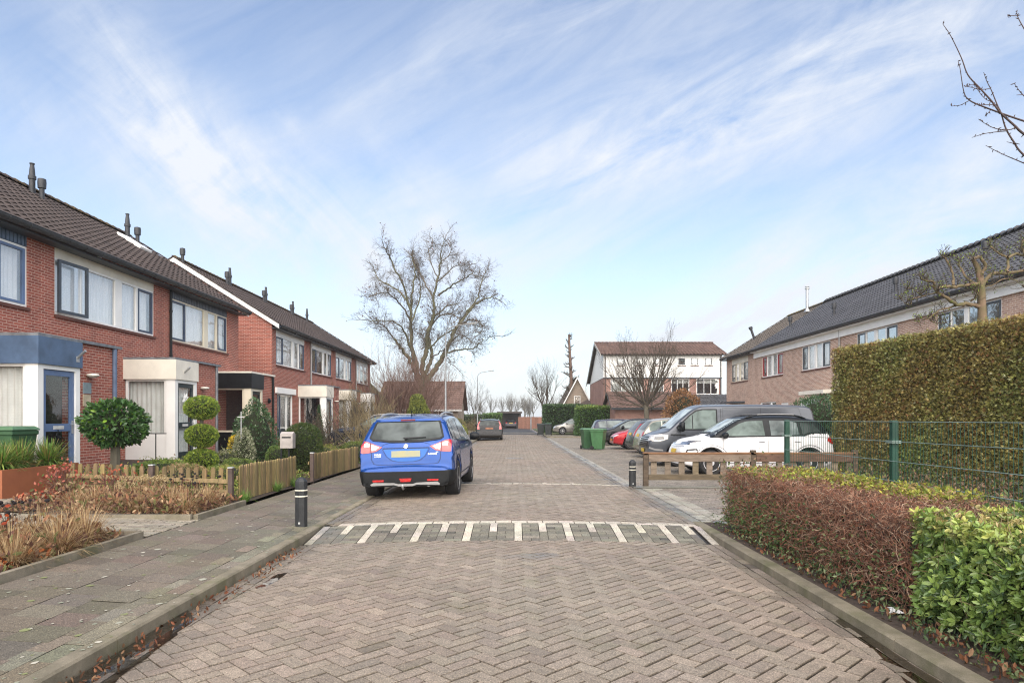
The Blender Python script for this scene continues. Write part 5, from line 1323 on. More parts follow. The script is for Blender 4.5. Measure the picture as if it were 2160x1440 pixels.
    word('S-CROSS', -.47, .808, .042); word('SX4', -.55, .842, .026); word('SUZUKI', .50, .815, .036); word('S-CROSS', .50, .782, .030)
    return root
blue_suv()
# ---- black estate ahead, red vertical lamps
EST = [(0, .50), (.02, .60), (.05, .72), (.09, .95), (.16, 1.12), (.26, 1.32), (.36, 1.42), (.6, 1.46), (1.3, 1.50), (2.2, 1.50), (2.7, 1.46), (3.1, 1.28), (3.5, 1.03), (3.65, .97), (4.2, .92), (4.55, .82), (4.68, .68), (4.72, .5)]
BLK = paint('black_car_paint', (.007, .008, .010), .0, .25, .12)
make_car('parked_car', 'black estate car seen from behind with tall red lamps, further up the road', 'car', 4.72, 1.86, 1.54, BLK, (-1.75, 45.3+2.3, -.05), R(91), top=EST, tail=[(.66, .80), (.84, .80), (.80, 1.1), (.68, 1.38), (.62, 1.36), (.72, 1.1)], rails=(.5, 2.6, SILVERT), wheelx=(.95, 3.75), rr=(.3, .08), plate=mat('dim_plate', (.25, .10, .05), .5))
# ---- dark car in the far carport
make_car('parked_car', 'dark car standing under the distant carport at the end of the road', 'car', 4.3, 1.78, 1.48, paint('dark_plum_paint', (.03, .025, .035), .0, .25, .15), (-.55, 105+2.1, -.05), R(90))
# ---- navy estate parked side-on between the two left rows
make_car('parked_car', 'dark navy estate car with silver roof rails parked side-on between the two left rows', 'car', 4.7, 1.83, 1.48, paint('navy_car_paint', (.008, .014, .03), .1, .25, .15), (-5.6, 29.0, .16), R(180), top=EST, glass=GLL, rails=(.4, 3.0, SILVERT), wheelx=(.95, 3.75), wins=[(.35, .85), (.92, 1.85), (1.95, 3.4)])
# ---- silver hatchback by the far hedge
make_car('parked_car', 'silver-grey hatchback parked side-on behind the clipped hedge and dark bins', 'car', 4.2, 1.75, 1.5, paint('silver_car_paint', (.30, .29, .27), .6), (5.75, 62.9, .0), R(180), glass=GLS)
make_car('parked_car', 'dark blue estate car half hidden behind the black hatchback in the parking row', 'car', 4.5, 1.8, 1.46, paint('slate_car_paint', (.022, .025, .05), .1, .25, .2), (7.1, 42.2, -.05), R(0), top=[(x*.95, z) for x, z in EST], wheelx=(.85, 3.5))
make_car('parked_car', 'black hatchback with silver wheels parked beside the green bins', 'car', 4.15, 1.78, 1.53, BLK, (6.95, 38.6, -.05), R(180), glass=GLS, wr=.33, spokes=5, rim=mat('bright_rim', (.62, .63, .64), .3, metal=.5))
make_car('parked_car', 'small red hatchback with a round headlight and yellow plate in the parking row', 'car', 4.06, 1.72, 1.42, paint('red_car_paint', (.38, .012, .02), .1), (6.95, 33.6, -.05), R(180), plate=ORANGE)
make_car('parked_car', 'grey-bumpered dark hatchback with tall red lamp parked tail-out beside the red car', 'car', 4.1, 1.75, 1.50, paint('graphite_paint', (.05, .05, .055), .1, .25, .2), (7.2, 30.0, -.05), R(2), glass=GLL, tail=[(.60, .74), (.80, .74), (.80, .98), (.70, 1.30), (.62, 1.30), (.66, 1.0)], plate=PLATE)
make_car('parked_car', 'champagne coloured hatchback parked tail-out next to the grey van', 'car', 4.2, 1.76, 1.56, paint('champagne_paint', (.36, .33, .27), .5), (6.9, 26.2, -.05), R(0), glass=GLL, tail=[(.64, .80), (.80, .80), (.80, 1.0), (.66, 1.0)], plate=PLATE)
# ---- grey panel van
VT = [(0, .52), (.01, .9), (.03, 1.3), (.07, 1.7), (.14, 1.88), (.25, 1.94), (.6, 1.97), (2.0, 1.985), (3.4, 1.97), (3.7, 1.93), (3.95, 1.80), (4.3, 1.52), (4.62, 1.24), (4.72, 1.17), (4.95, 1.10), (5.15, 1.0), (5.25, .88), (5.29, .7), (5.30, .5)]
VG = paint('grey_van_paint', (.075, .082, .095), .45, .3)
def van():
    L, W = 5.3, 1.94; cx = 4.25+L/2
    root = thing('panel_van', (cx, 21.9, -.05), 'dark grey panel van parked side-on behind the white car', 'van', rot=(0, 0, R(180)))
    sp = dict(L=L, W=W, top=VT, arch=[(1.05, .385), (4.38, .385)], ground=.22, wr=.34, side=[(.15, .93), (.35, .98), (.7, 1.0), (1.0, .99), (1.2, .975), (1.95, .86), (2.4, .8)], rear_r=(.15, .04), front_r=(.75, .17), rh=.10, rw=.12, crown=.05)
    c = Car(sp); c.body(root, VG); underbody(root, c)
    for x in (1.05, 4.38):
        for y in (1, -1): wheel(root, x-L/2, y*(W/2-.13), .34, .22, 5)
    for sg in (1, -1):
        c.strip('window_seal', [(3.15, 1.17), (4.38, 1.17), (4.42, 1.24), (4.0, 1.62), (3.80, 1.76), (3.60, 1.80), (3.15, 1.80), (3.15, 1.17)], 'side', BLACKP, root, sg, .045, .008)
        c.patch('side_window', [(3.17, 1.19), (4.36, 1.19), (4.38, 1.23), (3.98, 1.61), (3.78, 1.745), (3.58, 1.785), (3.17, 1.785)], 'side', GLL, root, sg, .010)
        c.strip('window_post', [(3.92, 1.20), (3.92, 1.63)], 'side', BLACKP, root, sg, .03, .014)
        c.strip('panel_crease', [(.55, 1.86), (2.95, 1.86), (2.95, 1.22), (.35, 1.22), (.55, 1.86)], 'side', mat('van_crease', (.03, .033, .04), .4), root, sg, .012, .003)
        c.strip('body_line', [(.1, .92), (2.6, .94), (4.6, .98)], 'side', mat('van_crease', (.03, .033, .04), .4), root, sg, .010, .003)
        c.strip('lamp_strip', [(4.15, 1.0), (4.62, 1.01)], 'side', BLACKP, root, sg, .04, .010)
        for x in (3.02, 4.32): c.strip('door_seam', [(x, 1.9 if x < 4 else 1.17), (x, .35)], 'side', BLACKP, root, sg, .010, .003)
        c.strip('door_seam', [(1.75, 1.86), (1.75, .35)], 'side', BLACKP, root, sg, .009, .003)
        c.strip('door_handle', [(3.15, 1.02), (3.38, 1.02)], 'side', BLACKP, root, sg, .04, .025)
        hl = c.patch('headlight', [(4.70, .87), (4.95, .80), (5.18, .80), (5.24, .88), (5.2, .97), (4.95, 1.02), (4.70, 1.01)], 'side', LAMPW, root, sg, .012, step=.05)
        c.patch('lens', [(4.82, .87), (5.0, .84), (5.12, .86), (5.10, .94), (4.84, .97)], 'side', LAMPB, hl, sg, .018, step=.05)
        c.patch('headlight_front', [(sg*.58, .80), (sg*.86, .82), (sg*.86, .96), (sg*.56, .92)], 'front', LAMPW, root, off=.012)
        c.patch('tail_light', [(sg*.84, .9), (sg*.95, .9), (sg*.92, 1.35), (sg*.84, 1.35)], 'rear', LAMPR, root)
        # mirror
        g = G(); g.obox((4.30-L/2, sg*1.14, 1.27), (.07, 0, 0), (0, .12, 0), (.0, 0, .15)); mo = g.build('wing_mirror', BLACKP, root, local=True, bevel=.035, smooth=60)
        g = G(); g.tube([(4.38-L/2, sg*.92, 1.19), (4.32-L/2, sg*1.1, 1.17)], .03, 6); g.build('bracket', PLASTIC, mo, local=True)
        c.strip('sill_trim', [(1.5, .28), (3.95, .28)], 'side', PLASTIC, root, sg, .10)
        c.strip('wheel_trim', [(4.38+.42*math.cos(t), .34+.42*math.sin(t)) for t in np.linspace(.1, PI-.1, 13)], 'side', mat('van_crease', (.03, .033, .04), .4), root, sg, .012, .003)
    c.patch('windscreen', [(-.84, 1.20), (.84, 1.20), (.72, 1.82), (-.72, 1.82)], 'front', car_glass('screen', (.16, .19, .19)), root)
    c.strip('wiper', [(-.6, 1.21), (.3, 1.24)], 'front', BLACKP, root, 1, .03, .02)
    gr = c.patch('grille', [(-.58, .60), (.58, .60), (.62, .93), (-.62, .93)], 'front', BLACKP, root, off=.008)
    for z in (.64, .70, .76, .82, .88): c.strip('grille_bar', [(-.60, z), (.60, z)], 'front', CHROME, gr, 1, .016, .022)
    c.patch('number_plate', [(-.26, .44), (.26, .44), (.26, .55), (-.26, .55)], 'front', PLATE, root, off=.02)
    c.patch('lower_intake', [(-.75, .30), (.75, .30), (.75, .42), (-.75, .42)], 'front', PLASTIC, root, off=.01)
    for sg in (1, -1): c.strip('chrome_edge', [(5.27, .60), (5.1, .54), (4.85, .52)], 'side', SILVERT, root, sg, .05, .012)
    c.patch('rear_window', [(-.75, 1.25), (.75, 1.25), (.7, 1.75), (-.7, 1.75)], 'rear', GLR, root)
van()
# ---- white compact crossover with black roof
CT = [(0, .50), (.02, .62), (.05, .76), (.09, .95), (.15, 1.10), (.28, 1.32), (.38, 1.46), (.55, 1.52), (1.0, 1.585), (1.7, 1.60), (2.3, 1.57), (2.6, 1.50), (3.0, 1.27), (3.3, 1.09), (3.42, 1.04), (3.75, .985), (3.95, .90), (4.08, .76), (4.13, .6), (4.15, .5)]
WPT = paint('white_car_paint', (.74, .74, .75), 0, .3)
def white_car():
    L, W = 4.15, 1.76
    root = thing('parked_car', (4.42+L/2, 18.5, -.05), 'white compact car with black roof and silver rails parked behind the wooden barrier', 'car', rot=(0, 0, R(180)))
    sp = dict(L=L, W=W, top=CT, arch=[(.72, .40), (3.32, .40)], ground=.20, wr=.335, side=[(.15, .92), (.35, .98), (.6, 1.0), (.85, .99), (1.0, .965), (1.1, .93), (1.6, .70), (2.0, .6)], rear_r=(.35, .13), front_r=(.8, .24), rh=.11, rw=.16, crown=.04, zones=[(BLACKP, lambda x, y, z, n: (z > 1.13 and .12 < x < 3.1) or (z > 1.5))])
    c = Car(sp); c.body(root, WPT); underbody(root, c)
    for x in (.72, 3.32):
        for y in (1, -1): wheel(root, x-L/2, y*(W/2-.12), .335, .21, 9, mat('white_rim', (.62, .62, .64), .35, metal=.3, var=.05), .03)
    for sg in (1, -1):
        gh = c.patch('window_band', [(.16, 1.12), (.62, 1.12), (.86, 1.045), (2.3, 1.025), (3.32, 1.00), (3.36, 1.05), (3.0, 1.24), (2.62, 1.46), (2.3, 1.53), (1.7, 1.565), (1.0, 1.55), (.55, 1.49), (.36, 1.40)], 'side', BLACKP, root, sg, .010, step=.045)
        c.patch('side_window', [(1.90, 1.06), (3.08, 1.045), (2.86, 1.20), (2.55, 1.38), (2.35, 1.44), (1.92, 1.46)], 'side', GLL, root, sg, .018)
        c.patch('side_window', [(.98, 1.08), (1.74, 1.065), (1.74, 1.46), (1.2, 1.45), (1.02, 1.40)], 'side', GLS, root, sg, .018)
        c.patch('side_window', [(.40, 1.15), (.72, 1.14), (.90, 1.08), (.93, 1.40), (.60, 1.38)], 'side', GLR, root, sg, .018)
        for x in (1.82, 3.02): c.strip('door_seam', [(x, 1.02), (x, .36)], 'side', BLACKP, root, sg, .008, .003)
        for x in (.95, 1.90): c.strip('door_handle', [(x, .92), (x+.19, .925)], 'side', WPT, root, sg, .035, .022); c.strip('handle_recess', [(x+.02, .895), (x+.17, .90)], 'side', mat('shadow_gap', (.2, .2, .21), .6), root, sg, .02, .006)
        for x in (.72, 3.32): c.strip('wheel_trim', [(x+.445*math.cos(t), .335+.445*math.sin(t)) for t in np.linspace(.0, PI, 15)], 'side', PLASTIC, root, sg, .075)
        c.strip('sill_trim', [(1.15, .27), (2.88, .27)], 'side', PLASTIC, root, sg, .14)
        c.strip('headlight', [(4.02, .86), (3.80, .885), (3.60, .90)], 'side', LAMPB, root, sg, .07, .010); c.strip('headlight_chrome', [(4.06, .84), (3.7, .86), (3.55, .90)], 'side', CHROME, root, sg, .014, .014)
        c.patch('headlight_front', [(sg*.30, .80), (sg*.80, .84), (sg*.80, .92), (sg*.28, .88)], 'front', LAMPB, root, off=.010)
        c.strip('fog_surround', [(3.98, .58), (3.95, .68), (3.72, .70), (3.66, .58)], 'side', BLACKP, root, sg, .035, .012)
        c.patch('tail_light', [(sg*.60, .88), (sg*.82, .86), (sg*.82, 1.02), (sg*.62, 1.0)], 'rear', LAMPR, root, off=.02); c.patch('tail_light', [(.0, .86), (.14, .84), (.26, .93), (.22, 1.02), (.07, 1.03)], 'side', LAMPR, root, sg, .02, step=.04)
        mo = mirror_part(root, 3.0-L/2, sg*.86, 1.07, BLACKP, sg)
        g = G(); pts = []
        for x in np.linspace(.70, 2.35, 16):
            hh, nn = c.hit((x, sg*.56), 'top', 1); e = min(x-.70, 2.35-x); pts.append(hh+Vector((0, 0, .01+.05*min(1, e/.3))))
        g.tube(pts, [.014]+[.026]*14+[.014], 8); rr_ = g.build('roof_rail', BLACKP, root, local=True, smooth=50)
        g = G(); g.tube([p+Vector((0, sg*.018, .018)) for p in pts[3:13]], .012, 6); g.build('rail_trim', SILVERT, rr_, local=True)
    c.patch('windscreen', [(-.72, 1.10), (.72, 1.10), (.60, 1.50), (-.60, 1.50)], 'front', car_glass('screen', (.16, .19, .19)), root)
    c.strip('windscreen_pillar', [(3.36, 1.05), (3.0, 1.27), (2.62, 1.49)], 'side', BLACKP, root, 1, .05, .012)
    c.patch('bumper_intake', [(-.62, .36), (.62, .36), (.66, .55), (-.66, .55)], 'front', PLASTIC, root, off=.010)
    c.strip('grille_bar', [(-.75, .83), (0, .80), (.75, .83)], 'front', CHROME, root, 1, .02, .016); c.strip('grille_bar', [(-.7, .78), (0, .75), (.7, .78)], 'front', CHROME, root, 1, .014, .016)
    c.patch('number_plate', [(-.26, .58), (.26, .58), (.26, .69), (-.26, .69)], 'front', PLATE, root, off=.02)
    c.strip('wiper', [(-.6, 1.10), (.4, 1.13)], 'front', BLACKP, root, 1, .03, .02)
    c.patch('rear_window', [(-.62, 1.15), (.62, 1.15), (.56, 1.42), (-.56, 1.42)], 'rear', GLR, root)
white_car()
# ================================================================ VEGETATION
OVAL = (np.array([(0, 0, 0), (.35, .21, .05), (.75, .17, .06), (1, 0, 0), (.75, -.17, .06), (.35, -.21, .05)], np.float32), np.array([(0, 1, 2, 3), (0, 3, 4, 5)]))
DIAM = (np.array([(0, 0, 0), (.5, .28, .04), (1, 0, 0), (.5, -.28, .04)], np.float32), np.array([(0, 1, 2, 3)]))
SPRAY = (np.array([(0, 0, 0), (.45, .10, .02), (1, 0, 0), (.45, -.10, .02), (.1, .02, 0), (.45, .34, .05), (.85, .42, 0), (.5, .2, -.03), (.1, -.02, 0), (.45, -.34, .05), (.85, -.42, 0), (.5, -.2, -.03)], np.float32),
         np.array([(0, 1, 2, 3), (4, 5, 6, 7), (8, 9, 10, 11)]))
def unit(v): return v/np.maximum(1e-6, np.linalg.norm(v, axis=-1, keepdims=True))
def scatter(Pn, D, size, tint, tm=OVAL, wid=1.0):
    """leaf-shaped faces at points Pn pointing along D"""
    n = len(Pn); D = unit(D); r = unit(RNG.normal(size=(n, 3))); U = unit(np.cross(D, r)); W = np.cross(D, U)
    tv, tf = tm; size = np.broadcast_to(size, n)
    V = Pn[:, None]+size[:, None, None]*(tv[None, :, 0:1]*D[:, None]+tv[None, :, 1:2]*wid*U[:, None]+tv[None, :, 2:3]*W[:, None])
    k = len(tv); F = (np.arange(n)[:, None, None]*k+tf[None]).reshape(-1, 4); T = np.repeat(tint, k, axis=0)
    return V.reshape(-1, 3), F, T
def palette(n, cols, w=None, var=.18):
    if max(max(c) for c in cols) < .27: cols = [tuple(v*1.65 for v in c) for c in cols]
    c = np.array(cols); i = RNG.choice(len(c), n, p=(np.array(w)/sum(w) if w else None)); return np.clip(c[i]*(1+RNG.normal(0, var, (n, 1))), .004, .9)
def merge(parts):
    V = []; F = []; T = []; n = 0
    for v, f, t in parts: V.append(v); F.append(f+n); T.append(t); n += len(v)
    return np.vstack(V), np.vstack(F), np.vstack(T)
class Wood:
    def __init__(s): s.V = []; s.F = []; s.n = 0; s.tips = []
    def tube(s, pts, rad, k=4):
        pts = np.asarray(pts, float); m = len(pts); rad = np.broadcast_to(rad, m)
        t = np.empty_like(pts); t[1:-1] = pts[2:]-pts[:-2]; t[0] = pts[1]-pts[0]; t[-1] = pts[-1]-pts[-2]; t = unit(t)
        ref = np.array([0, 0, 1.0]) if abs(t[0][2]) < .9 else np.array([1.0, 0, 0])
        a = unit(np.cross(t, ref)); b = np.cross(t, a); th = np.arange(k)*2*math.pi/k
        R_ = pts[:, None]+rad[:, None, None]*(np.cos(th)[None, :, None]*a[:, None]+np.sin(th)[None, :, None]*b[:, None])
        i = np.arange(m-1)[:, None]*k; j = np.arange(k)[None]; j2 = (j+1) % k
        F = np.stack([i+j, i+j2, i+k+j2, i+k+j], -1).reshape(-1, 4)
        s.V.append(R_.reshape(-1, 3)); s.F.append(F+s.n); s.n += m*k
    def grow(s, p, d, L, r, depth, up=.12, jit=.22, nch=(5, 4, 4), ang=(.5, 1.0), rat=(.45, .7), segs=5, k=4, start=.25, flat=None):
        p = np.array(p, float); d = unit(np.array(d, float)); pts = [p]; st = L/segs; dirs = [d]
        for i in range(segs):
            d = unit(d+RNG.normal(0, jit, 3)*.6+np.array([0, 0, up])); p = p+d*st; pts.append(p); dirs.append(d)
        rr = np.linspace(r, max(.25*r, .0035), segs+1); s.tube(pts, rr, k if r > .02 else 3)
        if depth <= 0: s.tips.append(pts[-1]); return
        n = nch[min(len(nch)-1, len(nch)-depth)] if len(nch) >= depth else nch[0]
        for i in range(n):
            t = start+(1-start)*(i+RNG.random())/n; x = t*segs; q = int(min(x, segs-1)); f = x-q
            pp = pts[q]*(1-f)+pts[q+1]*f; dd = dirs[min(q+1, segs)]
            a = RNG.uniform(*ang); ax = unit(np.cross(dd, RNG.normal(size=3))); nd = dd*math.cos(a)+ax*math.sin(a)
            s.grow(pp, nd, L*RNG.uniform(*rat)*(1.1-.4*t), max(.004, rr[q]*.6), depth-1, up, jit, nch, ang, rat, max(3, segs-1), k, start)
    def build(s, name, mt, parent, tint=None):
        V = np.vstack(s.V); T = None if tint is None else tint(V)
        return np_mesh(name, V, np.vstack(s.F), mt, parent, T, smooth=True)
BARK = mat('bark', (.13, .115, .085), .9, c2=(.055, .05, .035), vs=5, bump=.6, bs=18, stretch=(1, 1, .35))
BARKP = mat('plane_bark', (.16, .155, .10), .9, c2=(.07, .072, .04), vs=2.5, bump=.5, bs=12)
TWIGL = mat('grey_twigs', (.125, .105, .08), .9, c2=(.075, .062, .046)); TWIG = mat('twigs', (.085, .07, .05), .9, c2=(.05, .04, .03)); TWIGR = mat('red_twigs', (.14, .06, .045), .85, c2=(.075, .038, .028))
TWIGP = mat('purple_twigs', (.20, .125, .10), .9, c2=(.13, .08, .065)); TWIGT = mat('tan_twigs', (.25, .20, .11), .9, c2=(.14, .11, .06))
def px2(lst, x0, y0, sc, Y, dy=0.0, jit=0.0):
    out = []; n = len(lst)
    for i, q in enumerate(lst):
        yy = Y+dy*i/max(1, n-1)
        out.append(np.array(P(x0+q[0]/sc, y0+q[1]/sc, yy)))
    return out
def spline(pts, m=4):
    return catmull([tuple(p) for p in pts], m) if len(pts) > 2 else np.array(pts)
# ---- the big bare plane tree
def plane_tree():
    Y = 50.0; base = P(888, 900, Y); base.z = 0
    r = thing('bare_tree', base, 'tall spreading bare plane tree rising behind the blue car', 'tree')
    f = lambda l, dy=0: px2([(475+(a-475)*(.89 if b < 1140 else 1), 1140+(b-1140)*(.92 if b < 1140 else 1)) for a, b in l], 740, 450, 3.2, Y, dy)
    W = Wood(); tk = f([(478, 1440), (476, 1300), (474, 1200), (472, 1120)]); tk[0][2] = 0
    W.tube(spline(tk), np.linspace(.48, .40, len(spline(tk))), 10)
    limbs = [([(455, 1140), (430, 1060), (390, 990), (330, 900), (270, 815)], .24, .12, -1.5), ([(270, 815), (190, 730), (100, 690)], .07, .03, -2),
             ([(460, 1130), (435, 1000), (402, 850), (395, 720), (402, 600), (412, 450), (432, 330), (408, 215)], .25, .04, 1.0),
             ([(440, 1080), (410, 960), (380, 840), (330, 740), (240, 690), (80, 690)], .14, .03, -2.2),
             ([(480, 1120), (490, 1000), (515, 900), (530, 760), (572, 640), (570, 520), (598, 380), (622, 230), (642, 95)], .26, .03, -1.2),
             ([(500, 1130), (540, 1000), (560, 910), (535, 830), (545, 700), (660, 590), (760, 560)], .22, .04, 2.4),
             ([(510, 1140), (580, 1040), (640, 955), (680, 870), (740, 740), (835, 625), (905, 560), (1000, 515), (1050, 530)], .29, .03, 1.0),
             ([(640, 955), (700, 912), (800, 895), (870, 890), (930, 845), (1030, 800)], .10, .03, -1.0),
             ([(740, 740), (830, 620), (905, 520), (930, 400), (975, 320)], .12, .03, 2.0),
             ([(402, 700), (440, 600), (470, 470), (452, 350), (420, 240)], .10, .03, 2.4), ([(400, 640), (340, 430), (255, 260), (190, 145)], .12, .03, -1.4),
             ([(395, 580), (300, 470), (170, 395), (110, 300)], .11, .03, 1.6), ([(395, 700), (310, 560), (200, 480), (100, 510)], .09, .03, -2.5),
             ([(570, 530), (490, 380), (440, 290), (400, 230)], .09, .03, 1.8), ([(600, 500), (700, 440), (790, 380), (860, 345)], .10, .03, -2.0),
             ([(532, 770), (600, 660), (720, 640), (780, 700)], .09, .03, -2.4), ([(500, 960), (560, 860), (690, 770), (840, 705), (930, 740)], .10, .03, 3.0),
             ([(760, 720), (850, 680), (920, 700), (940, 760)], .07, .02, -1.5), ([(620, 260), (690, 200), (700, 150)], .05, .02, .5), ([(600, 380), (530, 200), (560, 110)], .06, .02, 1),
             ([(598, 400), (740, 290), (840, 280)], .07, .02, 1.5), ([(640, 955), (680, 960), (695, 1010)], .05, .02, 0), ([(480, 900), (500, 840), (470, 780)], .07, .03, 0),
             ([(545, 960), (640, 900), (760, 800), (850, 830)], .08, .02, -2)]
    C = Wood(); C.n = 0
    for l, r0, r1, dy in limbs:
        p = spline(f(l, dy*1.6), 5); p = p+RNG.normal(0, .04, p.shape); m = len(p); rr = np.linspace(r0*.78, r1*.7, m)
        (W if r0 > .09 else C).tube(p, rr, 7 if r0 > .09 else 5)
        ln = np.sum(np.linalg.norm(np.diff(p, axis=0), axis=1)); nb = int(ln*6.2)
        for i in range(nb):
            t = .25+.75*(i+RNG.random())/nb; q = t*(m-1); j = int(min(q, m-2)); pp = p[j]*(1-(q-j))+p[j+1]*(q-j); dd = unit(p[j+1]-p[j])
            a = RNG.uniform(.5, 1.15); ax = unit(np.cross(dd, RNG.normal(size=3))); nd = dd*math.cos(a)+ax*math.sin(a)+np.array([0, 0, .15])
            C.grow(pp, nd, RNG.uniform(.6, 1.6)*(1.15-.4*t), .019, 2, .05, .42, (6, 4), (.5, 1.1), (.4, .65), 5, 3)
        C.grow(p[-1], unit(p[-1]-p[-2]), 1.4, .03, 2, .03, .35, (6, 4), (.4, .9), (.4, .65), 5, 3)
    W.build('trunk', BARKP, r); C.build('crown', TWIGL, r)
    t = np.array(C.tips); t = t[RNG.random(len(t)) < .08]
    D = RNG.normal(size=t.shape); D[:, 2] -= .8
    V, F, T = scatter(t, D, RNG.uniform(.06, .15, len(t)), palette(len(t), [(.05, .03, .025), (.09, .04, .03)]), OVAL, 1.3)
    np_mesh('dead_leaves', V, F, DRY, r, T)
plane_tree()
def vase_tree(base, H, label, rad, n0, trunk_h, r0, seed, depth=3, up=.10, spread=(.25, 1.1), bark=BARK, tw=TWIG, L0=None, nch=(6, 5, 4), jit=.2, name='bare_tree', tip_buds=0, group=None, ang=(.3, .75), bud_cols=None):
    global RNG
    keep = RNG; RNG = np.random.default_rng(seed)
    r = thing(name, base, label, 'tree', group); b = np.array(base, float)
    W = Wood(); hp = [b+np.array([RNG.normal(0, .03), RNG.normal(0, .03), z]) for z in np.linspace(0, trunk_h, 5)]; W.tube(hp, [r0*1.25, r0*1.02, r0*.95, r0*.9, r0*.85], 9); W.build('trunk', bark, r)
    C = Wood(); Lm = L0 or (H-trunk_h)*.75
    for i in range(n0):
        a = 2*math.pi*i/n0*1.618+RNG.random(); e = RNG.uniform(*spread); d = np.array([math.sin(e)*math.cos(a), math.sin(e)*math.sin(a), math.cos(e)])
        s_ = b+np.array([0, 0, trunk_h*RNG.uniform(.82, 1.0)]); C.grow(s_, d, Lm*RNG.uniform(.75, 1.1), r0*.42, depth, up, jit, nch, ang, (.45, .68), 6, 5 if r0 > .08 else 3)
    C.build('crown', tw, r)
    if tip_buds and C.tips:
        t = np.array(C.tips); t = t[RNG.random(len(t)) < tip_buds]; D = RNG.normal(size=t.shape)
        V, F, T = scatter(t, D, RNG.uniform(.04, .10, len(t)), palette(len(t), bud_cols or [(.06, .04, .03)]), OVAL); np_mesh('leaves', V, F, DRY, r, T)  # these are the winter buds at the twig tips
    RNG = keep; return r
vase_tree((10.0, 50.0, -.05), 8.0, 'round bare tree with a straight trunk standing in the parking lot', 3.6, 18, 2.75, .20, 3, 3, .11, (.15, 1.35), BARK, TWIG, 4.1, (7, 5, 4), .14, tip_buds=.2)
vase_tree((3.75, 80.0, -.05), 9.0, 'leaning bare tree behind the dark hedge near the end of the road', 2.5, 9, 2.6, .18, 5, 3, .14, (.1, .8), BARK, TWIG, 4.4, (6, 4, 4), .14)
vase_tree((-4.4, 74.0, -.05), 6.0, 'small bare tree beside the far lamp post', 2, 8, 1.2, .09, 8, 3, .12, (.1, .7), BARK, TWIG, 3.5, (5, 4, 4), .18, tip_buds=.25)
vase_tree((-9.6, 57.0, 0), 5.2, 'thin bare tree in front of the bungalow left of the plane tree', 2, 7, 1.5, .07, 12, 3, .12, (.1, .7), BARK, TWIG, 3.2, (5, 4, 4), .2, tip_buds=.3)
# ---- tall trunk with cut branches
def pole_tree():
    Y = 75; b = P(1203, 900, Y); b.z = -.1; r = thing('pollarded_tree', b, 'tall straight trunk with cut-back side branches beside the white house', 'tree')
    W = Wood(); pts = [np.array([b.x+.15*math.sin(z*.4), Y, z]) for z in np.linspace(-.1, 11.0, 14)]; W.tube(pts, np.linspace(.30, .12, 14), 9); W.build('trunk', mat('brown_bark', (.13, .085, .065), .9, vs=3, bump=.5), r)
    C = Wood(); rg = np.random.default_rng(4)
    for i in range(46):
        z = 2.5+8.4*(i/46); a = rg.uniform(0, 2*math.pi); L_ = rg.uniform(.5, 1.7)*(1.15-z/13); d = np.array([math.cos(a), math.sin(a)*.7, .25+rg.uniform(-.1, .3)])
        C.grow(np.array([b.x+.15*math.sin(z*.4), Y, z]), d, L_*1.15, .07, 1, .16, .3, (8,), (.4, 1.0), (.3, .5), 4, 4)
    for i in range(14): C.grow(np.array([b.x, Y, 10.8]), rg.normal(size=3)+np.array([0, 0, .6]), .4, .03, 1, .1, .2, (3,), (.3, .8), (.4, .6), 3, 3)
    C.build('crown', TWIG, r)
pole_tree()
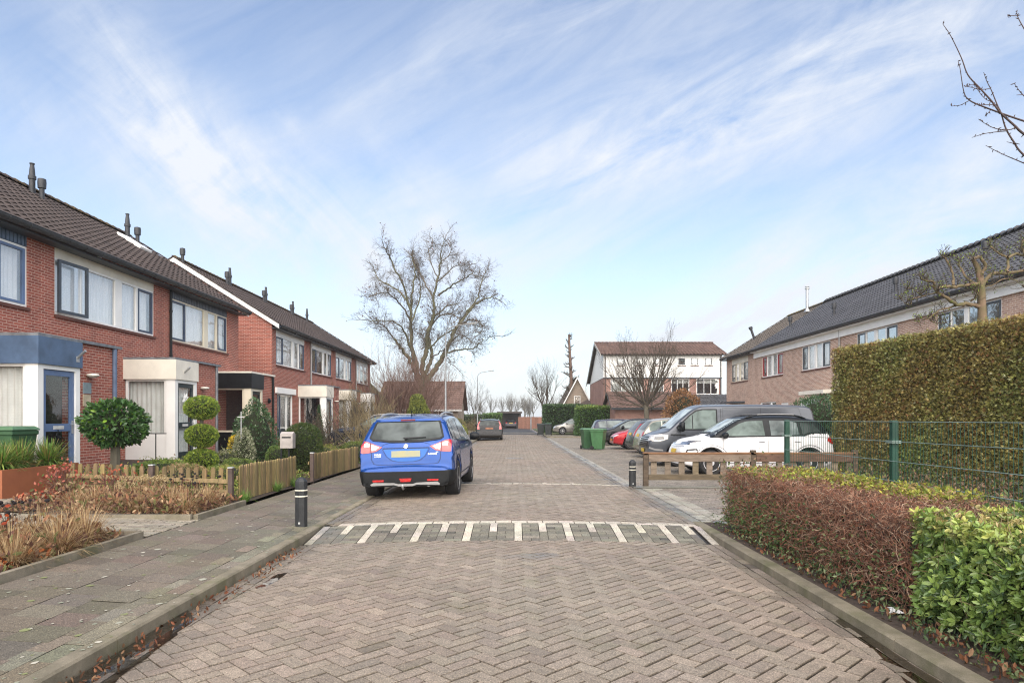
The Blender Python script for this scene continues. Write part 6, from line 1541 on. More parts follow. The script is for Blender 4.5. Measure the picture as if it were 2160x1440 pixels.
# ---- pollarded tree behind the tall hedge
def pollard():
    Y = 14.4; f = lambda l, dy=0: px2(l, 1880, 500, 6.546, Y, dy); b = P(2072, 900, Y); b.z = 0
    r = thing('pollarded_tree', b, 'knobbly pollarded tree with mossy limbs sticking up above the tall hedge', 'tree'); W = Wood(); C = Wood()
    tk = f([(1252, 2600), (1252, 1440), (1255, 1150), (1248, 900), (1240, 700), (1225, 560), (1190, 420), (1120, 300)]); tk[0][2] = 0
    sp_ = spline(tk); W.tube(sp_, np.interp(np.arange(len(sp_)), [0, 10, 22, len(sp_)-1], [.11, .085, .065, .035]), 9)
    for l, r0, r1, dy in [([(1215, 650), (1100, 655), (1000, 668), (860, 690), (720, 680), (640, 725)], .045, .026, -.5), ([(1230, 960), (1050, 922), (900, 930), (740, 820), (620, 740), (580, 625), (500, 610), (400, 570)], .045, .016, -.4),
                          ([(900, 930), (780, 980), (690, 1000), (600, 1060), (480, 1130), (350, 1110)], .025, .007, -.2), ([(1190, 670), (1050, 570), (960, 440), (930, 320)], .028, .018, .4), ([(850, 665), (855, 540), (800, 380), (740, 290), (700, 250)], .028, .014, .1),
                          ([(1250, 680), (1330, 560), (1420, 500), (1600, 500), (1830, 460), (2200, 400)], .045, .03, .4), ([(1600, 490), (1610, 300), (1520, 240), (1450, 200), (1370, 125)], .03, .016, .2), ([(1250, 640), (1240, 520), (1300, 400), (1220, 280), (1130, 300)], .035, .03, -.2),
                          ([(740, 815), (600, 770), (420, 820), (300, 850), (250, 935), (140, 865)], .016, .005, -.4), ([(520, 1110), (560, 1160), (640, 1190), (760, 1180)], .012, .005, 0), ([(1610, 280), (1720, 235), (1830, 255), (2050, 320)], .028, .02, .2), ([(1280, 690), (1400, 660), (1560, 575), (1700, 590), (1820, 690)], .014, .006, -.3),
                          ([(620, 740), (560, 680), (480, 700), (400, 790), (290, 700), (210, 710)], .014, .005, -.2), ([(1090, 890), (1160, 840), (1190, 780), (1150, 730)], .02, .01, -.2), ([(1830, 460), (1860, 300), (1800, 120), (1820, 40)], .025, .012, .1)]:
        p = spline(f(l, dy), 5); m = len(p); p += RNG.normal(0, .006, p.shape); W.tube(p, np.linspace(r0, r1, m)*(1+RNG.normal(0, .10, m)), 7)
        for i in range(int(m*1.1)):
            j = int(RNG.integers(m//4, m-1)); dd = unit(RNG.normal(size=3)+np.array([0, 0, .6])); C.grow(p[j], dd, RNG.uniform(.08, .28), .007, 1, .12, .4, (3,), (.4, 1.1), (.4, .7), 4, 3)
        for q in range(10): C.grow(p[-1], unit(RNG.normal(size=3)+np.array([0, 0, .5])), RNG.uniform(.05, .22), .008, 1, .1, .3, (3,), (.3, .9), (.4, .6), 3, 3)
    def tn(V): return np.where((RNG.random(len(V)) < .0)[:, None], 1, 1)*np.ones((len(V), 3))
    W.build('trunk', mat('mossy_bark', (.19, .125, .085), .9, c2=(.09, .09, .035), vs=4, bump=.6, bs=25), r); C.build('crown', TWIG, r)
    t = np.array(C.tips); t = np.repeat(t, 2, 0)[RNG.random(len(t)*2) < .35]; V, F, T = scatter(t, RNG.normal(size=t.shape), .035, palette(len(t), [(.16, .20, .02), (.10, .15, .02)]), OVAL); np_mesh('moss', V, F, LEAF, r, T)
pollard()
# ---- twigs reaching in from a tree just outside the right edge
def overhang():
    Y = 5.2; f = lambda l, dy=0: px2(l, 1900, 0, 3.6, Y, dy); bx_, by_ = 6.4, 6.0
    r = thing('bare_tree', (bx_, by_, 0), 'thin budded branches reaching into the top right corner of the sky', 'tree'); W = Wood(); C = Wood()
    W.tube([(bx_, by_, 0), (bx_, by_, 1.5), (bx_-.05, by_-.05, 3.2)], [.11, .09, .06], 8)
    fork = np.array([bx_-.05, by_-.05, 3.2]); j1 = f([(1500, 1500)])[0]; j2 = f([(1350, 900)])[0]
    W.tube(spline([fork, (fork+j1)/2+np.array([0, 0, .1]), j1]), .022, 5); W.tube(spline([fork, (fork+j2)/2+np.array([.1, 0, .1]), j2]), .02, 5)
    def br(l, r0, dy=0, start=None):
        p = f(l, dy); p = ([start] if start is not None else [])+p; p = spline(p, 5); m = len(p); C.tube(p, np.linspace(r0, .002, m), 5)
        for j in range(2, m, 2):
            for q in range(int(RNG.integers(1, 3))):
                d = unit(RNG.normal(size=3)); b0 = p[j]; L_ = RNG.uniform(.008, .03); C.tube([b0, b0+d*L_*.5, b0+d*L_], [.002, .0042, .001], 4)
    br([(1250, 1250), (936, 1020), (870, 960), (760, 860), (690, 770), (600, 670), (510, 570), (460, 440), (380, 275), (320, 185)], .011, 0, j1)
    br([(1200, 1000), (936, 920), (760, 860), (600, 800), (520, 760), (480, 700), (450, 520), (435, 465)], .009, .1, j2)
    br([(1250, 1450), (936, 1180), (860, 1080), (800, 980), (765, 870), (730, 790), (690, 690), (655, 620), (630, 550)], .009, .05, j1)
    br([(880, 965), (830, 985), (760, 985), (700, 970), (650, 945), (590, 905)], .004); br([(805, 995), (720, 1003), (640, 1015), (540, 1045)], .004); br([(1300, 1400), (936, 1240), (840, 1200), (740, 1155), (645, 1105)], .006, .2, j1)
    br([(675, 675), (600, 680), (540, 665), (480, 655)], .003); br([(700, 795), (630, 797), (570, 795)], .003); br([(520, 765), (450, 800), (385, 806)], .003); br([(600, 670), (570, 640), (500, 655)], .003)
    br([(690, 775), (640, 750), (590, 690), (560, 620)], .0025); br([(680, 840), (655, 870), (645, 880)], .003); br([(1300, 800), (1100, 500), (936, 220), (885, 120), (885, 78)], .007, .1, j2); br([(885, 122), (830, 120), (812, 112)], .003); br([(1100, 900), (936, 730), (900, 690), (862, 635)], .005, 0, j2); br([(925, 720), (880, 723)], .003)
    br([(860, 1085), (905, 1097)], .004); br([(860, 1090), (805, 1078)], .003)
    W.build('trunk', BARK, r); C.build('crown', mat('red_brown_twig', (.075, .045, .04), .7, c2=(.04, .03, .03)), r)
overhang()
# ---- tall clipped conifer hedge
def surf_box(n, quad, jit, depth):
    a, b, c = (np.array(q, float) for q in quad); u = RNG.random((n, 1)); v = RNG.random((n, 1)); nn = unit(np.cross(b-a, c-a))
    p = a+(b-a)*u+(c-a)*v; d = -np.abs(RNG.exponential(depth, (n, 1)))+RNG.normal(0, jit, (n, 1)); return p+nn*d, np.tile(nn, (n, 1)), d
def lump(Pn, s, a, seed=0):
    x, y, z = (Pn*s).T+seed; return a*(np.sin(x*1.3+np.sin(y*1.7)+z*.6)+np.sin(z*1.9+1.3*np.sin(x*.7)+y)+.6*np.sin(y*3.1+x*2.3+z*1.7))/2.6
def tall_hedge():
    A = np.array([8.63, 18.0]); B = np.array([9.55, 8.0]); d = unit(B-A); w_ = np.array([d[1], -d[0]])*-1.0
    if w_[0] < 0: w_ = -w_
    r = thing('hedge', (A[0], A[1], 0), 'very tall clipped brown-green conifer hedge at the right edge behind the mesh fence', 'hedge')
    H = 3.33; th = 1.3; g = G(); i_ = .16
    a0 = A+d*i_+w_*i_; b0 = B+w_*i_; a1 = A+d*i_+w_*(th-i_); b1 = B+w_*(th-i_)
    g.add([(*a0, 0), (*b0, 0), (*b1, 0), (*a1, 0), (*a0, H-i_), (*b0, H-i_), (*b1, H-i_), (*a1, H-i_)], [(0, 3, 2, 1), (4, 5, 6, 7), (0, 1, 5, 4), (1, 2, 6, 5), (2, 3, 7, 6), (3, 0, 4, 7)])
    g.build('stem', mat('hedge_core', (.045, .035, .018), .95), r)  # solid dark core filling the hedge, not a stem
    pts = []
    A3 = lambda q, z: (q[0], q[1], z); far = A+w_*th; nf = B+w_*th
    for n, q in ((112000, (A3(A, .0), A3(A, H), A3(B, .0))), (9000, (A3(A, 0), A3(far, 0), A3(A, H))), (14000, (A3(A, H), A3(far, H), A3(B, H)))):
        p, nn, dd = surf_box(n, q, .025, .07); 
        c = np.array([*((A+nf)/2), H/2]); flip = np.sign(np.sum((np.array(q[0])+np.array(q[1])+np.array(q[2]))/3*0+nn*((np.array(q[0])-c)), axis=1, keepdims=True)); nn2 = nn*flip; p = p-nn*dd+nn2*dd; p += nn2*lump(p, 3.2, .05)[:, None]
        pts.append((p, nn2, dd))
    p = np.vstack([q[0] for q in pts]); nn = np.vstack([q[1] for q in pts]); dd = np.vstack([q[2] for q in pts])
    D = nn*.8+RNG.normal(0, .55, nn.shape)+np.array([0, 0, .35])
    n = len(p); t = palette(n, [(.21, .19, .055), (.33, .27, .08), (.45, .35, .13), (.24, .12, .05), (.08, .07, .025), (.62, .55, .25)], [3, 3, 1.8, 1.6, 2.6, .9], .25)
    patchy = lump(p, 1.1, 1.0, 3)[:, None]; t = t*(1+.22*patchy*np.array([[-.6, .5, .1]])); low = np.clip((1.2-p[:, 2:3])/1.2, 0, 1); t = t*(1+low*np.array([[-.15, .15, .0]]))
    V, F, T = scatter(p, D, RNG.uniform(.035, .085, n), np.clip(t, .005, .6), SPRAY); np_mesh('foliage', V, F, LEAF, r, T)
tall_hedge()
# ---- low hedge: brown bare part, then the green leafy part nearest the camera
def low_hedge():
    x0, x1, y0, y1, H = 2.80, 3.80, 4.75, 8.75, .80
    r = thing('hedge', (3.3, 6.8, .05), 'low brown twiggy hedge with bare stems along the right kerb', 'hedge'); C = Wood()
    for i in range(2600):
        x = RNG.uniform(x0+.12, x1-.1); y = RNG.uniform(y0, y1-.08); b = np.array([x, y, RNG.uniform(.08, .45)]); d = np.array([RNG.normal(0, .5)-(.35 if x < x0+.4 else 0), RNG.normal(0, .5)+(.5 if y > y1-.5 else 0), 1.0])
        L_ = RNG.uniform(.2, .5); p = [b]; dd = unit(d); 
        for k in range(4):
            dd = unit(dd+RNG.normal(0, .33, 3)); q = p[-1]+dd*L_/4
            q[0] = np.clip(q[0], x0-.04+RNG.normal(0, .03), x1+.05); q[1] = min(q[1], y1+RNG.normal(0, .03)); q[2] = min(q[2], H+RNG.normal(0, .025)); p.append(q)
        C.tube(p, np.linspace(.0055, .0022, 5), 3)
    hz_ = lambda x, y: .035*math.sin(x*5.1+y*3.3)+.03*math.sin(y*7.7-x*2)
    for i in range(10500):
        face = RNG.random(); 
        if face < .42: b = np.array([x0+RNG.uniform(-.03, .10), RNG.uniform(y0, y1), RNG.uniform(.08, H)])
        elif face < .54: b = np.array([RNG.uniform(x0, x1), y1+RNG.uniform(-.12, .03), RNG.uniform(.08, H)])
        else: b = np.array([RNG.uniform(x0, x1), RNG.uniform(y0, y1), H+RNG.uniform(-.10, .01)])
        dd = unit(RNG.normal(size=3)); L_ = RNG.uniform(.05, .19); p = [b]
        for k in range(3): dd = unit(dd+RNG.normal(0, .45, 3)); q = p[-1]+dd*L_/3; q[2] = min(q[2], H+.03+hz_(q[0], q[1])); p.append(q)
        C.tube(p, np.linspace(.003, .0014, 4), 3)
    V = np.vstack(C.V); 
    cc = palette(len(V)//3+3, [(.30, .13, .08), (.20, .11, .08), (.40, .24, .16), (.48, .37, .27), (.12, .07, .055)], [2.6, 3, 1.8, 1.2, 2]); T = np.repeat(cc, 3, 0)[:len(V)]
    np_mesh('stem', V, np.vstack(C.F), DRY, r, T)
    g = G(); g.box(x0+.25, x1-.2, y0+.1, y1-.28, .04, H-.24); g.build('inner_twigs', mat('hedge_dark', (.025, .017, .012), .95), r)  # solid dark core, giving the dark gaps between the outer twigs
    # leaves: green low on the street side, yellow-green on the far top edge
    n = 5200; Pn = np.column_stack([x0+RNG.uniform(-.06, .12, n), RNG.uniform(y0, y1+.02, n), .08+RNG.beta(1.2, 2.4, n)*.66]); keep = RNG.random(n) < np.clip((Pn[:, 1]-5.0)/3.0, .25, 1); Pn = Pn[keep]
    t1 = palette(len(Pn), [(.035, .06, .022), (.06, .095, .03), (.10, .13, .05), (.12, .05, .03)], [3, 3, 1, .8])
    m = 2600; P2 = np.column_stack([RNG.uniform(x0, x0+1.0, m), RNG.uniform(7.2, y1, m), H+RNG.uniform(-.06, .04, m)]); t2 = palette(m, [(.10, .12, .03), (.14, .065, .035), (.20, .22, .04), (.07, .09, .03), (.2, .12, .06)])
    k = 3000; ty = RNG.uniform(5.3, 8.0, k); P3 = np.column_stack([3.45+RNG.normal(0, .16, k)+(8-ty)*.06, ty, H+RNG.uniform(-.05, .06, k)]); t3 = palette(k, [(.24, .27, .04), (.33, .32, .05), (.16, .20, .04), (.28, .20, .08)])
    Pn = np.vstack([Pn, P2, P3]); t = np.vstack([t1, t2, t3]); D = RNG.normal(size=Pn.shape)+np.array([-.5, 0, .3]); V, F, T = scatter(Pn, D, RNG.uniform(.025, .05, len(Pn)), t, OVAL, 1.1); np_mesh('foliage', V, F, LEAF, r, T)
low_hedge()
def green_bush():
    x0, x1, y0, y1, H = 2.86, 4.0, 1.9, 4.78, .82; r = thing('hedge', (3.4, 3.6, .05), 'low leafy green hedge with yellowish clipped top nearest the camera', 'hedge')
    g = G(); g.box(x0+.2, x1-.2, y0+.1, y1-.2, .08, H-.22); g.build('inner_twigs', mat('bush_dark', (.018, .022, .010), .95), r)  # solid dark core filling the bush behind its leaves
    n = 4300; q = RNG.random(n); p = np.zeros((n, 3)); nn = np.zeros((n, 3))
    s_ = q < .52; m = s_.sum(); zz = .06+RNG.random(m)*(H-.08); p[s_] = np.column_stack([x0+RNG.uniform(-.01, .16, m), RNG.uniform(y0, y1, m), zz]); nn[s_] = (-1, 0, .3)
    s_ = (q >= .52) & (q < .88); m = s_.sum(); p[s_] = np.column_stack([RNG.uniform(x0, x1, m), RNG.uniform(y0, y1, m), H-RNG.random(m)*.12]); nn[s_] = (0, 0, 1)
    s_ = q >= .88; m = s_.sum(); p[s_] = np.column_stack([RNG.uniform(x0, x1, m), y1-RNG.uniform(-.02, .15, m), .1+RNG.random(m)*(H-.12)]); nn[s_] = (0, 1, .2)
    p += nn*lump(p, 4, .07)[:, None]; p[:, 0] -= np.clip(.25-p[:, 2], 0, 1)*-.25
    parts = []; k = 7; c = unit(nn*.9+RNG.normal(0, .45, (n, 3))); ref = unit(np.cross(c, RNG.normal(size=(n, 3)))); bi = np.cross(c, ref)
    top = np.clip((p[:, 2:3]-.62)/.22, 0, 1)*(RNG.random((n, 1)) < .8)
    base = palette(n, [(.10, .155, .04), (.14, .20, .05), (.055, .09, .03), (.20, .26, .075)], [3, 3, 2, 1.2], .15); yel = palette(n, [(.42, .42, .10), (.50, .36, .16), (.30, .36, .08)], None, .15)
    base = base*(1-top)+yel*top
    for i in range(k):
        a = 2*math.pi*i/k+RNG.uniform(-.3, .3, (n, 1)); D = c*RNG.uniform(.25, .8, (n, 1))+ref*np.cos(a)+bi*np.sin(a); parts.append(scatter(p+D*.004, D, RNG.uniform(.038, .070, n)*np.where(top[:, 0] > .3, .75, 1), np.clip(base*(1+RNG.normal(0, .15, (n, 1))), .01, .6), OVAL, 1.05))
    V, F, T = merge(parts); np_mesh('foliage', V, F, LEAFG, r, T)
    C = Wood()
    for i in range(420):
        b = np.array([RNG.uniform(x0, x0+.5), RNG.uniform(y0, y1), RNG.uniform(.1, H)]); d = unit(RNG.normal(size=3)+np.array([-.3, 0, .8])); C.tube([b, b+d*.09, b+d*.17+RNG.normal(0, .02, 3)], [.003, .0025, .0015], 3)
    C.build('stem', TWIGT, r)
green_bush()
# ---- generic leafy shrub
def shrub(name, label, c, rad, n, size, cols, w=None, shape='ball', mt=None, cat='shrub', group=None, stem=.04, stem_h=None, tm=OVAL, dark=(.018, .022, .01), lumpa=.12, core=.72, up=.4, wid=1.0, droop=0):
    r = thing(name, (c[0], c[1], c[3] if len(c) > 3 else .25), label, cat, group); cen = np.array(c[:3], float); R3 = np.array(rad, float)
    d = unit(RNG.normal(size=(n, 3)))
    if shape == 'cone': 
        h = RNG.random(n)**1.5; a = RNG.uniform(0, 2*math.pi, n); rr = (1-h)*1.0; p = np.column_stack([np.cos(a)*rr, np.sin(a)*rr, h*2-1]); d = unit(np.column_stack([np.cos(a), np.sin(a), np.full(n, .45)]))
    elif shape == 'egg':
        a = RNG.uniform(0, 2*math.pi, n); h = RNG.random(n); rr = np.sqrt(np.clip(1-(h*1.0)**2.2, 0, 1))*np.clip(.75+h*.6, 0, 1); p = np.column_stack([np.cos(a)*rr, np.sin(a)*rr, h*2-1]); d = unit(np.column_stack([np.cos(a), np.sin(a), h]))
    else: p = d.copy()
    p = p*(1-RNG.exponential(.07, (n, 1)))*(1+lump(p, 3.3, lumpa, c[0])[:, None]); P_ = cen+p*R3
    D = d*R3/np.max(R3)+RNG.normal(0, .55, (n, 3))+np.array([0, 0, up-droop])
    V, F, T = scatter(P_, D, RNG.uniform(.7, 1.25, n)*size, palette(n, cols, w), tm, wid); np_mesh('foliage', V, F, mt or LEAF, r, T)
    g = G()
    zb = c[3] if len(c) > 3 else .2
    g.tube([(c[0], c[1], zb-.1), (c[0]+.01, c[1], cen[2]-R3[2]*.2)], [stem*1.2, stem*.8], 8); g.build('stem', BARK, r)
    prof = []
    for i in range(9):
        t = i/8; 
        if shape == 'cone': prof.append(((1-t)*core*R3[0]+.001, -R3[2]*core+t*2*core*R3[2]))
        elif shape == 'egg': prof.append((math.sqrt(max(0, 1-t**2.2))*min(1, .75+t*.6)*core*R3[0], -R3[2]*core+t*2*core*R3[2]))
        else: prof.append((math.sin(math.pi*t)*core*R3[0]+.001, -math.cos(math.pi*t)*core*R3[2]))
    g = G(); g.lathe((c[0], c[1], cen[2]), prof, 12); g.build('inner_twigs', mat('bush_dark', (.018, .022, .010), .95), r)  # solid dark core inside the shrub
    return r
GREENS = [(.035, .075, .02), (.05, .10, .025), (.022, .045, .015)]
# laurel standard, topiary, hollies and conifers in the left front gardens
def laurel():
    c = (-7.28, 12.1); r = shrub('topiary_tree', 'round-headed dark laurel standard on a thick stem behind the picket fence', (c[0], c[1], 1.38, .2), (.50, .48, .40), 2700, .10, [(.025, .06, .018), (.04, .085, .022), (.018, .035, .013), (.10, .17, .02)], [4, 4, 2, .6], mt=LEAFG, cat='tree', stem=.085, lumpa=.14, core=.6, wid=1.0, droop=.35)
laurel()
def topiary():
    x, y = -6.62, 14.05; r = thing('topiary_tree', (x, y, .22), 'clipped topiary of three stacked golden-green balls', 'tree'); g = G(); g.tube([(x, y, .1), (x, y, 1.7)], .04, 8); g.build('stem', BARK, r)
    for z, rx, rz in ((1.69, .335, .24), (1.10, .315, .235), (.58, .32, .24)):
        n = 3400; d = unit(RNG.normal(size=(n, 3))); p = np.array([x, y, z])+d*np.array([rx, rx, rz])*(1-RNG.exponential(.05, (n, 1)))*(1+lump(d, 4, .05)[:, None]); D = d+RNG.normal(0, .5, (n, 3))+np.array([0, 0, .4])
        t = palette(n, [(.09, .14, .02), (.15, .20, .03), (.22, .26, .04), (.05, .09, .02)]); V, F, T = scatter(p, D, RNG.uniform(.03, .055, n), t, SPRAY); b_ = np_mesh('foliage', V, F, LEAF, r, T)
        g = G(); g.lathe((x, y, z), [(math.sin(math.pi*t)*.8*rx+.001, -math.cos(math.pi*t)*.8*rz) for t in np.linspace(0, 1, 9)], 12); g.build('inner_twigs', mat('bush_dark', (.018, .022, .010), .95), b_)  # solid dark core inside each ball
topiary()
shrub('holly_bush', 'tall dark holly bush in front of the black porch', (-6.72, 17.2, 1.05, .22), (.62, .6, .85), 3600, .06, [(.022, .05, .018), (.04, .075, .028), (.10, .13, .08)], [4, 3, .8], shape='egg', mt=LEAFG, lumpa=.18)
shrub('variegated_shrub', 'pale variegated cone-shaped shrub', (-6.28, 15.4, .72, .22), (.27, .27, .52), 2600, .045, [(.30, .32, .20), (.12, .16, .07), (.40, .40, .28)], None, shape='egg', lumpa=.06)
shrub('clipped_bush', 'large round dark yew bush behind the second picket fence', (-4.98, 15.6, .78, .2), (.46, .46, .60), 7500, .045, [(.03, .05, .012), (.05, .07, .018), (.018, .032, .01)], tm=SPRAY, lumpa=.08)
shrub('clipped_bush', 'small round green box bush beside the metal mailbox', (-5.95, 16.6, .50, .2), (.26, .26, .28), 1700, .035, [(.05, .09, .02), (.09, .13, .03)], lumpa=.07)
shrub('conifer', 'slim dark cypress in front of the blue-framed window', (-8.2, 27.9, 1.15, .2), (.26, .26, .9), 1800, .08, [(.02, .045, .018), (.035, .065, .022)], shape='cone', tm=SPRAY)
shrub('conifer', 'broad golden-green conifer seen just above the blue car roof', (-6.05, 41.8, 1.45, .1), (.85, .85, 1.5), 8000, .11, [(.11, .13, .03), (.15, .16, .035), (.055, .075, .02)], shape='egg', tm=SPRAY, lumpa=.15)
shrub('heather_bush', 'low russet heather mound behind the front picket fence', (-6.2, 12.5, .38, .2), (.5, .35, .22), 2000, .05, [(.16, .10, .05), (.10, .12, .03), (.22, .16, .09)], tm=SPRAY)
shrub('heather_bush', 'bright green heather mound below the topiary', (-7.0, 13.2, .42, .2), (.6, .4, .22), 2400, .05, [(.08, .13, .03), (.13, .17, .03), (.06, .09, .02)], tm=SPRAY)
shrub('yellow_shrub', 'small yellow-leaved shrub beside the topiary', (-6.8, 16.2, .82, .2), (.16, .16, .24), 420, .06, [(.55, .40, .03), (.45, .35, .05)])
shrub('pale_shrub', 'low pale flowering shrub between topiary and variegated shrub', (-6.6, 15.3, .48, .2), (.42, .35, .24), 1500, .05, [(.34, .34, .22), (.18, .20, .08), (.10, .12, .04)])
for i, (x, y, rx, h, lab) in enumerate([(-5.4, 12.6, .45, .20, 'yellow-green spreading juniper just behind the picket fence corner'), (-4.75, 12.4, .3, .2, 'small green mound in the corner of the picket fence'), (-5.3, 18.2, .5, .3, 'mossy green low bush behind the second picket fence'), (-4.7, 19.6, .45, .32, 'bright green box bush at the far end of the second picket fence'), (-4.6, 21.2, .55, .36, 'dark green spreading bush beyond the second picket fence'), (-5.8, 14.0, .4, .22, 'dark mossy mound in front of the mailbox')]):
    shrub('low_bush', lab, (x, y, .22+h*.8, .2), (rx, rx*.8, h), 2200, .045, [(.07, .10, .022), (.11, .14, .03), (.045, .07, .018)] if i % 2 else [(.13, .15, .03), (.08, .11, .025), (.18, .15, .05)], tm=SPRAY, lumpa=.16)
# ground cover in the gardens
def cover(name, label, x0, x1, y0, y1, n, size, cols, zf, tm=OVAL, mt=None, hmax=.12, w=None):
    p = np.column_stack([RNG.uniform(x0, x1, n), RNG.uniform(y0, y1, n), np.zeros(n)]); p[:, 2] = zf(p[:, 0], p[:, 1])+RNG.random(n)**2*hmax*(1+lump(p, 2.5, .8)); D = RNG.normal(size=(n, 3))+np.array([0, 0, .8])
    V, F, T = scatter(p, D, RNG.uniform(.7, 1.3, n)*size, palette(n, cols, w), tm); o = np_mesh(name, V, F, mt or LEAF, None, T); return tag(o, label, None, None, 'stuff')
zgd = lambda x, y: .145+(-4.24-x)*.035
cover('ground_cover', 'mixed green and yellow low plants covering the fenced front garden', -8.9, -4.5, 10.7, 20.5, 26000, .05, [(.07, .11, .025), (.12, .16, .03), (.19, .19, .05), (.10, .07, .04)], zgd, hmax=.18)
cover('ground_cover', 'low green plants in the gardens of the far left row', -9.2, -4.4, 20.5, 60, 16000, .12, [(.05, .07, .02), (.09, .10, .03), (.10, .07, .04)], zgd, hmax=.30)
cover('ivy', 'dark ivy and weeds on the ground below the right hedges', 2.62, 3.9, 3.2, 9.0, 5000, .035, [(.035, .06, .025), (.06, .09, .03), (.10, .12, .06)], lambda x, y: .05+0*x, hmax=.10)
cover('undergrowth', 'brown and green undergrowth between the mesh fence and the tall hedge', 3.9, 8.6, 4.0, 13.0, 22000, .06, [(.07, .05, .03), (.05, .07, .02), (.12, .07, .04), (.03, .03, .02)], lambda x, y: .06+0*x, hmax=.45)
LEAFC = [(.18, .07, .04), (.24, .11, .06), (.10, .05, .03), (.28, .17, .10)]
cover('fallen_leaves', 'brown fallen leaves lying along the left gutter', -2.58, -2.36, 2.6, 7.6, 330, .042, LEAFC, lambda x, y: -.043+0*x, mt=DRY, hmax=.02)
cover('fallen_leaves', 'brown fallen leaves on the soil behind the right kerb', 2.62, 2.9, 2.2, 8.5, 700, .05, LEAFC+[(.07, .05, .03)], lambda x, y: .033+0*x, mt=DRY, hmax=.03)
cover('fallen_leaves', 'red-brown leaves heaped below the corten planter and fence', -7.4, -5.6, 9.7, 10.7, 900, .07, [(.30, .07, .04), (.20, .07, .04), (.36, .18, .10)], lambda x, y: zgd(x, y)+.01, mt=DRY, hmax=.07)
cover('fallen_leaves', 'orange and brown leaves between the plants of the nearest bed', -5.9, -4.3, 4.2, 6.6, 1100, .08, [(.42, .10, .02), (.30, .09, .03), (.45, .22, .10), (.12, .05, .03)], lambda x, y: .16+0*x, mt=DRY, hmax=.08)
cover('dead_plants', 'withered brown weeds and stalks between the clumps of the nearest bed', -6.1, -4.3, 4.6, 7.35, 3800, .075, [(.24, .12, .07), (.14, .08, .05), (.36, .24, .14), (.10, .05, .04), (.12, .13, .05)], lambda x, y: .16+0*x, mt=DRY, hmax=.22)
cover('dead_plants', 'withered russet weeds between the clumps before the picket fence', -7.0, -4.3, 8.85, 10.4, 4200, .07, [(.28, .14, .08), (.16, .09, .06), (.36, .25, .15), (.10, .05, .04), (.13, .13, .05)], lambda x, y: .18+0*x, mt=DRY, hmax=.24)
# ---- dry ornamental grass tufts
T1 = ['nearest the camera on the pavement edge', 'second from the near end', 'third along the edging', 'fourth along the edging', 'tallest one at the back', 'behind at the path side', 'last one by the path']
T2 = ['rightmost at the corner of the edging', 'second from the right in front', 'third from the right in front', 'fourth from the right in front', 'second from the left', 'leftmost and smallest', 'rightmost right against the fence', 'middle one against the fence', 'left one against the fence']
T3 = ['its front right corner', 'its front middle', 'its front left end', 'its right side', 'its left side', 'its back right corner']
T4 = ['beside the corner post', 'halfway along it', 'near its far end']
def tuft(c, h, n, spread, cols, label, name='grass_tuft', group=None, cat='grass', wdt=.0035, droop=.9, r0=.05):
    a = RNG.uniform(0, 2*math.pi, n); e = RNG.beta(1.6, 1.6, n)*spread; L_ = RNG.uniform(.6, 1.1, n)*h*1.25; b = np.column_stack([np.cos(a), np.sin(a)])*RNG.random((n, 1))*r0; seg = 4
    V = np.zeros((n, (seg+1)*2, 3)); up = np.column_stack([np.sin(e)*np.cos(a), np.sin(e)*np.sin(a), np.cos(e)]); side = np.column_stack([-np.sin(a), np.cos(a), np.zeros(n)])
    p = np.column_stack([c[0]+b[:, 0], c[1]+b[:, 1], np.full(n, c[2])]); d = up+RNG.normal(0, .10, (n, 3))
    for s_ in range(seg+1):
        w_ = wdt*(1-s_/seg*.85); V[:, 2*s_] = p-side*w_; V[:, 2*s_+1] = p+side*w_; p = p+unit(d)*(L_/seg)[:, None]; d = unit(d)+np.array([0, 0, -droop*.30])*e[:, None]+np.column_stack([np.cos(a), np.sin(a), np.zeros(n)])*.10*e[:, None]
    V[:, :, 2] = np.maximum(V[:, :, 2], c[2]-.01)
    F = np.array([(2*s_, 2*s_+1, 2*s_+3, 2*s_+2) for s_ in range(seg)]); F = (np.arange(n)[:, None, None]*(seg+1)*2+F[None]).reshape(-1, 4); T = np.repeat(palette(n, cols), (seg+1)*2, 0)
    o = np_mesh(name, V.reshape(-1, 3), F, DRY if cols[0][0] > cols[0][1] else LEAF, None, T, loc=tuple(c)); return tag(o, label, cat, group)
TAN = [(.46, .33, .17), (.58, .44, .26), (.32, .21, .11), (.22, .12, .06)]
for i, (x, y, h) in enumerate([(-4.45, 5.9, .34), (-4.75, 6.25, .36), (-4.42, 6.45, .38), (-4.5, 6.95, .42), (-4.95, 6.9, .42), (-5.3, 6.6, .34), (-4.75, 7.15, .40)]): tuft((x, y, .15), h*.85, 620, 1.35, TAN, 'straw-coloured dry grass clump in the nearest bed, '+T1[i], group='dry grass clumps in the nearest bed', r0=.09)
for i, (x, y, h) in enumerate([(-4.5, 9.1, .34), (-4.85, 9.35, .36), (-5.2, 9.2, .36), (-5.6, 9.3, .38), (-5.95, 9.4, .36), (-6.3, 9.5, .30), (-4.5, 9.7, .36), (-5.0, 9.85, .34), (-5.5, 9.9, .36)]): tuft((x, y, .17), h*.82, 560, 1.4, TAN, 'brown dry grass clump before the picket fence, '+T2[i], group='dry grass clumps before the picket fence', r0=.09)
for i, (x, y) in enumerate([(-4.28, 10.55), (-4.30, 12.0), (-4.27, 12.9)]): tuft((x, y, .14), .18, 160, 1.0, [(.07, .13, .03), (.11, .18, .04)], 'small green grass tuft at the foot of the side picket fence '+T4[i], group='green tufts at the fence foot', wdt=.005)
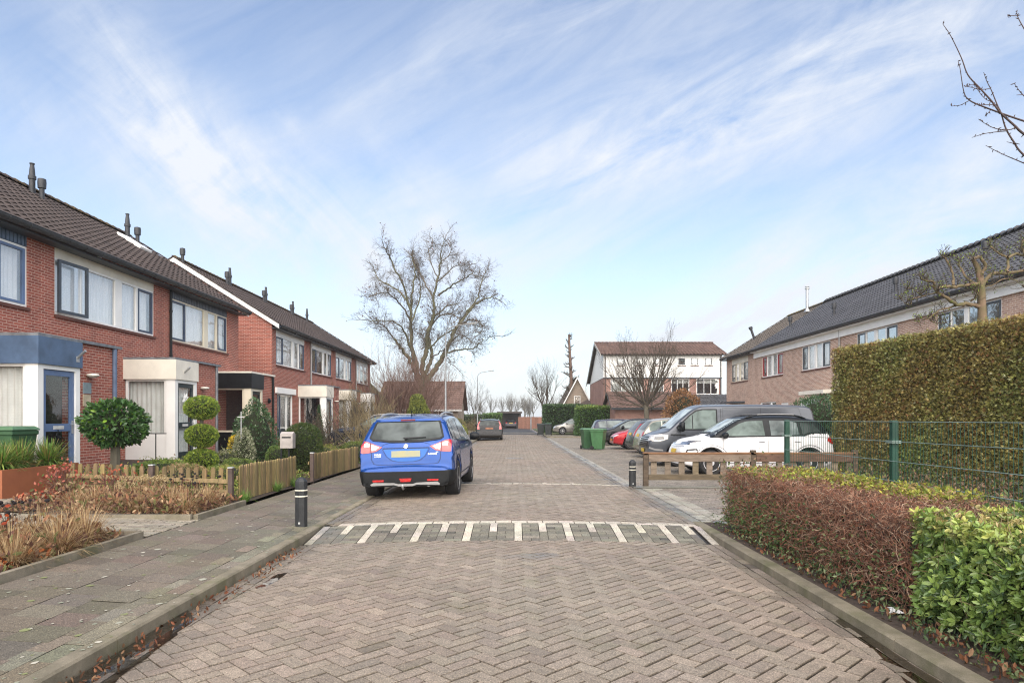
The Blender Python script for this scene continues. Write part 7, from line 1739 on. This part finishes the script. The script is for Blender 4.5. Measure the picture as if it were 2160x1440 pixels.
def planter_plant():
    for i, (x, y) in enumerate([(-8.05, 10.4), (-8.5, 10.6), (-8.9, 10.5), (-8.2, 11.0), (-8.7, 11.1), (-7.95, 11.3)]):
        tuft((x, y, .66), .38, 620, 1.25, [(.055, .11, .02), (.09, .16, .03), (.17, .21, .05), (.035, .07, .015), (.16, .10, .04)], 'arching green strap-leaved plant in the corten planter at '+T3[i], 'strap_plant', 'strap-leaved plants in the corten planter', 'plant', .010, 1.5, .10)
planter_plant()
# seed heads, dried flowers, red-leaved shrub
def stems(name, label, spots, hr, head, hc, cat='plant', hs=.022, sc=(.05, .035, .03), nl=0):
    x, y, z = np.mean(np.array(spots), 0); r = thing(name, (x, y, z), label, cat); C = Wood(); hp = []
    for (a, b, c) in spots:
        for k in range(7):
            p0 = np.array([a+RNG.normal(0, .06), b+RNG.normal(0, .06), c]); h = RNG.uniform(*hr); p1 = p0+np.array([RNG.normal(0, .09), RNG.normal(0, .09), h]); C.tube([p0, (p0+p1)/2+RNG.normal(0, .015, 3), p1], [.004, .003, .0025], 3); hp.append(p1)
    C.build('stem', mat(name+'_stem', sc, .9), r); g = G()
    for p in hp:
        s_ = hs*random.uniform(.7, 1.3); g.lathe(tuple(p), [(.0, -s_*.6), (s_*.8, -s_*.3), (s_, s_*.2), (s_*.6, s_*.7), (0, s_*.9)], 7)
    if hs < .04:
        for p in hp:
            g = G(); s_ = hs*random.uniform(.7, 1.3); g.lathe(tuple(p), [(.0, -s_*.6), (s_*.8, -s_*.3), (s_, s_*.2), (s_*.6, s_*.7), (0, s_*.9)], 7); g.build('seed_head', mat(name+'_head', hc, .95, bump=.6, bs=120), r, smooth=60)
    else:
        q = np.repeat(np.array(hp), 130, 0); d = unit(RNG.normal(size=q.shape)); V, F, T = scatter(q+d*hs*np.array([1, 1, .6])*RNG.uniform(.7, 1.1, (len(q), 1)), d+RNG.normal(0, .5, q.shape), .022, palette(len(q), [hc, (.30, .20, .10), (.50, .42, .26)]), DIAM); np_mesh('seed_heads', V, F, DRY, r, T)
    if nl:
        q = np.array(hp); n = nl; i = RNG.integers(0, len(q), n); f_ = RNG.random((n, 1)); P_ = q[i]*1.0; P_[:, 2] -= (f_*.25)[:, 0]; P_ += RNG.normal(0, .03, P_.shape); V, F, T = scatter(P_, RNG.normal(size=P_.shape), .05, palette(n, hc if isinstance(hc[0], tuple) else [hc]), OVAL); np_mesh('foliage', V, F, DRY, r, T)
    return r
stems('coneflower', 'withered coneflowers with black seed heads in the nearest bed', [(-5.15, 6.9, .16), (-5.35, 6.6, .16), (-4.95, 6.6, .16), (-5.6, 6.8, .16), (-5.5, 6.3, .16)], (.25, .48), None, (.014, .011, .012))
stems('dried_hydrangea', 'dried tan flower heads in front of the picket fence', [(-5.85, 10.0, .2), (-5.6, 10.2, .2)], (.25, .38), None, (.42, .33, .17), hs=.06, sc=(.15, .08, .05))
stems('coneflower', 'dark withered flower stems in front of the fence corner', [(-4.9, 10.1, .2), (-4.65, 10.0, .2), (-5.2, 10.2, .2)], (.22, .42), None, (.03, .018, .014))
def redbush(c, label, n, R3, cols):
    r = thing('red_leaved_shrub', (c[0], c[1], .16), label, 'shrub'); C = Wood()
    for i in range(16): C.grow((c[0]+RNG.normal(0, .05), c[1]+RNG.normal(0, .05), .15), (RNG.normal(0, .4), RNG.normal(0, .4), 1), c[2], .006, 1, .1, .3, (4,), (.3, .8), (.4, .6), 4, 3)
    C.build('stem', TWIGR, r); t = np.array(C.tips); i = RNG.integers(0, len(t), n); p = t[i]+RNG.normal(0, .05, (n, 3)); V, F, T = scatter(p, RNG.normal(size=p.shape), .055, palette(n, cols), OVAL, 1.3); np_mesh('foliage', V, F, DRY, r, T)
redbush((-5.05, 5.95, .42), 'small shrub with orange-red leaves at the left edge of the nearest bed', 420, None, [(.50, .10, .03), (.42, .15, .05), (.30, .06, .03)])
redbush((-6.9, 10.3, .5), 'sparse red-leaved shrub at the end of the corten planter', 130, None, [(.32, .07, .05), (.40, .14, .10)])
redbush((-6.2, 10.3, .45), 'thin reddish shrub against the front picket fence', 90, None, [(.32, .09, .05), (.36, .16, .10)])
# ---- bare shrubs further up the left gardens
def bare_shrub(c, label, L_, n, tw, name='bare_shrub', dep=2, nch=(5, 4), spread=.9, leaf=None, base_r=.15):
    r = thing(name, (c[0], c[1], c[2]), label, 'shrub'); C = Wood()
    for i in range(n):
        a = RNG.uniform(0, 2*math.pi); e = RNG.uniform(0, spread); C.grow((c[0]+RNG.normal(0, base_r), c[1]+RNG.normal(0, base_r), c[2]), (math.sin(e)*math.cos(a), math.sin(e)*math.sin(a), math.cos(e)), L_*RNG.uniform(.7, 1.1), .017*L_**.5, dep, .10, .22, nch, (.25, .7), (.4, .65), 5, 3)
    C.build('crown', tw, r)
    if leaf: t = np.array(C.tips); t = t[RNG.random(len(t)) < leaf[0]]; V, F, T = scatter(t, RNG.normal(size=t.shape), leaf[1], palette(len(t), leaf[2]), OVAL); np_mesh('dead_leaves', V, F, DRY, r, T)
bare_shrub((-7.5, 46.5, .15), 'wide purple-brown bare shrub under the plane tree', 4.9, 80, TWIGP, spread=1.0, base_r=.9, nch=(6, 5))
bare_shrub((-9.6, 46.0, .15), 'smaller purple-brown bare shrub left of the plane tree', 3.2, 34, TWIGP, spread=.9, base_r=.5, nch=(6, 5))
bare_shrub((-8.7, 37.5, .15), 'olive-brown dense bare shrub beside the last porch', 2.4, 46, TWIGT, spread=.8, base_r=.6, nch=(6, 5))
bare_shrub((-7.9, 33.5, .15), 'thin bare shrub in front of the second cream porch', 2.3, 20, TWIG, spread=.7, base_r=.3)
bare_shrub((-4.55, 20.3, .15), 'tall pale bare shrub in front of the navy car', 1.5, 22, TWIGT, spread=.75, base_r=.1)
bare_shrub((-5.55, 19.3, .15), 'brown bare shrub with dried flower clusters beside the yew bush', 1.15, 20, TWIG, spread=.8, base_r=.12, leaf=(.35, .05, [(.20, .12, .09), (.28, .20, .15)]))
bare_shrub((-4.1, 58.0, .1), 'low straw-coloured shrub beside the foot of the lamp post', 1.0, 30, TWIGT, spread=.9, base_r=.4)
shrub('low_bush', 'olive round bush on the left verge beyond the blue car', (-4.5, 52.0, .75, 0), (.7, .7, .75), 2600, .09, [(.14, .13, .05), (.10, .11, .04), (.19, .16, .07)], tm=SPRAY)
shrub('low_bush', 'yellow-green round bush nearer the road on the left verge', (-3.9, 47.5, .5, 0), (.55, .55, .5), 2200, .08, [(.20, .21, .05), (.14, .16, .04)], tm=SPRAY)
shrub('brown_leaved_shrub', 'orange-brown leafy shrub behind the grey van', (10.3, 40.5, 1.9, 0), (1.1, 1.0, 1.3), 3600, .13, [(.26, .13, .06), (.34, .20, .10), (.16, .09, .05)], mt=DRY, lumpa=.25)
shrub('holly_bush', 'dark glossy evergreen bush between van and tall hedge', (11.6, 25.6, 1.35, 0), (.95, .8, 1.0), 3800, .09, [(.02, .05, .018), (.035, .075, .03), (.06, .10, .05)], mt=LEAFG, lumpa=.16)
# ---- clipped hedges near the end of the road
def box_hedge(label, x0, x1, y0, y1, H, n, cols, size, topc=None, z0=-.1):
    r = thing('hedge', ((x0+x1)/2, y0, z0), label, 'hedge'); g = G(); g.box(x0+.15, x1-.15, y0+.15, y1-.1, z0, H-.12); g.build('stem', mat('bush_dark', (.018, .022, .010), .95), r)  # the box is a solid dark core behind the leaves, not stems
    A_ = [(x1-x0)*H, (x1-x0)*(y1-y0), (y1-y0)*H]; tot = sum(A_); parts = []
    for a_, q in zip(A_, ((( x0, y0, z0), (x1, y0, z0), (x0, y0, H)), ((x0, y0, H), (x1, y0, H), (x0, y1, H)), ((x0, y1, z0), (x0, y0, z0), (x0, y1, H)))):
        m = int(n*a_/tot); p, nn, dd = surf_box(m, q, .05, .06); p += nn*lump(p, 2.0, .10)[:, None]; t = palette(m, cols)
        if topc is not None: k = np.clip((p[:, 2:3]-H+.35)/.4, 0, 1)*(RNG.random((m, 1)) < .7); t = t*(1-k)+palette(m, topc)*k
        parts.append(scatter(p, nn+RNG.normal(0, .7, (m, 3)), RNG.uniform(.7, 1.3, m)*size, t, OVAL, 1.2))
    V, F, T = merge(parts); np_mesh('foliage', V, F, LEAFG, r, T)
box_hedge('dark ivy-clad hedge behind the silver hatchback', 3.1, 9.8, 69.0, 71.0, 2.85, 9000, [(.03, .06, .02), (.05, .09, .03), (.02, .04, .015)], .17)
box_hedge('bright-topped clipped laurel hedge right of the silver hatchback', 5.55, 10.0, 58.6, 60.4, 2.5, 9000, [(.04, .085, .02), (.06, .11, .03), (.03, .06, .02)], .14, [(.16, .24, .04), (.22, .28, .06)])
box_hedge('rounded green hedge left of the distant carport', -4.4, -1.7, 92.0, 95.0, 2.1, 4000, [(.05, .09, .025), (.07, .12, .03)], .18)
box_hedge('dark hedge beyond the bungalow', -9.5, -4.2, 88.0, 90.0, 1.9, 3000, [(.03, .05, .02), (.05, .07, .03)], .18)
# ---- far-off winter trees
def treeline():
    global RNG
    C = Wood(); keep = RNG; RNG = np.random.default_rng(31)
    for i in range(22):
        x = RNG.uniform(-16, 30) if i > 9 else RNG.uniform(-3, 16); y = RNG.uniform(225, 300); h = RNG.uniform(7, 12)*(1.0 if x < 20 else 1.3); b = np.array([x, y, 0]); C.tube([b, b+np.array([0, 0, h*.3])], [.22, .18], 5)
        for k in range(8):
            a = RNG.uniform(0, 6.28); e = RNG.uniform(.05, .6); C.grow(b+np.array([0, 0, h*.28]), (math.sin(e)*math.cos(a), math.sin(e)*math.sin(a), math.cos(e)), h*.55, .12, 2, .1, .2, (6, 5), (.25, .6), (.4, .6), 4, 3)
    RNG = keep; o = C.build('treeline', mat('far_twigs', (.13, .12, .10), .9), None); tag(o, 'hazy row of bare trees far beyond the end of the road', None, None, 'stuff')
treeline()
# ================================================================ STREET FURNITURE AND FENCES
WOODG = mat('mossy_wood', (.30, .21, .11), .85, c2=(.15, .13, .055), vs=7, tint=True, bump=.4, bs=40, stretch=(3, 3, .6))
WOODB = mat('weathered_wood', (.18, .145, .11), .85, c2=(.085, .068, .052), vs=6, tint=True, bump=.4, bs=40, stretch=(.6, 3, 3))
POSTM = mat('brown_post', (.085, .06, .05), .7, var=.2)
def bollard(x, y, z, h, r, label):
    o = thing('bollard', (x, y, z), label, 'bollard', 'black bollards beside the plateau'); g = G()
    hx = r; g.lathe((x, y, z-.1), [(hx, 0), (hx, h+.02), (hx*.98, h+.045), (hx*.55, h+.085), (0, h+.10)], 8); g.build('post', mat('bollard_black', (.022, .024, .026), .5, bump=.2, bs=60), o, bevel=.004)
    for zz in (h*.72, h*.60):
        g = G(); g.lathe((x, y, z+zz), [(hx+.001, 0), (hx+.003, .002), (hx+.003, .014), (hx+.001, .016)], 8); g.build('band', mat('bollard_band', (.62, .60, .50), .5), o)
    g = G(); g.box(x-.012, x+.012, y-hx-.004, y-hx+.01, z+.04, z+.065); g.build('bolt', STEEL, o)
bollard(-2.80, 8.72, .05, .65, .082, 'black bollard with two pale bands standing on the left pavement')
bollard(2.50, 14.05, .04, .56, .075, 'black bollard beside the wooden barrier on the right')
def picket_fence(label, A, B, n, h, zA, zB, w=.072, posts=(0, 1), hv=.03, cap=True, rs=-1):
    A, B = Vector(A), Vector(B); d = (B-A); L_ = d.length; d.normalize(); nrm = Vector((-d.y, d.x, 0)); r = thing('picket_fence', (A.x, A.y, zA), label, 'fence')
    zat = lambda t: zA+(zB-zA)*t
    for hh in (.16, h-.17):
        g = G(); a = Vector((A.x, A.y, zA+hh))+nrm*.035*rs; b_ = Vector((B.x, B.y, zB+hh))+nrm*.035*rs; g.obox((a+b_)/2, (b_-a)/2, nrm*.014, (0, 0, .032)); g.build('rail', WOODG, r)
    for i in range(n):
        t = (i+.5)/n; p = A.lerp(B, t); z0 = zat(t)+.03; hh = h+random.uniform(-hv, hv)*.5; lean = random.uniform(-.01, .01); tt = random.uniform(.5, 1.1); tc = (tt, tt*random.uniform(.9, 1.06), tt*random.uniform(.8, 1.0))
        g = G(); pr = [(-w/2, 0), (w/2, 0), (w/2, hh-.05), (w*.38, hh-.015), (w*.18, hh), (-w*.18, hh), (-w*.38, hh-.015), (-w/2, hh-.05)]; vs = []
        for q in (-.010, .012):
            for (u, z) in pr: P_ = Vector((p.x, p.y, z0+z))+d*(u+lean*z/h)+nrm*q; vs.append(P_)
        g.add(vs, [tuple(range(8)), tuple(range(15, 7, -1))]+[(k, 8+k, 8+(k+1) % 8, (k+1) % 8) for k in range(8)], tc); g.build('picket', WOODG, r)
    for t in posts:
        p = A.lerp(B, t)-nrm*.06; g = G(); z0 = zat(t)-.1; g.box(p.x-.036, p.x+.036, p.y-.036, p.y+.036, z0, z0+h+.14); po = g.build('post', POSTM, r, bevel=.006)
        if cap: g = G(); g.box(p.x-.042, p.x+.042, p.y-.042, p.y+.042, z0+h+.14, z0+h+.16); g.build('post_cap', STEEL, po, bevel=.005)
    return r
picket_fence('front picket fence of mossy round-topped pickets running from the planter to the corner', (-7.35, 10.95, 0), (-4.46, 10.52, 0), 21, .50, .20, .14, posts=(.53, 1.0))
picket_fence('dense side picket fence along the pavement from the fence corner', (-4.38, 10.56, 0), (-4.36, 13.25, 0), 31, .56, .13, .13, w=.062, posts=(), rs=1)
picket_fence('second side picket fence along the pavement past the gap', (-4.34, 14.1, 0), (-4.20, 17.85, 0), 42, .56, .13, .13, w=.062, posts=(-.012,), rs=1)
# wooden knee barrier by the parking lot
def barrier():
    Y = 14.05; z = -.02; r = thing('wooden_barrier', (2.72, Y, z), 'weathered wooden knee-high barrier with open vertical slats in front of the white car', 'fence')
    x1 = 7.6
    for x in (2.78, 5.05, 7.2):
        g = G(); g.box(x-.055, x+.055, Y-.045, Y+.045, z-.05, .80 if x > 3 else .74, (.55, .5, .45)); g.build('post', WOODB, r, bevel=.006)
    for (xa, xb, tt) in ((2.84, 4.99, (1.25, 1.2, 1.2)), (5.11, 7.14, (.75, .55, .5))):
        g = G(); g.box(xa, xb, Y-.05, Y-.012, .555, .70, tt); g.build('rail', WOODB, r, bevel=.004)
        g = G(); g.box(xa-.12, xb+.06, Y-.055, Y+.07, .728, .752, (1.5, 1.0, .7)); g.box(xa-.1, xb+.05, Y-.045, Y+.05, .701, .7275, (1.1, .8, .6)); g.build('cap_rail', WOODB, r)
        g = G(); g.box(xa, xb, Y-.05, Y-.012, .17, .29, (.75, .72, .6)); g.build('lower_rail', WOODB, r, bevel=.004)
    g = G(); 
    for i in range(15):
        x = 2.95+i*.295
        if abs(x-5.05) < .12: continue
        tt = random.uniform(.9, 1.6); g = G(); g.box(x-.062, x+.062, Y-.008, Y+.016, .22, .62, (tt, tt*.98, tt*random.uniform(.8, 1.0))); g.build('slat', WOODB, r)
barrier()
# green steel mesh fence
GRN = mat('green_steel', (.010, .055, .035), .45, var=.15); WIRE = mat('wire_galvanised', (.20, .27, .24), .4, metal=.3)
def mesh_fence():
    A = Vector((3.84, 9.35, 0)); d = Vector((.045, -2.55, 0)); r = thing('mesh_fence', (A.x, A.y, .05), 'green steel double-wire mesh fence behind the low hedges', 'fence')
    for i in range(4):
        p = A+d*i; g = G(); g.box(p.x-.03, p.x+.03, p.y-.03, p.y+.03, .0, 1.445); po = g.build('post', GRN, r, bevel=.005)
        for zz in (1.21, .62): g = G(); g.box(p.x-.05, p.x+.045, p.y-.06, p.y+.06, zz, zz+.03); g.tube([(p.x-.055, p.y+.035, zz+.015), (p.x-.045, p.y+.035, zz+.015)], .010, 6); g.build('clamp', WIRE, po)
        if i == 3: break
        q = p+d; u = d.normalized(); n = int(d.length/.05); g = G(); off = Vector((-.04, 0, 0))
        for k in range(1, n):
            c = p+d*(k/n)+off; g.tube([(c.x, c.y, .22), (c.x, c.y, 1.435)], .0026, 4, caps=False)
        g.build('mesh_panel', GRN, r)['kind'] = 'stuff'
        for zz in (1.43, 1.23, 1.03, .83, .63, .43, .24):
            g = G(); 
            for o_ in (-.006, .006): g.tube([(p.x-.04+o_, p.y, zz), (q.x-.04+o_, q.y, zz)], .0034, 4)
            g.build('wire', WIRE, r)
mesh_fence()
# corten planter
def planter():
    r = thing('planter', (-8.5, 10.8, .18), 'long rust-coloured corten steel planter box with strap-leaved plants', 'planter'); m = mat('corten', (.30, .105, .045), .8, c2=(.22, .075, .035), vs=2.2, bump=.2, bs=40)
    x0, x1, y0, y1, z0, z1, t = -9.6, -7.68, 9.95, 11.7, .17, .69, .03
    g = G(); g.box(x0, x1, y0, y0+t, z0, z1); g.box(x0, x1, y1-t, y1, z0, z1); g.box(x0, x0+t, y0+t, y1-t, z0, z1); g.box(x1-t, x1, y0+t, y1-t, z0, z1); g.build('box', m, r)
    g = G(); g.box(x0+t+.002, x1-t-.002, y0+t+.002, y1-t-.002, z0, z1-.04); g.build('soil_fill', SOIL, r)
planter()
# wheelie bins
def wheelie(body, lid, x, y, z, rot, label, group=None, H=1.06):
    r = thing('wheelie_bin', (x, y, z), label, 'bin', group, rot=(0, 0, rot)); g = G(); w0, w1, d0, d1 = .22, .28, .25, .34; h = H-.10
    rr = []
    for (w_, d_, zz) in ((w0, d0, .04), (w0*1.02, d0*1.02, .10), (w1, d1, h-.08), (w1+.02, d1+.02, h-.075), (w1+.02, d1+.02, h)):
        rr.append([(-w_, -d_*.9, zz), (w_, -d_*.9, zz), (w_, d_, zz), (-w_, d_, zz)])
    vs = [p for q in rr for p in q]; fs = [(4*i+k, 4*i+(k+1) % 4, 4*i+4+(k+1) % 4, 4*i+4+k) for i in range(4) for k in range(4)]+[(3, 2, 1, 0), (16, 17, 18, 19)]
    g.add(vs, fs); g.build('body', body, r, local=True, bevel=.012)
    g = G(); vs = []
    for (w_, ya, yb, zz) in ((w1+.035, -d1-.0, d1+.04, h+.005), (w1+.035, -d1-.0, d1+.04, h+.03), (w1-.02, -d1+.07, d1-.02, h+.085)): vs += [(-w_, ya, zz), (w_, ya, zz), (w_, yb, zz), (-w_, yb, zz)]
    g.add(vs, [(3, 2, 1, 0), (8, 9, 10, 11)]+[(4*i+k, 4*i+(k+1) % 4, 4*i+4+(k+1) % 4, 4*i+4+k) for i in range(2) for k in range(4)]); g.build('lid', lid, r, local=True, bevel=.012)
    g = G(); g.tube([(-.22, d1+.07, h-.0), (.22, d1+.07, h-.0)], .016, 8); g.build('handle', lid, r, local=True)
    for s_ in (-1, 1): g = G(); g.lathe((s_*.26, d0+.02, .10), [(.03, -.025), (.10, -.025), (.10, .025), (.03, .025)], 14, axis='x'); g.build('wheel', RUBBER, r, local=True)
    return r
GB = mat('bin_green', (.035, .095, .042), .5, var=.12); GLD = mat('bin_lid_green', (.075, .16, .085), .5, var=.1); DB = mat('bin_dark', (.03, .036, .036), .55, var=.15)
wheelie(GB, GLD, 3.65, 33.1, -.05, R(10), 'darker green wheelie bin, the left one of the pair beside the black hatchback')
wheelie(mat('bin_green_b', (.05, .14, .055), .5, var=.12), GLD, 4.12, 32.4, -.05, R(65), 'brighter green wheelie bin, the right one of the pair beside the black hatchback')
wheelie(DB, DB, 2.35, 59.2, .0, R(5), 'dark wheelie bin on the left of the distant pair by the silver hatchback')
wheelie(DB, mat('bin_lid_dark', (.03, .07, .05), .5), 3.0, 58.6, .0, R(-12), 'dark wheelie bin on the right of the distant pair by the silver hatchback', H=1.1)
wheelie(GB, GLD, -9.4, 12.35, .28, R(0), 'green wheelie bin at the left picture edge behind the planter')
# mailbox
r = thing('mailbox', (-5.12, 15.0, .2), 'grey metal mailbox on black posts behind the second picket fence', 'mailbox'); g = G(); g.box(-5.26, -4.98, 14.9, 15.1, .80, 1.12); g.add([(-5.26, 14.9, 1.121), (-4.98, 14.9, 1.121), (-4.98, 15.1, 1.121), (-5.26, 15.1, 1.121), (-5.26, 15.0, 1.17), (-4.98, 15.0, 1.17)], [(0, 1, 5, 4), (2, 3, 4, 5), (0, 4, 3), (1, 2, 5)]); g.build('box', mat('mailbox_grey', (.34, .31, .29), .5), r)
g = G(); g.box(-5.22, -5.02, 14.893, 14.899, 1.03, 1.06); g.build('slot', BLACKP, r)
for x in (-5.27, -5.10): g = G(); g.box(x-.018, x+.018, 15.0, 15.03, .15, 1.05 if x < -5.2 else .80); g.build('post', BLACKP, r)
# small garden T-post and angel ornament on a stake
r = thing('garden_stand', (-8.05, 14.9, .3), 'thin black T-shaped garden stand in front of the cream-fascia porch', 'stand'); g = G(); g.tube([(-8.05, 14.9, .3), (-8.05, 14.9, 1.12)], .012, 6); g.build('post', BLACKP, r); g = G(); g.box(-8.27, -7.83, 14.86, 14.94, 1.12, 1.14); g.build('top', BLACKP, r)
r = thing('garden_ornament', (-6.28, 15.25, 1.2), 'thin silver cross-shaped ornament rising above the variegated shrub', 'ornament'); g = G(); g.tube([(-6.28, 15.25, 1.0), (-6.28, 15.25, 1.62)], .012, 6); g.tube([(-6.36, 15.25, 1.5), (-6.2, 15.25, 1.5)], .012, 6); g.build('stake', STEEL, r)
# lamp posts
def lamp(x, y, H, arm, label, za=0):
    r = thing('street_lamp', (x, y, za), label, 'street lamp', 'street lamps along the left pavement'); m = mat('lamp_steel', (.22, .23, .235), .5, metal=.3)
    g = G(); g.tube([(x, y, za-.1), (x, y, za+1.3), (x, y, za+1.32), (x, y, H-.9)], [.085, .085, .065, .045], 10); g.build('pole', m, r, smooth=50)
    g = G(); pts = [Vector((x, y, H-.92))]+[Vector((x+arm*.42*(1-math.cos(t)), y, H-.9+.62*math.sin(t))) for t in np.linspace(.1, PI/2, 8)]+[Vector((x+arm*.8, y, H-.16))]; g.tube(pts, .032, 8); g.build('arm', m, r, smooth=50)
    g = G(); p = pts[-1]; g.obox(p+Vector((arm*.17, 0, .04)), Vector((arm*.2, 0, .045)), (0, .10, 0), (-.01, 0, .04)); hd = g.build('lamp_head', m, r, bevel=.02); g = G(); g.obox(p+Vector((arm*.17, 0, -.008)), Vector((arm*.16, 0, .035)), (0, .07, 0), (0, 0, .008)); g.build('lens', mat('lamp_lens', (.6, .6, .58), .3), hd)
lamp(-4.30, 41.5, 7.55, 1.75, 'tall grey street lamp with a curved arm rising in front of the plane tree', .0)
lamp(-4.55, 82.0, 7.5, 1.75, 'smaller more distant grey street lamp against the pale sky')
lamp(2.2, 88.0, 5.0, .6, 'thin far pole beside the leaning bare tree')
# distant fence, carport, gazebo roof
def board_fence(label, x0, x1, Y, H, c, n, z=-.1):
    r = thing('board_fence', (x0, Y, z), label, 'fence'); g = G(); m = mat('boards_'+c[0], c[1], .85, tint=True, var=.15)
    for i in range(n):
        a = x0+(x1-x0)*i/n; b_ = x0+(x1-x0)*(i+1)/n; t = random.uniform(.8, 1.15); g.box(a, b_, Y+random.uniform(0, .02), Y+.05, z, H+random.uniform(-.02, .02), (t, t, t))
    g.build('boards', m, r)
board_fence('reddish-brown timber fence closing the end of the road right of the carport', .6, 4.6, 100.0, 1.75, ('brown', (.20, .10, .07)), 26)
board_fence('dark timber fence behind the carport left of it', -4.5, -2.6, 103.0, 1.7, ('dark', (.10, .07, .06)), 14)
r = thing('carport', (-.7, 103.5, 0), 'dark flat-roofed timber carport at the end of the road', 'carport'); m = mat('carport_wood', (.07, .06, .055), .8)
for x in (-2.4, .9): g = G(); g.box(x-.07, x+.07, 103.4, 103.55, -.1, 2.35); g.build('post', m, r)
g = G(); g.box(-2.7, 1.2, 103.2, 109, 2.35, 2.6); g.build('roof', m, r); g = G(); g.box(-2.6, 1.1, 109.0, 109.1, -.1, 2.35); g.build('back_wall', m, r)
r = thing('gazebo', (8.6, 72.0, 0), 'low brown pyramid roof of a garden shelter showing above the dark hedge', 'shelter'); g = G(); g.add([(6.4, 71.5, 2.75), (10.6, 71.5, 2.75), (10.6, 75.5, 2.75), (6.4, 75.5, 2.75), (8.2, 73.5, 3.65), (8.8, 73.5, 3.65)], [(0, 1, 5, 4), (1, 2, 5), (2, 3, 4, 5), (3, 0, 4), (3, 2, 1, 0)]); g.build('roof', mat('felt_roof', (.09, .07, .06), .9, bump=.3), r)
for x, y in ((6.7, 72), (10.3, 72), (6.7, 75), (10.3, 75)): g = G(); g.box(x-.06, x+.06, y-.06, y+.06, -.1, 2.78); g.build('post', m, r)
# scrap of paper under the green hedge and a garden stick
g = G(); g.add([(2.74, 4.85, .035), (2.84, 4.83, .048), (2.86, 4.92, .040), (2.77, 4.95, .058), (2.80, 4.89, .075)], [(0, 1, 4), (1, 2, 4), (2, 3, 4), (3, 0, 4)]); tag(g.build('paper_scrap', mat('paper', (.75, .75, .74), .8)), 'crumpled white scrap of paper on the soil below the right hedge', 'litter')
# ================================================================ HAZE
def haze():
    m = bpy.data.materials.new('haze_air'); m.use_nodes = True; nt = m.node_tree; nt.nodes.clear(); o = nt.nodes.new('ShaderNodeOutputMaterial'); v = nt.nodes.new('ShaderNodeVolumePrincipled')
    v.inputs['Color'].default_value = (.93, .95, .97, 1); v.inputs['Density'].default_value = .0005; v.inputs['Anisotropy'].default_value = .2; nt.links.new(v.outputs[0], o.inputs['Volume'])
    g = G(); g.box(-60, 60, -30, 340, -1.2, 17.5); ob = g.build('haze', m); ob['kind'] = 'stuff'; ob['label'] = 'thin pale winter haze over the whole street'
haze()
